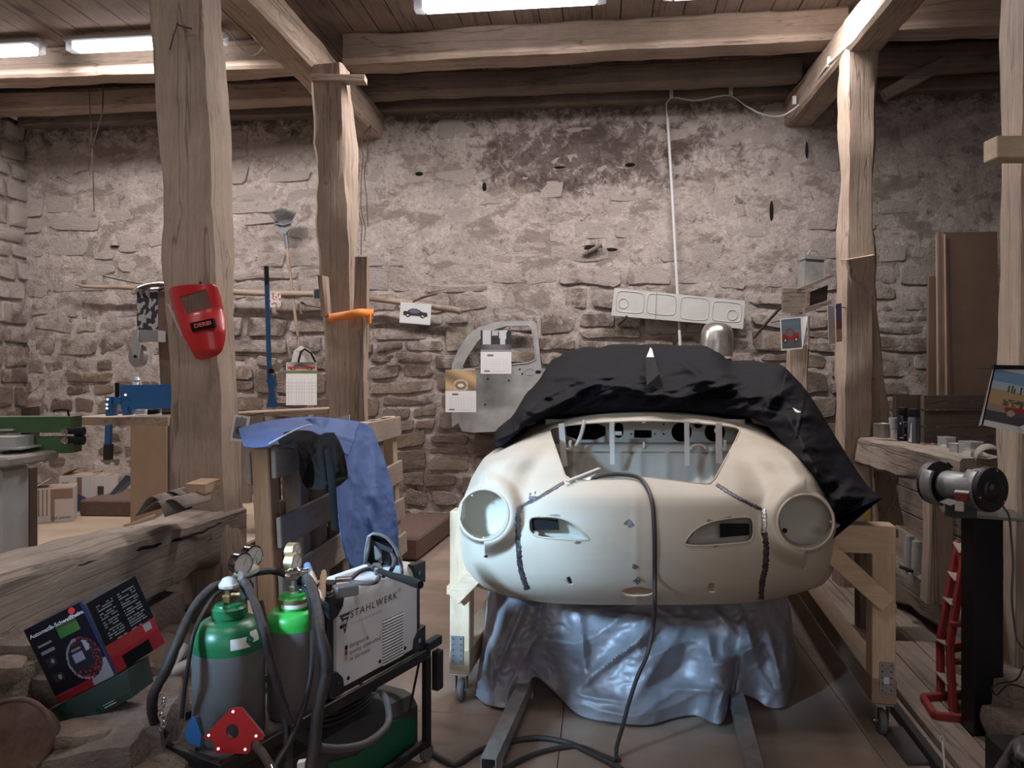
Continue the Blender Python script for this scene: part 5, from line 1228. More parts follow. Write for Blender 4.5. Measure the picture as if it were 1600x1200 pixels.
t, M = carton('white box with a blue round print and letters PS, second from left by the wall', 128, 795, 6.5, .26, .22, .30, R(12), [(lambda u, v: (.05, .07, .14) if ring2(u, v, .55, .05, .4, .45) < 1 else ((.22, .15, .11) if abs(u-.62) < .08 else (.60, .58, .57)), (-.13, .01, .13, .29), 26)], False)
text('PS', M @ Vector((-.11, -.118, .21)), M.to_3x3() @ Vector((1, 0, 0)), (0, 0, 1), .06, mat('ink_dark', (0, 0, 0)), t)
carton('small box with orange print leaning at the right end of the carton row', 160, 790, 6.6, .16, .2, .28, R(5), [(lambda u, v: (.42, .15, .09) if v < .5 else (.06, .05, .06), (-.05, .04, .07, .2), 12), (lambda u, v: (.25, .17, .12) if u < .5 else (.6, .57, .55), (-.08, .01, -.05, .27), 6)], False)
# brown foam block, blue steel angle
BRF = mat('brown_foam', (.14, .088, .07), .95, var=.15, scale=30, bump=.5, bscale=200)
mb = MB(); c = PZ(168, 807, .3); mb.box((c.x+.15, c.y+.28, .365), (.80, .55, .13), R(3), ch=.012); tag(mb.build('foam_block', BRF), 'dark brown foam block on the raised floor beside the boxes', 'foam block')
mb = MB(); pbox(mb, [(170, 773), (178, 773), (208, 746), (197, 742)], 5.5, 5.62); tag(mb.build('steel_angle', mat('steel_blue', (.08, .12, .19), .5, .3)), 'blue grey steel angle lying on the brown foam block', 'steel angle')
# loose things on the left rail
RZ = L0.z+.145
t = thing('sandpaper_tent', 'bent sheets of sandpaper standing like a tent on the left rail', 'sandpaper', P(250, 800, 3.2))
SPM = mat('sandpaper_grey', (.22, .18, .155), .95, var=.15, scale=60, bump=.3)
for k, (l, tp, rt, bk) in enumerate((((212, 806), (235, 776), (257, 788), 0), ((228, 800), (262, 768), (290, 778), .1), ((218, 804), (246, 784), (258, 808), -.06), ((247, 790), (268, 780), (290, 794), -.02))):
    dd_ = 3.25+bk; a = [P(l[0], l[1], dd_), P(tp[0], tp[1], dd_), P(rt[0], rt[1], dd_)]
    off_ = FWD*.20+RGT*.03+Vector((0, 0, .0)); rows = [[q, q+off_*.5, q+off_] for q in cpath(a, 8)]
    mb = MB(); mb.grid(rows); mb.build('sheet', SPM, t, smooth=60, solid=.003)
mb = MB(); pbox(mb, [(288, 772), (318, 772), (318, 784), (288, 784)], 3.42, 3.50); tag(mb.build('wood_block', wood('raw_pine', (0, 0, 0), (0, 0, 0), 'x', crack=False)), 'flat pale wooden block on the rail beside the big post', 'wood block')
mb = MB(); pbox(mb, [(289, 756), (321, 757), (321, 772), (289, 772)], 3.42, 3.60); tag(mb.build('wood_block', wood('fir_block', (.33, .20, .13), (.55, .38, .26), 'y', crack=False)), 'square-cut fir block on top of the flat pale block', 'wood block')
for i, (q_, lb) in enumerate((([(35, 857), (112, 836), (140, 840), (78, 858)], 'thin bark strip lying on the near part of the left rail'), ([(158, 824), (205, 806), (243, 808), (196, 823)], 'thin grey chip of wood on the left rail before the sandpaper'))):
    dp = (2.75, 2.45, 2.45, 2.7) if i == 0 else (3.0, 3.05, 3.05, 3.0); dp = (2.72, 2.86, 2.8, 2.68) if i == 0 else (2.98, 3.12, 3.08, 2.95)
    c = []
    for (x, y), e in zip(q_, dp):
        k_ = P(x, y, e); c.append(k_)
    zz = L0.z+.155; c = [PZ(x, y, zz+.004*j) for j, (x, y) in enumerate(q_)]
    c = [Vector((max(-2.17, min(-1.93, q.x)), q.y, q.z)) for q in c]
    mb = MB(); mb.add(c+[q+Vector((0, 0, .012)) for q in c], [(3, 2, 1, 0), (4, 5, 6, 7), (0, 1, 5, 4), (1, 2, 6, 5), (2, 3, 7, 6), (3, 0, 4, 7)]); tag(mb.build('wood_chip', OAK('y')), lb, 'wood chip')
# brown foam mattress right of the pallets
mb = MB(); c = PZ(655, 865, 0); mb.box((c.x-.16, c.y+.25, .095), (.5, 1.0, .17), R(-4), ch=.015); tag(mb.build('foam_mattress', BRF), 'brown foam slab on the floor at the right of the pallets', 'foam slab')
# ------------------------------------------------------------------ pallets standing on edge
PG = wood('pallet_grey', (.27, .21, .17), (.45, .37, .30), 'y', crack=False, bump=.3); PGZ = wood('pallet_grey', (.22, .175, .145), (.38, .31, .26), 'z', crack=False)
PO = wood('pallet_orange', (.36, .18, .085), (.54, .31, .17), 'z', crack=False); PL_ = wood('pallet_light', (.45, .34, .23), (.66, .54, .38), 'z', crack=False)
def pallet(label, X, y0_, y1_, H, seed, lean=0.05, fresh=False):
    t = thing('wooden_pallet', label, 'pallet', (X, (y0_+y1_)/2, 0), 0, 'wooden pallets standing on edge'); rs = random.Random(seed); L = y1_-y0_
    M = Matrix.Translation((X, y0_, 0)) @ Matrix.Rotation(-lean, 4, 'Y')
    hs = [.10, .335, .57, .805, H-.075]
    for k, z in enumerate(hs):      # cross boards facing the car
        mb = MB(M); mb.box((.012+rs.uniform(-.003, .003), L/2, z), (.022, L*rs.uniform(.97, 1.0), .135*rs.uniform(.9, 1.05)), Matrix.Rotation(rs.uniform(-.02, .02), 3, 'X'), ch=.004); mb.build('deck_board', PG, t)
    for k, y in enumerate((.05, L/2-.1, L/2+.12, L-.05)):     # bearers
        mb = MB(M); mb.box((-.05, y, H/2), (.078, .095, H-.02), ch=.005); mb.build('bearer', PO if (k == 0 and not fresh) else (PL_ if fresh and k % 2 else PGZ), t)
    for k, z in enumerate((.09, H/2, H-.09)):
        mb = MB(M); mb.box((-.102, L/2, z), (.022, L, .14), ch=.004); mb.build('bottom_board', PG, t)
    return t
pallet('nearest standing pallet with an orange-brown bearer at its left end', -1.33, 3.10, 4.05, 1.17, 1)
pallet('second standing pallet, mostly hidden under the blue jacket', -1.31, 4.09, 5.06, 1.19, 2, fresh=True)
pallet('rear standing pallet behind the nearest one, pale bearer tops', -1.475, 3.45, 4.3, 1.16, 3)
# ------------------------------------------------------------------ blue work jacket and black cloth
def cloth(name, label, cat, T, B, dT, dB, m, segs, nu=90, nr=90, bulge=.05, par=None, amp=.02, seed=1, thick=.004, mid=None):
    rows = []
    for r in range(nr+1):
        f = r/nr; row = []
        for i in range(nu+1):
            u = i/nu; a, b = lin(T, u), lin(B, u); px = a[0]+(b[0]-a[0])*f; py = a[1]+(b[1]-a[1])*f
            if mid: q = lin(mid, u); k = 4*f*(1-f); px += q[0]*k; py += q[1]*k
            D = lin(dT, u)*(1-f)+lin(dB, u)*f-bulge*math.sin(math.pi*min(1, f+.1))
            px += 2.2*fbm((f*5, u*7, seed), 1, seed)*math.sin(math.pi*f); py += 3*fbm((u*8, f*3, seed), 1, seed+3)*f
            D -= ridge_d(px, py, segs)+amp*(1-abs(fbm((px*.03, py*.014, seed), 1, seed, 2))*3)+.3*amp*(1-abs(fbm((px*.08, py*.06, seed), 1, seed, 2))*3)
            row.append(P(px, py, D))
        rows.append(row)
    mb = MB(); mb.grid(rows); o = mb.build(name, m, par, smooth=70, solid=thick)
    return tag(o, label, cat) if par is None else o
JB = mat('jacket_blue', (.065, .12, .31), .72, var=.12, scale=8, bump=.3, bscale=180, dist=.001)
JT = thing('work_jacket', 'long blue work coat thrown over the standing pallets', 'coat', P(520, 700, 3.4))
cloth('hanging_coat', None, None, [(470, 656), (498, 652), (530, 656), (560, 659), (580, 668), (588, 688)], [(528, 800), (535, 850), (548, 884), (570, 890), (600, 878), (622, 872)], [3.6, 3.6, 3.9, 4.1, 4.2, 4.2], [3.2, 3.25, 3.35, 3.5, 3.7, 3.85], JB,
      [(500, 690, 560, 760, .05, 6), (560, 690, 540, 880, .05, 8), (520, 670, 600, 800, .05, 9), (560, 750, 565, 890, .04, 6), (585, 700, 590, 800, .04, 6), (530, 790, 535, 880, .04, 5), (575, 800, 600, 870, .05, 7), (505, 668, 540, 700, .03, 4)], par=JT, mid=[(8, -10), (10, -12), (6, -5), (8, 0), (12, 0), (10, -6)], seed=3)
cloth('coat_back', None, None, [(372, 670), (400, 662), (440, 655), (480, 652), (520, 654), (562, 660)], [(380, 697), (408, 700), (440, 690), (480, 690), (515, 700), (545, 712)], [3.35, 3.4, 3.5, 3.65, 3.75, 3.9], [3.0, 3.0, 3.1, 3.2, 3.35, 3.5], JB,
      [(380, 680, 470, 668, .04, 5), (400, 692, 500, 662, .04, 4), (460, 660, 490, 675, .03, 4), (500, 670, 560, 690, .03, 5)], par=JT, seed=7, bulge=.03, amp=.014)
mb = MB(); mb.tube(cpath([P(420, 694, 2.98), P(445, 680, 3.0), P(470, 668, 3.1), P(486, 664, 3.2)], 12), .004, 6); mb.build('drawstring', mat('pale_string', (.42, .47, .62), .6), JT)
BC = mat('black_jacket', (.011, .010, .010), .9, var=.2, scale=12, bump=.2, bscale=200, dist=.001, spec=.08)
JT2 = thing('dark_jacket', 'black jacket hanging over the pallet beside the blue coat', 'jacket', P(500, 700, 3.1))
cloth('jacket_body', None, None, [(428, 686), (445, 676), (465, 673), (485, 674), (500, 680), (508, 677), (522, 676)], [(436, 700), (462, 704), (468, 742), (480, 762), (505, 766), (525, 762), (543, 748)], [3.2]*7, [3.02, 3.0, 2.98, 3.0, 3.0, 3.02, 3.1], BC,
      [(470, 680, 500, 740, .03, 5), (500, 685, 510, 755, .05, 6), (520, 690, 535, 745, .04, 6), (450, 685, 480, 690, .02, 4), (505, 758, 540, 748, .03, 4)], nu=60, nr=60, par=JT2, seed=11, bulge=.03, amp=.014, mid=[(2, -4), (6, -6), (8, -6), (6, 0), (4, 0), (4, 0), (6, 0)])
mb = MB(); mb.tube(cpath([P(512, 700, 3.0), P(518, 750, 2.96), P(521, 790, 2.98), P(524, 828, 3.0)], 16), .016, 8, flat=.35); mb.build('belt', BC, JT2, smooth=60)
mb = MB(); c = [P(512, 656, 4.6), P(546, 648, 4.6), P(546, 664, 4.6), P(516, 668, 4.6)]; mb.add(c+[q+Vector((0, .01, 0)) for q in c], [(3, 2, 1, 0), (4, 5, 6, 7), (0, 1, 5, 4), (1, 2, 6, 5), (2, 3, 7, 6), (3, 0, 4, 7)]); tag(mb.build('paper_sheet', mat('paper_lilac', (.52, .50, .58), .6)), 'pale lilac paper sheet behind the top of the blue coat', 'paper')

# long drying crack along the face of the left rail
lr = [o for o in COL.objects if o.name.startswith('timber_rail') and 'left picture edge' in o.get('label', '')][0]
for pts in ([(60, 905), (100, 892), (122, 884), (155, 873), (200, 862), (250, 850), (310, 833), (345, 817)], [(10, 962), (60, 938), (95, 918), (120, 902)]):
    pp = cpath([PX(x, y, -1.903) for x, y in pts], 40); rs = random.Random(8); mb = MB(); mb.tube([q+Vector((0, 0, rs.uniform(-.003, .003))) for q in pp], .004, 6, rr=[.0035+.004*math.sin(math.pi*i/40)+rs.uniform(0, .002) for i in range(41)]); mb.build('crack', DK, lr)
# ------------------------------------------------------------------ welding cart
CA = RGT*-.79+FWD*2.09; CROTZ = YAW+math.atan2(.877, .48); CT = Matrix.Translation(CA) @ Matrix.Rotation(CROTZ, 4, 'Z')
def cw(u, v, z): return CT @ Vector((u, v, z))
def uz(px, py, v=0.0):
    r = (px-800)/CF; u = ((2.09+.48*v)*r+.79+.877*v)/(.48-.877*r); d = 2.09+.48*v+.877*u; return u, CAMZ-(py-HZ)/CF*d
IRON = mat('cart_iron', (.022, .02, .022), .45, .3, var=.3, scale=12, bump=.1)
WORN = mat('worn_edge', (.16, .145, .14), .5, .5, var=.4, scale=20)
cart = thing('welding_cart', 'black angle-iron cart carrying the gas bottles and the white welder', 'cart', CA, CROTZ)
def cbx(name, p0, p1, w_, h_, m=IRON, par=None, up=(0, 0, 1)):
    mb = MB(CT); mb.beam(p0, p1, w_, h_, up); return mb.build(name, m, par or cart)
W_ = .36; LU = .98; ZT = .42
for v in (0, W_): cbx('top_rail', (-.012, v, ZT-.012), (LU, v, ZT-.012), .022, .036)
for u in (0, LU-.01): cbx('top_rail', (u, 0, ZT-.012), (u, W_, ZT-.012), .022, .036)
cbx('worn_strip', (.30, -.008, ZT+.0075), (LU, -.008, ZT+.0075), .008, .003, WORN)
mb = MB(CT); mb.box((.22, W_/2, ZT-.022), (.42, W_-.03, .006)); mb.build('tray_sheet', mat('tray_steel', (.13, .115, .11), .6, .3, var=.4, scale=14), cart)
cbx('cross_bar', (.44, 0, ZT-.014), (.44, W_, ZT-.014), .03, .03); cbx('cross_bar', (.72, 0, ZT-.014), (.72, W_, ZT-.014), .03, .03)
for u, v in ((.0, 0), (.0, W_), (LU-.015, 0), (LU-.015, W_)):
    cbx('leg', (u, v, .05), (u, v, ZT-.02), .028, .028, up=(0, 1, 0))
    mb = MB(CT); mb.cyl((u, v-.012, .03), (u, v+.012, .03), .03, n=16); mb.build('wheel', mat('grey_rubber', (0, 0, 0)), cart, smooth=40)
cbx('lower_rail', (0, 0, .07), (LU, 0, .07), .025, .03); cbx('lower_rail', (0, W_, .07), (LU, W_, .07), .025, .03)
mb = MB(CT); mb.box((LU/2, W_/2, .06), (LU-.02, W_-.02, .005)); mb.build('lower_shelf', IRON, cart)
cbx('push_bar', (LU-.03, -.005, ZT+.018), (LU+.07, .0, ZT+.018), .03, .035); cbx('holder', (LU+.03, -.02, ZT-.16), (LU+.03, -.02, ZT-.01), .04, .03, up=(0, 1, 0)); cbx('brace_rod', (LU-.06, .0, ZT-.02), (LU-.10, .02, ZT-.21), .008, .008)
for u0, u1, v in ((.46, .58, -.002), (.60, .80, .0), (.82, .93, .0)):
    mb = MB(CT); mb.box(((u0+u1)/2, v+.03, ZT+.004), (u1-u0, .05, .006)); mb.build('wood_packing', wood('raw_pine', (0, 0, 0), (0, 0, 0), 'x', crack=False), cart)
# gas bottles
def bottle(label, u, v, r, zb, zg, zs, zn, green, lab=None, neck_r=.042):
    c = cw(u, v, 0); t = thing('gas_bottle', label, 'gas bottle', (c.x, c.y, zb)); T = Matrix.Translation((c.x, c.y, 0))
    mb = MB(); mb.lathe([(r*.9, zb), (r, zb+.02), (r, zg)], T, 40); mb.build('cylinder', mat('bottle_grey', (.135, .135, .14), .5, var=.12, scale=10, bump=.05), t, smooth=30)
    prof = [(r+.0003, zg-.002)]
    for k in range(11):
        a = k/10*math.pi/2; prof.append((neck_r+(r-neck_r)*math.cos(a)**.85 if k < 10 else neck_r, zg+.015+(zs-zg-.015)*math.sin(a)))
    prof += [(neck_r, zs+.004), (neck_r+.004, zs+.006), (neck_r+.004, zn-.012), (neck_r-.004, zn-.006), (neck_r-.006, zn), (.012, zn+.002)]
    mb = MB(); mb.lathe(prof, T, 40); mb.build('shoulder', green, t, smooth=50)
    def rad(z):
        for (r0, z0), (r1, z1) in zip(prof, prof[1:]):
            if z0 <= z <= z1: return r0+(r1-r0)*(z-z0)/(z1-z0+1e-9)
        return r
    cd = -Vector((c.x, c.y, 0)).normalized(); th0 = math.atan2(cd.y, cd.x)
    def sp(ph, z, off=.0012): a = th0+R(ph); rr = rad(z)+off; return Vector((c.x+rr*math.cos(a), c.y+rr*math.sin(a), z))
    return t, sp, T, c
BRASS = mat('brass', (.30, .20, .10), .38, .9, var=.3, scale=30); NICK = mat('nickel', (.55, .52, .47), .3, .9, var=.2, scale=30); VWH = mat('valve_white', (.55, .55, .54), .35, .3)
t1, sp, T, c1 = bottle('front grey gas bottle with a dark green shoulder and white label', .16, .155, .104, ZT-.019, .668, .752, .795, mat('bottle_green', (.012, .14, .055), .35, var=.2, scale=12, bump=.05), neck_r=.046)
mb = MB(); mb.grid([[sp(a, .686+.030*k/4+.010*(1 if a > 36 else 0)) for a in range(2, 56, 3)] for k in range(5)]); mb.build('shoulder_label', mat('paper_white', (0, 0, 0)), t1)
mb = MB(); mb.add([sp(34, .686, .003), sp(41, .705, .003), sp(33, .724, .003), sp(26, .704, .003)], [(0, 1, 2, 3)]); mb.build('green_diamond', mat('diamond_green', (.01, .17, .09), .4), t1, solid=.0006)
mb = MB(); mb.lathe([(.016, .795), (.016, .805), (.022, .806), (.022, .818), (.013, .820), (.013, .842)], T, 6); mb.cyl((c1.x, c1.y, .822), (c1+RGT*.035+Vector((0, 0, .822))), .009, n=10); mb.build('valve_body', BRASS, t1, smooth=30)
mb = MB(); mb.lathe([(.012, .84), (.030, .843), (.032, .852), (.026, .858), (.021, .868), (.010, .873), (0, .874)], T, 8); mb.build('hand_wheel', VWH, t1, smooth=40)
t2, sp2, T2, c2 = bottle('rear grey gas bottle with a bright green shoulder, beside the white welder', .36, .09, .082, ZT-.019, .682, .735, .782, mat('bottle_bright_green', (.035, .40, .065), .35, var=.1, bump=.03), neck_r=.044)
mb = MB(); mb.grid([[sp2(a, .740+.012*k) for a in range(-50, 60, 6)] for k in range(3)]); mb.build('neck_label', mat('paper_white', (0, 0, 0)), t2)
mb = MB(); mb.lathe([(.049, .757), (.051, .76), (.049, .768), (.044, .770)], T2, 28); mb.build('rusty_ring', mat('rust_ring', (.17, .08, .045), .8), t2, smooth=40)
mb = MB(); mb.lathe([(.013, .782), (.013, .79), (.019, .791), (.019, .805), (.011, .807), (.011, .832)], T2, 6); mb.build('valve_body', NICK, t2, smooth=30)
mb = MB(); mb.lathe([(.016, .775), (.016, .790)], T2, 12); mb.build('white_collar', mat('paper_white', (0, 0, 0)), t2)
mb = MB(); mb.lathe([(.01, .828), (.027, .832), (.030, .842), (.026, .85), (.029, .858), (.018, .866), (0, .868)], T2, 8); mb.build('hand_wheel', mat('chrome', (0, 0, 0)), t2, smooth=30)
mb = MB(); mb.cyl((c2.x, c2.y, .845), Vector((c2.x, c2.y, .85))+RGT*.05, .014, n=12); mb.build('side_nut', mat('chrome', (0, 0, 0)), t2, smooth=40)
# regulators with gauges
def gauge(px, py, d, r, m, par, ax=None):
    a = (ax or (RGT*.80-FWD*.6)).normalized(); c = P(px, py, d)
    mb = MB(); F = frame_to(a); mb.lathe([(r*.7, -.032), (r*.98, -.026), (r, 0), (r, .004), (r*.9, .006), (r*.88, .002)], Matrix.Translation(c) @ F.to_4x4(), 28); g = mb.build('gauge_case', m, par, smooth=40)
    mb = MB(); mb.cyl(c+a*.0025, c+a*.0035, r*.88, n=24); f = mb.build('gauge_face', mat('paper_white', (0, 0, 0)), g)
    mb = MB(); mb.beam(c+a*.005-Vector((0, 0, r*.1)), c+a*.005+Vector((0, 0, r*.6))+RGT*r*.3, .002, .001); mb.build('needle', DK, g); return g
CH = mat('dark_chrome', (.22, .22, .24), .15, 1.0, var=.5, scale=3, bump=0)
r1 = thing('pressure_regulator', 'gas regulator with two dark chrome gauges on the front bottle', 'regulator', P(388, 900, 2.36))
gauge(379, 881, 2.33, .034, CH, r1); gauge(396, 869, 2.42, .034, CH, r1)
mb = MB(); mb.cyl(P(372, 900, 2.31), P(398, 889, 2.42), .016, n=12); mb.cyl(P(386, 893, 2.36), P(384, 880, 2.36), .008, n=8); mb.cyl(P(398, 888, 2.42), P(398, 870, 2.42), .008, n=8); mb.build('regulator_body', NICK, r1, smooth=40)
mb = MB(); mb.cyl(P(352, 908, 2.30), P(374, 900, 2.32), .009, n=8); mb.build('inlet_pipe', BRASS, r1, smooth=40)
mb = MB(); mb.cyl(P(386, 912, 2.38), P(386, 935, 2.38), .02, n=14); mb.build('adjust_knob', mat('grip_black', (0, 0, 0)), r1, smooth=40)
GOLD = mat('gauge_gold', (.50, .42, .24), .35, .8, var=.15)
r2 = thing('pressure_regulator', 'gas regulator with two brass coloured gauges on the rear bottle', 'regulator', P(458, 890, 2.46))
ax = (RGT*.93-FWD*.25).normalized(); gauge(462, 879, 2.46, .032, GOLD, r2, ax); gauge(462, 862, 2.56, .030, GOLD, r2, ax)
mb = MB(); mb.cyl(P(459, 893, 2.46), P(460, 862, 2.56), .009, n=10); mb.build('regulator_body', BRASS, r2, smooth=40)
# white inverter welder
WHP = mat('welder_white', (.74, .75, .77), .35, var=.04, scale=3, bump=.02, coat=.2); BLK = mat('welder_black', (.018, .018, .02), .45, var=.1, bump=.05)
wd = thing('inverter_welder', 'white inverter welding machine with black corner guards on the cart', 'welder', cw(.69, .11, ZT+.008), CROTZ)
u0, u1 = .452, .925; v0, v1 = .006, .205; z0, z1 = ZT+.03, ZT+.345
prof = [(v0, z0), (v0, z1-.06)]+[(v0+.045-.045*math.cos(a), z1-.045+.045*math.sin(a)) for a in [math.pi/2*k/8 for k in range(1, 9)]]+[(v1-.045+.045*math.sin(a), z1-.045+.045*math.cos(a)) for a in [math.pi/2*k/8 for k in range(0, 9)]]+[(v1, z0)]
mb = MB(CT); mb.grid([[Vector((u, v, z)) for v, z in prof] for u in (u0+.015, u1-.015)]); n = len(prof); mb.f += [tuple(range(n))[::-1], tuple(range(n, 2*n))]; mb.build('casing', WHP, wd, smooth=35)
mb = MB(CT); mb.box(((u0+u1)/2, (v0+v1)/2, z0-.012), (u1-u0-.01, v1-v0-.004, .022)); mb.build('base_frame', BLK, wd)
for u in (u0-.004, u1+.004):
    mb = MB(CT); mb.box((u, (v0+v1)/2, (z0+z1)/2), (.03, v1-v0-.012, z1-z0-.02), ch=.012); mb.build('end_plate', BLK, wd)
for u, sg in ((u0, 1), (u1, -1)):
    for z, sz in ((z1, -1), (z0-.01, 1)):
        mb = MB(CT); q = [(0, 0), (.075, 0), (.066, .045), (.04, .072), (0, .08)]
        mb.prism([(sg*(x-.03), sz*y) for x, y in q], .028, Matrix.Translation((u, v0+.02, z)) @ Matrix.Rotation(R(90), 4, 'X')); gd = mb.build('corner_guard', BLK, wd)
        mb = MB(CT); mb.cyl((u+sg*.012, v0-.008, z+sz*.035), (u+sg*.012, v0-.011, z+sz*.035), .009, n=12); mb.build('guard_bolt', CH, gd)
ul, zl = uz(600, 975); ur, _ = uz(632, 960)
_, zt_ = uz(616, 966); _, zb_ = uz(616, 1031)
for k in range(15):
    z = zb_+(zt_-zb_)*k/14; mb = MB(CT @ Matrix.Translation(((ul+ur)/2, v0-.001, z)) @ Matrix.Rotation(R(-28), 4, 'X')); mb.box((0, 0, 0), (ur-ul, .004, (zt_-zb_)/14*.62), ch=.001); mb.build('louvre', WHP, wd)
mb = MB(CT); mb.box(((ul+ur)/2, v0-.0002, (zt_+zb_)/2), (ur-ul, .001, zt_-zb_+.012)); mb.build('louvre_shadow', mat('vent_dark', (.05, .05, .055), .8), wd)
for u, z in ((u0+.035, z0+.20), (u0+.05+.02, z0+.02), (u1-.03, z1-.07), (u1-.09, z0+.02), ((u0+u1)/2, z0+.02)):
    mb = MB(CT); mb.cyl((u, v0, z), (u, v0-.003, z), .006, n=10); mb.build('casing_screw', DK, wd)
INK = mat('ink_dark', (0, 0, 0)); UD = CT.to_3x3() @ Vector((1, 0, 0)); VD = Vector((0, 0, 1))
def face(u, z): return cw(u, v0-.0006, z)
ua, za = uz(549, 966); ub, zb = uz(622, 939)
wt = text('STAHLWERK', face(ua, za), UD, VD, .034, INK, wd, spacing=1.28, bold=.006)
Mi_ = WM(wd) ; xs_ = [v.co.x for v in wt.data.vertices]; xo = min(xs_); kx_ = (ub-ua)/(max(xs_)-xo)
for v in wt.data.vertices: v.co.x = xo+(v.co.x-xo)*kx_
text('®', face(ub+.006, za+.018), UD, VD, .02, INK, wd)
text('SCHWEISSGERÄTE', face(ua+.004, za-.026), UD, VD, .0125, mat('ink_grey', (.30, .31, .33), .6), wd, spacing=1.75)
ux = ua-.052; zz = za+.022
for poly in ([(0, 0), (.046, 0), (.041, -.008), (.013, -.008), (.019, -.018), (.013, -.022), (-.000, -.001)], [(.015, -.0125), (.040, -.0125), (.0335, -.024), (.0285, -.024), (.032, -.018), (.018, -.018)], [(.012, -.026), (.016, -.026), (.0225, -.046), (.029, -.026), (.033, -.026), (.024, -.056), (.021, -.056)], [(.021, -.028), (.024, -.028), (.0265, -.036), (.0245, -.040), (.0225, -.034), (.0205, -.040), (.0185, -.036)]):
    mb = MB(CT); mb.prism([(x*1.15, y*1.15) for x, y in poly], .0008, Matrix.Translation((ux, v0, zz)) @ Matrix.Rotation(R(90), 4, 'X')); mb.build('logo', INK, wd)
ud_, zd_ = uz(548, 1020)
for k, s_ in enumerate(('designed &', 'quality controlled', 'in Germany')): text(s_, face(ud_, z0+.118-k*.022), UD, VD, .0205, INK, wd, spacing=1.1)
for k, c in enumerate(((.01, .01, .012), (.35, .05, .04), (.75, .38, .22))):
    mb = MB(CT); mb.box((ud_-.016, v0-.0006, z0+.124-k*.017), (.013, .001, .015), ch=.0003); mb.build('flag_square', mat('flag_%s' % ['black', 'red', 'gold'][k], c, .6, var=0, bump=0), wd)
# things lying on the welder
def on_top(px, py, z): 
    return PZ(px, py, z)
ZW = z1+.004
mb = MB(); c = PZ(540, 922, ZW+.02); F = Matrix.Rotation(CROTZ-.5, 3, 'Z'); mb.box(c, (.075, .042, .036), F, ch=.004); t = thing('club_hammer', 'steel hammer head lying on the near end of the white welder', 'hammer', PZ(540, 928, ZW))
mb.build('head', mat('hammer_steel', (.28, .28, .29), .35, .8, var=.2), t); mb = MB(); a = PZ(522, 915, ZW+.018); mb.beam(a+Vector((-.05, -.0, .0)), a, .05, .025); mb.build('claw', BLK, t)
mb = MB(); mb.tube(cpath([P(506, 894, 2.62), P(505, 905, 2.55), P(503, 920, 2.48), P(501, 939, 2.42)], 10), .013, 10, rr=[.009, .010, .011, .012, .012, .013, .013, .013, .014, .014, .012]); mb.build('handle', wood('handle_ash', (.40, .28, .17), (.60, .46, .31), 'y', crack=False), t, smooth=60)
t = thing('chisel', 'wooden tool handle with a blue end leaning left of the white welder', 'tool', P(490, 905, 2.6))
mb = MB(); mb.cyl(P(485, 897, 2.68), P(496, 925, 2.58), .014, .016, n=12); mb.build('handle', wood('handle_ash', (0, 0, 0), (0, 0, 0), 'y', crack=False), t, smooth=40)
mb = MB(); mb.cyl(P(480, 883, 2.72), P(485, 897, 2.68), .013, n=12); mb.build('blue_cap', mat('cap_blue', (.10, .17, .33), .5), t, smooth=40)
t = thing('pipe_pliers', 'dark pliers with curved grips lying on top of the white welder', 'pliers', PZ(575, 905, ZW))
BG = mat('grip_brown', (.06, .045, .045), .6)
mb = MB(); mb.tube(cpath([PZ(548, 905, ZW+.02), PZ(562, 893, ZW+.035), PZ(580, 889, ZW+.03), PZ(600, 900, ZW+.02)], 14), .008, 8); mb.build('grip', BG, t, smooth=60)
mb = MB(); mb.tube(cpath([PZ(548, 909, ZW+.015), PZ(565, 911, ZW+.015), PZ(585, 910, ZW+.015), PZ(592, 903, ZW+.015)], 14), .008, 8); mb.build('grip', BG, t, smooth=60)
mb = MB(); mb.beam(PZ(524, 906, ZW+.02), PZ(550, 904, ZW+.02), .026, .014); mb.build('jaw', mat('hammer_steel', (0, 0, 0)), t)
t = thing('wood_handle_hammer', 'hammer with a pale wooden handle across the far end of the welder', 'hammer', PZ(610, 900, ZW))
mb = MB(); mb.tube(cpath([PZ(584, 888, ZW+.035), PZ(612, 899, ZW+.03), PZ(636, 906, ZW+.03), PZ(657, 914, ZW+.03)], 10), .013, 10, rr=[.010]*4+[.011, .012, .013, .014, .015, .015, .013]); mb.build('handle', wood('handle_ash', (0, 0, 0), (0, 0, 0), 'x', crack=False), t, smooth=60)
mb = MB(); mb.box(PZ(590, 889, ZW+.03), (.03, .08, .026), Matrix.Rotation(.4, 3, 'Z'), ch=.004); mb.build('head', mat('hammer_steel', (0, 0, 0)), t)
# black welding shield seen from inside
t = thing('black_welding_shield', 'small black welding shield standing on the far end of the white welder', 'shield', P(600, 892, 2.85))
q = smooth_poly([(577, 833), (600, 836), (616, 852), (624, 872), (630, 902), (612, 900), (596, 892), (570, 880), (572, 855)], 1)
fr = [P(x, y, 2.80) for x, y in q]; bk = [P(x+3, y+1, 2.86) for x, y in q]
mb = MB(); mb.grid([fr, bk], wrap=True); n = len(q); mb.add(bk, [tuple(range(n))]); mb.build('shell', BLK, t, smooth=50, solid=.004)
mb = MB(); mb.tube(fr, .006, 6, closed=True); mb.build('rim', mat('rim_grey', (.10, .095, .095), .5), t, smooth=50)
mb = MB(); pbox(mb, [(584, 850), (596, 855), (597, 880), (586, 874)], 2.81, 2.83); mb.build('lens', mat('lens_grey', (.12, .12, .12), .3), t)
mb = MB(); pbox(mb, [(580, 843), (614, 858), (613, 866), (580, 850)], 2.80, 2.84); mb.build('lens_frame', BLK, t)
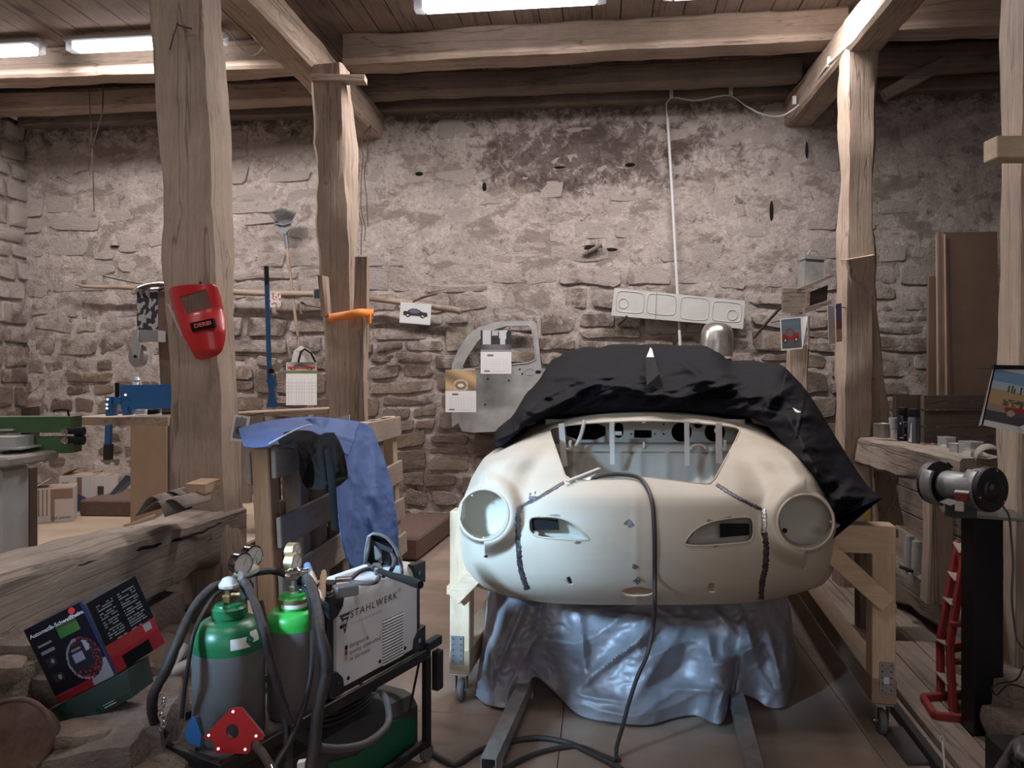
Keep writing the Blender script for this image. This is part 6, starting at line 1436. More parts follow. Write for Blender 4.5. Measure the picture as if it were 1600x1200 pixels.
mb = MB(); mb.tube(cpath([P(570, 880, 2.8), P(575, 862, 2.76), P(578, 840, 2.8)], 8), .007, 6); mb.build('side_arm', BG, t, smooth=60); mb = MB(); mb.tube(cpath([P(612, 862, 2.82), P(616, 880, 2.76), P(606, 900, 2.75)], 8), .008, 6); mb.build('handle', BG, t, smooth=60)
# green welder below
GWD = mat('welder_green', (.010, .115, .055), .4, var=.1, bump=.04); DGY = mat('casing_dark', (.055, .05, .05), .6, var=.15)
t = thing('green_welder', 'green and dark grey welding machine on the lower shelf of the cart', 'welder', cw(.7, .17, .065), CROTZ)
prof = [(.035, .068), (.035, .235), (.06, .275), (.10, .285), (.24, .285), (.28, .26), (.31, .22), (.31, .068)]
mb = MB(CT); mb.grid([[Vector((u, v, z-(.03 if u > .8 else 0)*(z > .2))) for v, z in prof] for u in (.33, .6, .955)]); n = len(prof); mb.f += [tuple(range(n))[::-1], tuple(range(2*n, 3*n))]; mb.build('casing', DGY, t, smooth=25)
pts = [(512, 1200), (512, 1192), (558, 1180), (575, 1165), (612, 1128), (628, 1122), (642, 1121), (648, 1126), (648, 1250), (520, 1300)]
pl = [uz(x, y, .03) for x, y in pts]; pl = [(u, max(.075, z)) for u, z in pl]
mb = MB(CT); mb.prism(pl, .008, Matrix.Translation((0, .037, 0)) @ Matrix.Rotation(R(90), 4, 'X')); mb.build('side_panel', GWD, t)
mb = MB(CT); a = uz(636, 1173, .02); mb.box((a[0], .024, a[1]), (.05, .012, .025)); mb.build('vent', DK, t)
mb = MB(); mb.tube(cpath([cw(.62, .17, .28), cw(.66, .17, .335), cw(.78, .17, .345), cw(.86, .17, .28)], 12), .016, 8); mb.build('handle', DGY, t, smooth=60)
mb = MB(); mb.tube(cpath([P(598, 1085, 2.62), P(604, 1095, 2.5), P(608, 1120, 2.45), P(600, 1140, 2.35), P(570, 1162, 2.2), P(530, 1170, 2.1), P(500, 1168, 2.05)], 40), .011, 8)
tag(mb.build('torch_cable', mat('hose_grey', (.075, .07, .07), .6), smooth=60), 'grey cable curling down in front of the green welder', 'cable')
t = thing('cable_coil', 'coil of black cables lying on the green welder under the rail', 'cable', cw(.62, .14, .30))
for k in range(5):
    mb = MB(); c = Vector((.62+.01*k, .13, .305+.011*k)); mb.tube([CT @ (c+Vector(((.14-.008*k)*math.cos(a), (.075-.005*k)*math.sin(a), .004*math.sin(3*a)))) for a in [2*math.pi*i/26 for i in range(26)]], .0085, 7, closed=True); mb.build('winding', BLK, t, smooth=60)
# hoses
HOSE = mat('hose_leather', (.026, .021, .021), .6, var=.4, scale=25, bump=.6, bscale=30, dist=.01); HB = mat('hose_black', (.014, .013, .015), .55, var=.3, scale=20, bump=.2)
def hose(label, pts, r, m=HOSE, n=50, wr=.12, name='hose', cat='hose'):
    pp = cpath([P(*q) for q in pts], n); rs = random.Random(len(label)); mb = MB(); mb.tube(pp, r, 10, rr=[r*(1+wr*1.6*nz((i*.23, r*90, len(label)), 1.0)+rs.uniform(-wr, wr)*.35) for i in range(n+1)]); return tag(mb.build(name, m, smooth=70), label, cat)
hose('thick black sleeve hose from the front bottle down to its right side', [(358, 915, 2.38), (378, 908, 2.33), (393, 930, 2.2), (412, 985, 2.08), (425, 1040, 2.08), (440, 1090, 2.09), (455, 1128, 2.10)], .0125)
hose('black hose strap lying across the tops of both gas bottles', [(356, 918, 2.36), (375, 903, 2.38), (400, 895, 2.42), (430, 893, 2.50), (458, 902, 2.52)], .011, HB)
hose('leather-sleeved torch hose hanging in front of the white welder', [(462, 908, 2.52), (480, 905, 2.44), (494, 940, 2.32), (500, 985, 2.18), (509, 1030, 2.14), (508, 1060, 2.12), (497, 1110, 2.08), (492, 1160, 2.05), (484, 1215, 2.0), (478, 1300, 1.95)], .0155, wr=.12)
hose('thinner black hose hanging close beside the torch hose', [(458, 912, 2.52), (480, 925, 2.42), (487, 975, 2.30), (487, 1040, 2.2), (480, 1085, 2.16), (466, 1130, 2.12), (452, 1160, 2.08), (430, 1200, 2.0), (425, 1260, 1.95)], .008, HB, wr=.03)
hose('dark leather sleeve drooping from the front bottle over the left cart edge', [(350, 912, 2.38), (330, 920, 2.32), (300, 955, 2.24), (277, 1005, 2.16), (258, 1050, 2.13), (240, 1085, 2.13), (238, 1110, 2.15), (244, 1135, 2.18), (256, 1150, 2.2)], .0145, wr=.14)
hose('thin black cable hanging down left of the front bottle', [(350, 918, 2.38), (325, 945, 2.22), (303, 990, 2.12), (294, 1040, 2.10), (287, 1090, 2.10), (284, 1122, 2.10)], .006, HB, wr=.02)
hose('narrow dark strap between the two gas bottles', [(405, 940, 2.2), (418, 1000, 2.16), (432, 1060, 2.14), (446, 1120, 2.12), (450, 1190, 2.08), (448, 1260, 2.0)], .012, HB, wr=.05)
# chain
t = thing('chain', 'bright steel chain hanging at the left edge of the cart', 'chain', P(253, 1140, 2.1))
for k in range(9):
    mb = MB(); c = P(253+3*math.sin(k*1.2), 1089+k*6, 2.09); mb.tube([c+RGT*(.006*math.cos(a))*(1 if k % 2 else .4)+FWD*(.006*math.cos(a))*(.3 if k % 2 else 1)+Vector((0, 0, .009*math.sin(a))) for a in [2*math.pi*i/10 for i in range(10)]], .002, 5, closed=True); mb.build('link', mat('chrome', (0, 0, 0)), t, smooth=60)
# magnets
def flatpx(mb, poly, hole, d, th):
    from mathutils.geometry import tessellate_polygon
    loops = [[Vector((x, -y, 0)) for x, y in poly]]+([[Vector((x, -y, 0)) for x, y in hole]] if hole else [])
    allp = list(poly)+list(hole or []); tris = tessellate_polygon(loops); n = len(poly); N = len(allp)
    F_ = [P(x, y, d) for x, y in allp]; B_ = [q+FWD*th for q in F_]
    fs = [tuple(a) for a in tris]+[tuple(i+N for i in a[::-1]) for a in tris]
    for s0, L in ((0, n), (n, len(hole or []))):
        for i in range(L): a, b = s0+i, s0+(i+1) % L; fs.append((a, b, b+N, a+N))
    return mb.add(F_+B_, fs)
t = thing('welding_magnet', 'red arrow shaped welding magnet with a round hole, on the cart tray', 'magnet', P(363, 1178, 2.14))
MPY = [(361, 1107), (377, 1106), (413, 1150), (411, 1156), (392, 1160), (391, 1173), (387, 1178), (338, 1177), (334, 1172), (333, 1157), (316, 1153)]
mb = MB(); flatpx(mb, MPY, ell(363, 1143, 10, 12, 24), 2.13, .004); mb.build('front_plate', RED, t)
mb = MB(); flatpx(mb, [(363+(x-363)*.93, 1143+(y-1143)*.93) for x, y in MPY], ell(363, 1143, 11, 13, 24), 2.135, .018); mb.build('magnet_core', WORN, t)
mb = MB(); flatpx(mb, MPY, ell(363, 1143, 10, 12, 24), 2.155, .004); mb.build('back_plate', RED, t)
for x, y in ((364, 1112), (326, 1149), (400, 1150), (341, 1170), (383, 1171)):
    mb = MB(); mb.cyl(P(x, y, 2.13), P(x, y, 2.126), .004, n=8); mb.build('rivet', mat('chrome', (0, 0, 0)), t, smooth=40)
t = thing('welding_magnet', 'small blue welding magnet at the left of the front gas bottle', 'magnet', P(303, 1165, 2.25))
MB1 = [(299, 1120), (305, 1121), (315, 1150), (312, 1168), (292, 1160), (289, 1142)]
mb = MB(); flatpx(mb, MB1, None, 2.20, .004); mb.build('front_plate', BLU, t)
mb = MB(); flatpx(mb, [(x+7, y-1) for x, y in MB1], None, 2.225, .004); mb.build('back_plate', BLU, t)
mb = MB(); flatpx(mb, [(x+4, y) for x, y in MB1], None, 2.205, .018); mb.build('magnet_core', WORN, t)
t = thing('torch_grip', 'dark torch grip with chrome tip resting at the left of the green welder', 'torch', P(420, 1190, 2.0))
mb = MB(); mb.tube(cpath([P(400, 1165, 2.05), P(412, 1180, 2.0), P(424, 1200, 1.98)], 8), .012, 8); mb.build('grip', mat('rusty_iron', (0, 0, 0)), t, smooth=60)
mb = MB(); mb.cyl(P(424, 1194, 1.98), P(432, 1214, 1.97), .008, n=10); mb.build('tip', mat('chrome', (0, 0, 0)), t, smooth=40)
mb = MB(); pbox(mb, [(464, 1193), (476, 1191), (477, 1225), (465, 1228)], 2.02, 2.04); tag(mb.build('socket_plate', mat('paper_white', (0, 0, 0))), 'white socket plate at the bottom edge below the rear bottle', 'socket')
# ------------------------------------------------------------------ rough stone footing at the left
foot = thing('stone_footing', 'rough low sandstone footing under the left timber rail', 'stones', (-1.95, 2.5, 0))
def boulder(name, px, py, d, sx, sy, sz, rot, seed, par, m=None, tilt=0, tone=.8, c=None):
    c = c or P(px, py, d); rs = random.Random(seed)
    bm = bmesh.new(); bmesh.ops.create_cube(bm, size=1); bmesh.ops.subdivide_edges(bm, edges=bm.edges, cuts=5, use_grid_fill=True)
    F = Matrix.Translation(c) @ Matrix.Rotation(rot, 4, 'Z') @ Matrix.Rotation(tilt, 4, 'Y'); vs = []
    for v in bm.verts:
        q = v.co.copy(); k = max(abs(q.x), abs(q.y), abs(q.z))*2; l = q.length*2; q = q*(1-.22*(l-1)*1.0); q = Vector((q.x*sx, q.y*sy, q.z*sz))
        n_ = fbm((q.x, q.y, q.z), 5, seed, 3); q *= 1+.16*n_; q += Vector((nz(q, 14, seed), nz(q, 14, seed+5), nz(q, 14, seed+9)))*.010; vs.append(F @ q)
    fs = [tuple(v.index for v in f.verts) for f in bm.faces]; bm.free()
    mb = MB(); mb.add(vs, fs); o = mb.build(name, m or STONE, par, smooth=32); tone_attr(o, [tone]*len(o.data.vertices)); return o
ST_ = [(30, 1030, 2.55, .55, .45, .26, .3, 1, .95), (95, 1075, 2.45, .30, .28, .18, .2, 2, 1.0), (20, 1110, 2.4, .35, .3, .16, .1, 3, .85), (190, 1150, 2.30, .34, .42, .20, .35, 4, 1.0), (130, 1200, 2.15, .40, .30, .22, .3, 5, .95), (245, 1190, 2.35, .28, .34, .20, .2, 6, .7),
       (265, 1110, 2.75, .24, .5, .16, .1, 7, .8), (255, 1040, 3.1, .30, .5, .2, .1, 8, .6), (290, 1180, 2.6, .3, .3, .2, 0, 9, .5), (60, 1230, 2.2, .4, .3, .2, .1, 10, .6), (200, 1000, 3.3, .35, .5, .3, .1, 11, .3), (-60, 1120, 2.3, .4, .4, .3, 0, 12, .8), (120, 960, 3.3, .6, .6, .2, 0, 13, .2), (320, 1060, 3.4, .3, .4, .2, 0, 14, .4), (180, 1260, 2.1, .4, .3, .25, .2, 15, .7)]
ST_ = [q[:8]+(q[8]*.8,) for q in ST_]
for (x, y, d, a, b, c, r, sd, tn) in ST_: boulder('stone', x, y, d, a, b, c, r, sd, foot, tone=tn, tilt=.08*math.sin(sd))
rs = random.Random(77)
for k in range(26):
    y = 1.7+k % 13*.21+rs.uniform(-.05, .05); x = -2.25+rs.uniform(-.12, .12)+.5*(k // 13); q = Vector((x, y, rs.uniform(.08, .2))); boulder('stone', 0, 0, 0, .34, .3, .22, rs.uniform(-.3, .3), 40+k, foot, tone=rs.random()*.7, c=q)
for (x, y, d, a, b, c, sd, lb) in ((125, 1148, 2.12, .17, .12, .035, 31, 'flat broken stone slab lying in front of the green box'), (12, 1045, 2.25, .10, .10, .05, 32, 'small pale broken stone at the left edge above the rusty drum'), (245, 1128, 2.35, .14, .16, .03, 33, 'thin slab of stone below the drooping leather sleeve')):
    tag(boulder('stone_slab', x, y, d, a, b, c, .4, sd, None, tone=.5, tilt=.1), lb, 'stone')
mb = MB(); mb.box((-2.35, 2.6, .14), (.5, 3.0, .27)); tag(mb.build('footing_core', mat('rubble_core', (0, 0, 0))), 'dark rubble core behind the stone footing, in shadow under the rail', 'rubble')
# rusty drum
t = thing('rusty_drum', 'round rusty iron pot lying on its side in the bottom left corner', 'pot', P(15, 1190, 2.05))
RUST = mat('rust', (.10, .055, .04), .85, .2, var=.4, scale=18, bump=.5)
mb = MB(); F = frame_to(-FWD*.8+RGT*.1+Vector((0, 0, .45))); mb.lathe([(0, -.12), (.075, -.115), (.1, -.08), (.108, 0), (.102, .0), (.095, -.07), (.07, -.10), (0, -.105)][:4], Matrix.Translation(P(10, 1162, 2.02)) @ F.to_4x4(), 32); mb.build('pot_wall', RUST, t, smooth=50, solid=.008)
mb = MB(); c = P(10, 1162, 2.02); mb.tube([c+F @ Vector((.108*math.cos(a), .108*math.sin(a), 0)) for a in [2*math.pi*i/30 for i in range(30)]], .007, 8, closed=True); mb.build('rim', RUST, t, smooth=60)
# boxes leaning in the rubble
def helmet_front(u, v):
    c = (.012, .010, .022)
    if v < .10 and u < .62: c = (.38, .02, .03) if v < .085 or u > .3 else (.5, .1, .08)
    if v < .26 and u > .62-.2*0 and v < .34*(u-.55)/.45+.02: c = (.42, .40, .42)
    if u > .95: c = (.03, .05, .16)
    x, y = (u-.66)/.27, (v-.36)/.27
    if x*x+y*y < 1:
        c = (.03, .028, .05)
        if x*x+y*y > .80 and x < 0: c = (.40, .38, .42)
        if -.6 < x < .05 and -.05 < y < .38: c = (.45, .42, .58)
        if -.55 < x < .05 and .45 < y < .58: c = (.35, .25, .25)
        if x > .25 and y > .15 and (x-.3)**2+(y-.5)**2 < .07: c = (.55, .53, .55)
        if nz((u*30, v*30, 1), 1) > .12 and (y < -.45 or x > .45 or y > .72): c = (.40, .04, .03)
    if .45 < u < .8 and .70 < v < .86: c = (.05+.2*(u-.45), .25, .06) if v < .82 else (.10, .12, .05)
    if .10 < u < .26 and (.44 < v < .56 or .24 < v < .34): c = (.04, .04, .045) if ring2(u, v, .20, .5 if v > .4 else .29, .03, .03) > 1 else (.4, .4, .4)
    if ((.08 < u < .32 and .60 < v < .74) or (.12 < u < .3 and .36 < v < .41)) and (v*60) % 1 < .4: c = (.35, .34, .36)
    return c
def helmet_side(u, v):
    c = (.020, .018, .020)
    if v < .22: c = (.008, .008, .008) if u < .75 and .0 < v < .16 and u > .2 else (.45, .03, .04)
    elif v < .38: c = (.50, .05, .05)
    elif .12 < u < .46 and v < .92 and (v*34) % 1 < .42: c = (.32, .31, .31) if nz((u*20, v*40, 0), 1) > -.2 else c
    elif .54 < u < .90 and v < .92 and (v*34) % 1 < .42: c = (.30, .28, .28) if nz((u*20, v*40, 5), 1) > -.2 else c
    if .74 < u < .9 and .26 < v < .36: c = (.5, .48, .46)
    return c
def dim(f, k=.42): return lambda u, v: tuple(x*k for x in f(u, v))
def leaning(label, quad, d, dd, sh, front, side, n1, m, name='cardboard_box', bottom=True):
    TL, TR, BR, BL = [P(x, y, d+e) for (x, y), e in zip(quad, dd)]; t = thing(name, label, 'box', BL)
    mb = MB(); hexa(mb, [TL, TR, BR, BL]+[q+sh for q in (TL, TR, BR, BL)]); mb.build('carton', m, t)
    N = (BR-BL).cross(TL-BL).normalized(); picture('print', front, BL+N*.0008, BR-BL, TL-BL, n1, n1, GLOSS, t)
    if side: S = sh; N2 = S.cross(TR-BR).normalized(); picture('print', side, BR+N2*.0008, S, TR-BR, 40, 60, GLOSS, t)
    return t, TL, TR, BR, BL, N
t, TL, TR, BR, BL, N = leaning('black and red welding helmet box leaning tilted in the rubble', [(37, 985), (135, 943), (183, 1053), (92, 1100)], 2.25, (0, .02, .0, -.02), RGT*.095+Vector((0, 0, .055))+FWD*.10, dim(helmet_front), dim(helmet_side), 70, mat('box_black', (.015, .013, .018), .4))
U_, V_ = (BR-BL), (TL-BL)
text('Automatik-Schweißhelm', BL+V_*.86+U_*.04+N*.001, U_, V_, .0165, mat('print_white', (.62, .62, .64), .5), t, bold=.01)
mb = MB(); c = BL+V_*.95+U_*.80+N*.002; mb.cyl(c, c+N*.001, .010, n=16); mb.build('round_seal', RED, t)
def green_print(u, v):
    c = (.016, .032, .024)
    if u < .62 and abs(v-.45) < .4 and (u*5.2) % 1 < .72: c = (.024, .055, .042)
    if .64 < u < .8 and ((v*9) % 1 < .35) and .1 < v < .8: c = (.4, .42, .41)
    if abs(u-.50)*2.5+abs(v-.82) < .12: c = (.6, .55, .5)
    return c
leaning('dark green flat box with white print under the helmet box', [(70, 1113), (198, 1048), (207, 1090), (97, 1147)], 2.22, (0, .02, .02, 0), RGT*.02+Vector((0, 0, .01))+FWD*.09, green_print, None, 60, mat('box_green', (.02, .035, .028), .5))
for i, (a, b) in enumerate((((262, 1052, 2.75), (303, 1034, 2.85)), ((266, 1040, 2.8), (286, 1012, 2.95)))):
    mb = MB(); mb.cyl(P(*a), P(*b), .020, n=14); tag(mb.build('plastic_pipe', mat('pipe_white', (.50, .49, .48), .5), smooth=40), ('lower' if i == 0 else 'upper slanting')+' pale plastic pipe end behind the front gas bottle', 'pipe')
# ------------------------------------------------------------------ right side
def lath(name, label, cat, c, parts, rot=None, group=None):
    t = thing(name, label, cat, c, 0, group)
    for nm, prof, m in parts:
        mb = MB(); M = Matrix.Translation(Vector(c)); M = M @ rot if rot else M; mb.lathe(prof, M, 24); mb.build(nm, m, t, smooth=35)
    return t
def railtop(px, py):
    q = PZ(px, py, 1.062); return q
CANB = mat('can_black', (.012, .014, .022), .3, .2, var=.1, bump=0); CANG = mat('can_grey', (.10, .11, .13), .35, .3)
for i, (px, py, m1, lb) in enumerate(((1411, 689, CANB, 'black spray can with white print, left of the pair on the right rail'), (1428, 693, CANG, 'black capped spray can with a grey side, right of the pair on the rail'))):
    c = railtop(px, py); t = lath('spray_can', lb, 'spray can', c, [('can', [(.028, 0), (.033, .003), (.033, .145), (.026, .158)], m1), ('cap', [(.030, .156), (.031, .158), (.030, .20), (.025, .203), (0, .203)], mat('cap_black', (.008, .008, .009), .5))])
    cd = -Vector((c.x, c.y, 0)).normalized(); th0 = math.atan2(cd.y, cd.x)
    def csp(ph, z): a = th0+R(ph); return Vector((c.x+.0335*math.cos(a), c.y+.0335*math.sin(a), c.z+z))
    if i == 0:
        for (a0, a1, z0_, z1_) in ((-2, 12, .112, .118), (16, 40, .112, .118), (16, 34, .098, .101), (14, 34, .088, .090), (10, 30, .035, .042), (-30, 5, .02, .024)):
            mb = MB(); mb.grid([[csp(a0+(a1-a0)*k/4, z) for k in range(5)] for z in (z0_, z1_)]); mb.build('print', mat('print_white', (0, 0, 0)), t)
        mb = MB(); mb.add([csp(-24, .115), csp(-15, .107), csp(-24-18+24, .099) if 0 else csp(-24, .099), csp(-33, .107)], [(0, 1, 2, 3)]); mb.build('logo', mat('print_white', (0, 0, 0)), t)
    else:
        mb = MB(); mb.grid([[csp(-55, .0+.01), csp(-40, .01), csp(-20, .01)], [csp(-28, .12), csp(-24, .12), csp(-20, .12)]]); mb.build('print', mat('print_white', (0, 0, 0)), t)
lath('tin_can', 'open grey tin can on the rail beside the leaning brace', 'tin', railtop(1378, 683), [('can_body', [(.046, 0), (.05, .004), (.05, .082), (.053, .085), (.05, .087), (.047, .084), (.047, .01)], mat('dull_tin', (.30, .28, .25), .45, .6, var=.2))])
lath('white_cup', 'white plastic cup between the tin can and the spray cans', 'cup', railtop(1397, 684), [('cup_body', [(.026, 0), (.03, .01), (.03, .05), (.028, .052)], mat('pipe_white', (0, 0, 0))), ('lid', [(.031, .052), (.031, .10), (.03, .125), (0, .126)], mat('lid_grey', (.30, .31, .33), .5))])
CLR = mat('clear_plastic', (.62, .63, .65), .15, var=.02, bump=0, alpha=.42)
for i, (px, py, s_, h_, m, lb) in enumerate(((1479, 702, .062, .062, CLR, 'clear plastic box with a ring inside, left of the three on the right rail'), (1496, 709, .055, .048, mat('box_grey', (.36, .35, .34), .6), 'small grey carton, the middle of the three boxes on the right rail'), (1517, 714, .075, .072, CLR, 'clear plastic box with white paper inside, right of the three on the rail'))):
    c = railtop(px, py); t = thing('small_box', lb, 'box', c, .5); M = Matrix.Translation(c) @ Matrix.Rotation(.35, 4, 'Z')
    mb = MB(M); mb.box((0, 0, h_/2), (s_, s_, h_), ch=.002); mb.build('box_wall', m, t)
    mb = MB(M); mb.box((0, 0, h_+.003), (s_+.003, s_+.003, .006), ch=.001); mb.build('lid', m, t)
    if i != 1:
        mb = MB(M); mb.box((0, -.004, h_*.22), (s_*.8, s_*.7, h_*.36)); mb.build('content', mat('paper_white', (0, 0, 0)), t)
        if i == 0: mb = MB(M); mb.tube([(s_*.28*math.cos(a), -s_*.30, h_*.6+s_*.28*math.sin(a)) for a in [2*math.pi*k/18 for k in range(18)]], .004, 6, closed=True); mb.build('ring', mat('pipe_white', (0, 0, 0)), t)
rs = random.Random(6); t = thing('dry_scraps', 'dry brown scraps lying on the rail right of the spray cans', 'scraps', railtop(1452, 696))
for k in range(7):
    a = railtop(1441+k*3.5, 695+rs.uniform(-1, 2)); mb = MB(); mb.tube([a, a+Vector((rs.uniform(-.03, .03), rs.uniform(-.03, .03), .008)), a+Vector((rs.uniform(-.04, .04), rs.uniform(-.04, .04), .004))], .005, 5); mb.build('scrap', mat('dry_leaf', (.16, .10, .075), .8), t)
t = thing('bent_sheet', 'arched grey sheet standing at the near end of the right rail', 'sheet', railtop(1550, 722)); rows = []
for k in range(11):
    a = math.pi*k/10*.8; q = P(1525+(1-math.cos(a))*22, 722-math.sin(a)*20, 3.55); rows.append([q, q+RGT*.08+FWD*.15+Vector((0, 0, .01))])
mb = MB(); mb.grid(rows); mb.build('sheet', mat('sheet_grey', (.27, .23, .20), .8), t, smooth=60, solid=.003)
for i, (px, py, lb) in enumerate(((1421, 890, 'rear clear bottle standing on the low sill'), (1433, 900, 'front clear bottle with a metal cap on the low sill'))):
    c = PZ(px, py, .31); lath('clear_bottle', lb, 'bottle', c, [('bottle_glass', [(.026, 0), (.030, .004), (.030, .15), (.026, .17), (.026, .20)], mat('bottle_pale', (.45, .47, .47), .2, var=.05, bump=0, alpha=.75)), ('cap', [(.027, .165), (.027, .20), (0, .205)], CLR)])
mb = MB(); mb.tube(cpath([PZ(1407, 886, .34), PZ(1416, 889, .345), PZ(1426, 893, .34)], 6), .010, 6); tag(mb.build('short_rod', DK), 'short dark rod lying on the sill before the clear bottles', 'rod')
lath('yellow_bottle', 'small yellow bottle half hidden behind the hem of the black cover', 'bottle', P(1354, 812, 4.4), [('bottle', [(.02, 0), (.022, .005), (.022, .06), (.01, .08), (.01, .09), (0, .09)], mat('yellow_plastic', (.55, .36, .05), .4))])
lath('glass_jar', 'clear glass jar beside the yellow bottle behind the cover', 'jar', P(1343, 816, 4.3), [('jar_glass', [(.024, 0), (.026, .005), (.026, .06)], CLR), ('lid', [(.027, .06), (.027, .07), (0, .072)], ZN)])
mb = MB(); a = P(1350, 818, 4.35); mb.box((a.x, a.y, a.z-.03), (.3, .2, .05)); mb.beam((a.x, a.y, a.z-.05), (a.x, a.y, 0), .08, .08, up=(0, 1, 0)); tag(mb.build('side_shelf', OAKD('z')), 'little shelf stump carrying the jar behind the cover', 'shelf')
# calendar on the edge post
def hill_pic(u, v):
    if v > .78: c = (.20, .36, .55)
    elif v > .62: c = (.45, .55, .62)
    elif v > .34: c = (.50, .36, .20)
    elif v > .2: c = (.36, .30, .24)
    else: c = (.09, .085, .09)
    if v > .60 and any(abs(u-x) < .010 and v < .60+h for x, h in ((.22, .14), (.27, .15), (.30, .10), (.38, .15), (.56, .16), (.62, .12), (.75, .15))): c = (.08, .11, .07)
    if .18 < u < .45 and .34 < v < .48 and nz((u*20, v*20, 0), 1) > -.1: c = (.14, .12, .08)
    x, y = u-.55, v-.27
    if abs(x) < .33 and -.03 < y < .09-.12*abs(x-.05): c = (.42, .03, .035)
    if abs(x) < .30 and -.09 < y < -.02: c = (.12, .10, .13)
    for wx in (-.24, .22):
        r = ring2(x, y, wx, -.06, .07, .085)
        if r < 1: c = (.10, .08, .07) if r > .55 else (.45, .36, .26)
    return c
t = pxsheet('calendar', 'glossy calendar with an open red car among cypress hills at the right edge', 'calendar', [(1553, 571), (1650, 573), (1660, 690), (1533, 664)], 2.95, [('photo_print', hill_pic, (.02, .10, .98, .95), (90, 80)), ('black_border', lambda u, v: (.012, .013, .018), (0, 0, .022, 1), (2, 4))], nail=.3, m=GLOSS)
mb = MB(); pbox(mb, [(1553, 570), (1650, 572), (1650, 578), (1553, 577)], 2.94, 2.955); mb.build('binding', DK, t)
mb = MB(); mb.grid([[P(1553-20*f-2*math.sin(3*f), 571+93*f, 2.95), P(1549-20*f, 590+76*f, 3.00)] for f in (0, .25, .5, .75, 1)]); mb.build('film_edge', CLR, t, solid=.001)
mb = MB(); mb.add([P(1591, 668, 2.93), P(1650, 640, 2.93), P(1650, 685, 2.93), P(1597, 673, 2.93)], [(0, 3, 2, 1)]); mb.build('white_corner', mat('paper_white', (0, 0, 0)), t, solid=.001)
# grinder on its stand
t = thing('grinder_stand', 'black square steel post with a top plate carrying the grinder', 'stand', PZ(1536, 1166, 0))
c = PZ(1538, 1160, 0); BST = mat('stand_black', (.008, .008, .010), .4, .2, var=.3, scale=8, bump=.05)
mb = MB(); mb.box((c.x, c.y+.02, .455), (.115, .10, .90), YAW*.6, ch=.004); mb.build('post', BST, t)
mb = MB(); mb.box((c.x+.0, c.y+.02, .006), (.16, .15, .008), YAW*.6); mb.build('foot_plate', BST, t)
pz = .912; q = [PZ(1480, 793, pz), PZ(1517, 804, pz), PZ(1592, 808, pz), PZ(1560, 790, pz)]; pc = Vector((c.x, c.y+.02, pz))
mb = MB(); mb.box(pc+Vector((-.0, .02, 0)), (.27, .22, .012), R(-18)); mb.build('top_plate', mat('plate_steel', (.14, .14, .14), .35, .7, var=.2), t)
mb = MB(); mb.box((c.x+.064, c.y+.02, .70), (.014, .05, .09)); mb.build('switch_plate', mat('rim_grey', (0, 0, 0)), t)
g = thing('bench_grinder', 'black and grey double bench grinder on the black stand', 'grinder', pc+Vector((0, 0, .006)))
ax = (RGT*.34-FWD*.93).normalized(); C1 = P(1549, 765, 2.93); C0 = C1-ax*.20-RGT*.045
GBK = mat('grinder_black', (.012, .012, .015), .5, var=.2, scale=60, bump=.3, bscale=300, dist=.001); GGR = mat('grinder_grey', (.20, .205, .215), .4, .2, var=.05)
def ax_lathe(c, prof, name, m, n=36, smooth=35): mb = MB(); mb.lathe(prof, Matrix.Translation(c) @ frame_to(ax).to_4x4(), n); return mb.build(name, m, g, smooth=smooth)
ax_lathe(C1, [(.0, -.03), (.086, -.028), (.087, 0), (.084, .006), (.048, .008), (.042, .016), (.034, .018), (.030, .030), (.018, .036), (0, .037)], 'wheel_cover', GBK, 40)
ax_lathe(C0, [(0, -.03), (.040, -.03), (.086, -.010), (.087, .02), (.080, .024), (.0, .024)], 'wheel_cover', GBK, 40)
def guard(c, a0, a1, name):
    F = frame_to(ax); rows = []
    for k in range(15):
        a = R(a0+(a1-a0)*k/14); e = F @ Vector((math.cos(a), math.sin(a), 0)); rows.append([c+e*.055-ax*.02, c+e*.080-ax*.02, c+e*.088-ax*.012, c+e*.088+ax*.03, c+e*.080+ax*.034])
    mb = MB(); mb.grid(rows); return mb.build(name, GGR, g, smooth=50, solid=.004)
F = frame_to(ax); la = math.degrees(math.atan2((F.transposed() @ -RGT).y, (F.transposed() @ -RGT).x))
guard(C1-ax*.045, la-55, la+85, 'wheel_guard'); guard(C0+ax*.02, la-40, la+80, 'wheel_guard')
ax_lathe(C0+ax*.12, [(.03, -.09), (.050, -.075), (.056, -.06), (.056, .06), (.050, .075), (.03, .09)], 'motor', GGR)
ax_lathe(C1-ax*.05, [(.0, -.012), (.074, -.012), (.074, .012), (0, .012)], 'grinding_stone', mat('grit_stone', (.23, .23, .24), .9), 36)
for a in (75, 200, 320):
    e = F @ Vector((math.cos(R(a)), math.sin(R(a)), 0)); mb = MB(); mb.cyl(C1+e*.075+ax*.004, C1+e*.075+ax*.010, .0045, n=8); mb.build('cover_screw', mat('chrome', (0, 0, 0)), g, smooth=40)
mb = MB(); m_ = C0+ax*.12; mb.box((m_.x, m_.y, m_.z-.052), (.055, .07, .012), Matrix.Rotation(0, 3, 'Z')); mb.beam((m_.x, m_.y, pz+.006), (m_.x, m_.y, m_.z-.045), .09, .07, up=(0, 1, 0)); mb.build('base', mat('base_dark', (.03, .045, .042), .5), g)
k_ = P(1503, 776, 2.9); mb = MB(); mb.box(k_, (.045, .04, .03), R(-30)); mb.build('switch_box', mat('switch_red', (.14, .012, .015), .5), g); mb = MB(); mb.box(k_+Vector((0, 0, .018)), (.048, .04, .006), R(-30)); mb.build('switch_lid', mat('pipe_white', (0, 0, 0)), g)
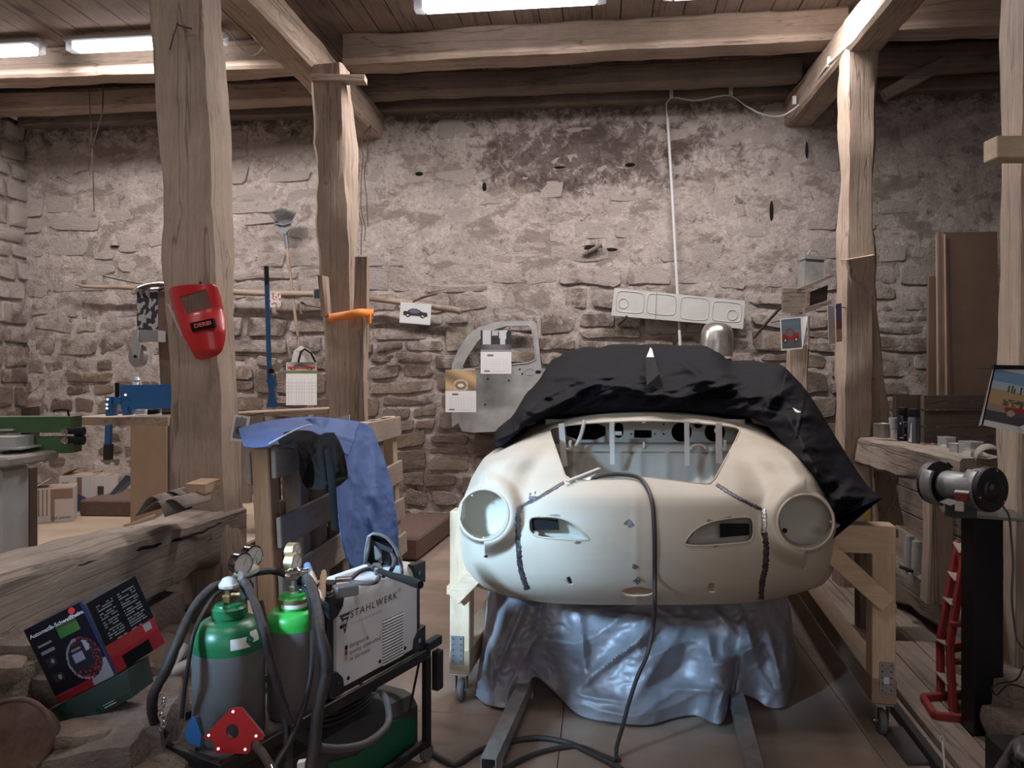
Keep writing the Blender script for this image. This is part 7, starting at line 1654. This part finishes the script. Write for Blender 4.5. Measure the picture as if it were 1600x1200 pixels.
mb = MB(); mb.box(k_+Vector((-.008, 0, -.035)), (.03, .03, .04), R(-30)); mb.build('switch_foot', mat('skin_beige', (.42, .36, .33), .5), g)
mb = MB(); pbox(mb, [(1485, 790), (1500, 784), (1522, 794), (1518, 800), (1500, 798)][:4], 2.90, 2.98); mb.build('foot_casting', mat('base_dark', (0, 0, 0)), g)
mb = MB(); mb.beam(P(1463, 761, 3.1), P(1480, 762, 3.05), .03, .006); mb.cyl(P(1470, 765, 3.08), P(1470, 757, 3.08), .008, n=8); mb.build('tool_rest', mat('zinc', (0, 0, 0)), g)
mb = MB(); mb.beam(P(1480, 723, 3.1), P(1488, 731, 3.1), .012, .008); mb.build('spark_arm', DK, g)
mb = MB(); k2 = P(1500, 754, 2.985); mb.box(k2, (.03, .004, .014), CROTZ); mb.build('type_plate', mat('print_white', (0, 0, 0)), g)
hose('thin grey mains cable running from the grinder down the edge post', [(1566, 790, 3.0), (1576, 805, 2.98), (1580, 840, 2.98), (1583, 880, 2.98), (1581, 930, 2.98), (1585, 975, 3.0), (1592, 1005, 3.0), (1625, 1030, 3.0)], .004, mat('hose_grey', (0, 0, 0)), wr=.01, name='cable', cat='cable')
# red ladder frame
LR = mat('ladder_red', (.27, .030, .030), .45, var=.15, scale=14, bump=.05)
t = thing('red_steps', 'red steel step frame standing behind the black grinder stand', 'steps', PZ(1480, 1112, 0))
z0_ = .05
def lb_(name, a, b, w_=.02, h_=.035, m=LR): mb = MB(); mb.beam(a, b, w_, h_, up=(0, 1, 0)); return mb.build(name, m, t)
A0, A1, A2 = PZ(1470, 1086, z0_), P(1469, 1000, 3.52), P(1498, 845, 3.55); B0, B1, B2 = PZ(1489, 1112, z0_), P(1484, 1008, 3.33), P(1508, 862, 3.36)
lb_('side_rail', A0, A1, .025, .035); lb_('side_rail', A1, A2, .025, .035); lb_('side_rail', B0, B1, .025, .035); lb_('side_rail', B1, B2, .025, .035)
lb_('base_bar', PZ(1442, 1090, z0_), PZ(1540, 1082, z0_), .03, .025); lb_('base_bar', PZ(1442, 1090, z0_), PZ(1460, 1118, z0_), .03, .025); lb_('base_bar', PZ(1460, 1118, z0_), PZ(1560, 1128, z0_), .03, .025); lb_('base_bar', PZ(1540, 1082, z0_), PZ(1560, 1128, z0_), .03, .025)
lb_('rear_leg', P(1500, 858, 3.5), PZ(1534, 1085, z0_), .025, .03); lb_('rear_leg', P(1508, 866, 3.36), PZ(1556, 1122, z0_), .025, .03)
for f, sg in ((.17, 0), (.0, 1), (.42, 1), (.68, 1), (.98, 1)):
    a, b = (A0.lerp(A1, .4), B0.lerp(B1, .4)) if sg == 0 else (A1.lerp(A2, f), B1.lerp(B2, f))
    mb = MB(); mb.beam(a, b, .045, .008, up=(0, 0, 1)); mb.build('step', mat('step_worn', (.30, .25, .23), .6, .2, var=.2), t)
for y in (1034, 975): lb_('cross_stay', P(1485, y, 3.32), P(1540, y-1, 3.3), .02, .028)
lb_('cross_stay', P(1478, 1010, 3.5), P(1540, 1000, 3.5), .02, .02)
# plate, hook rod, crate at bottom right
q = [PZ(1375, 1136, .012), PZ(1425, 1134, .012), PZ(1474, 1191, .012), PZ(1418, 1192, .012)]
mb = MB(); hexa(mb, [q[0], q[1], q[2], q[3]]+[v-Vector((0, 0, .012)) for v in q]); tag(mb.build('steel_plate', mat('dark_slate', (.085, .08, .078), .55, .2, var=.15)), 'dark steel plate lying on the floor beside the right dolly castor', 'plate')
a, b = P(1472, 1155, 2.75), PZ(1479, 1262, .0); mb = MB(); mb.tube([b, P(1475, 1185, 2.72), P(1473, 1160, 2.75)], .004, 6); c = P(1472, 1155, 2.75); mb.tube([c+RGT*.008*math.cos(k)+Vector((0, 0, .011*math.sin(k))) for k in [2*math.pi*i/10 for i in range(10)]], .003, 5, closed=True)
tag(mb.build('hook_rod', mat('pale_rod', (.55, .52, .48), .5), smooth=60), 'thin pale rod with an eye at the top, at the bottom edge right', 'rod')
t = thing('black_basket', 'black plastic basket with a grey rim cut off by the bottom right corner', 'basket', PZ(1600, 1250, 0))
a = PZ(1556, 1205, .12); U1 = (P(1606, 1140, 2.75)-P(1556, 1210, 2.5)); 
for k in range(6):
    o_ = RGT*.045*k+Vector((0, 0, -.012*k)); mb = MB(); mb.beam(P(1556, 1210, 2.5)+o_, P(1606, 1140, 2.75)+o_, .016, .012); mb.build('rib', BLK, t)
mb = MB(); mb.tube(cpath([P(1556, 1212, 2.48), P(1573, 1185, 2.6), P(1590, 1158, 2.7), P(1610, 1140, 2.75), P(1640, 1140, 2.7)], 12), .016, 8); mb.build('rim', mat('rim_grey', (0, 0, 0)), t, smooth=60)
mb = MB(); mb.tube([P(1600, 1158, 2.62), P(1592, 1165, 2.55), P(1594, 1180, 2.5), P(1612, 1186, 2.5)], .02, 8); mb.build('grey_lug', GGR, t, smooth=60)
mb = MB(); c = P(1600, 1230, 2.6); mb.box((c.x+.12, c.y, .1), (.35, .3, .18)); mb.build('basket_body', BLK, t)
for i, (x, y, d, a_, b_, c_, sd) in enumerate(((1590, 1090, 3.1, .28, .3, .22, 61), (1600, 1140, 2.9, .2, .25, .12, 62), (1545, 1060, 3.7, .35, .4, .14, 63), (1420, 990, 4.4, .3, .5, .12, 64), (1460, 1040, 4.0, .25, .4, .10, 65))):
    tag(boulder('rough_stone', x, y, d, a_, b_, c_, .2, sd, None, tone=.35), ['big dark stone at the right edge beside the stand', 'low stone at the right edge above the black basket', 'stone under the sill behind the grinder stand', 'stone wedged under the sill right of the dolly upright', 'stone under the sill at the left of the red steps'][i], 'stone')
hose('stiff wire loop sticking out at the right of the grinder stand', [(1600, 1040, 2.9), (1588, 1062, 2.85), (1560, 1068, 2.8), (1550, 1076, 2.78), (1556, 1086, 2.78), (1575, 1070, 2.8), (1602, 1075, 2.85)], .003, DK, wr=.01, name='wire', cat='wire')
# ------------------------------------------------------------------ cables on the floor and over the car nose
def fl(px, py): return PZ(px, py, .012)
CBL = mat('cable_grey', (.045, .04, .04), .55, var=.1)
for lb, pts, r in (('thick dark cable looping over the floor from the cart to the lower edge', [(655, 1165), (690, 1186), (712, 1194), (750, 1172), (790, 1160), (840, 1153), (885, 1160), (930, 1180), (975, 1205), (1010, 1230)], .011),
                   ('second dark cable branching on the floor left of the left steel tube', [(770, 1215), (800, 1195), (835, 1178), (875, 1168), (905, 1166), (940, 1180), (962, 1189)], .009)):
    mb = MB(); mb.tube(cpath([fl(*q) for q in pts], 50), r, 8); tag(mb.build('cable', CBL, smooth=60), lb, 'cable')
pts = [CM @ on(x, y, .012) for x, y in ((930, 750), (960, 748), (985, 747))]
pts = [CM @ CL(922, 749, 3.36), CM @ CL(945, 742, 3.34), CM @ CL(975, 741, 3.34), CM @ CL(998, 746, 3.30)]+[CM @ on(x, y, .012) for x, y in ((1010, 760), (1019, 785), (1022, 820), (1023, 860), (1023, 900))]+[CM @ CL(1023, 940, 3.10), P(1021, 975, 2.95), P(1012, 1020, 2.93), P(995, 1060, 2.93), P(982, 1100, 2.93), P(973, 1135, 2.94), P(964, 1165, 2.95), fl(963, 1183), fl(968, 1188)]
mb = MB(); mb.tube(cpath(pts, 90), .0085, 8); tag(mb.build('cable', CBL, smooth=60), 'dark cable hanging over the car nose down to the floor', 'cable')
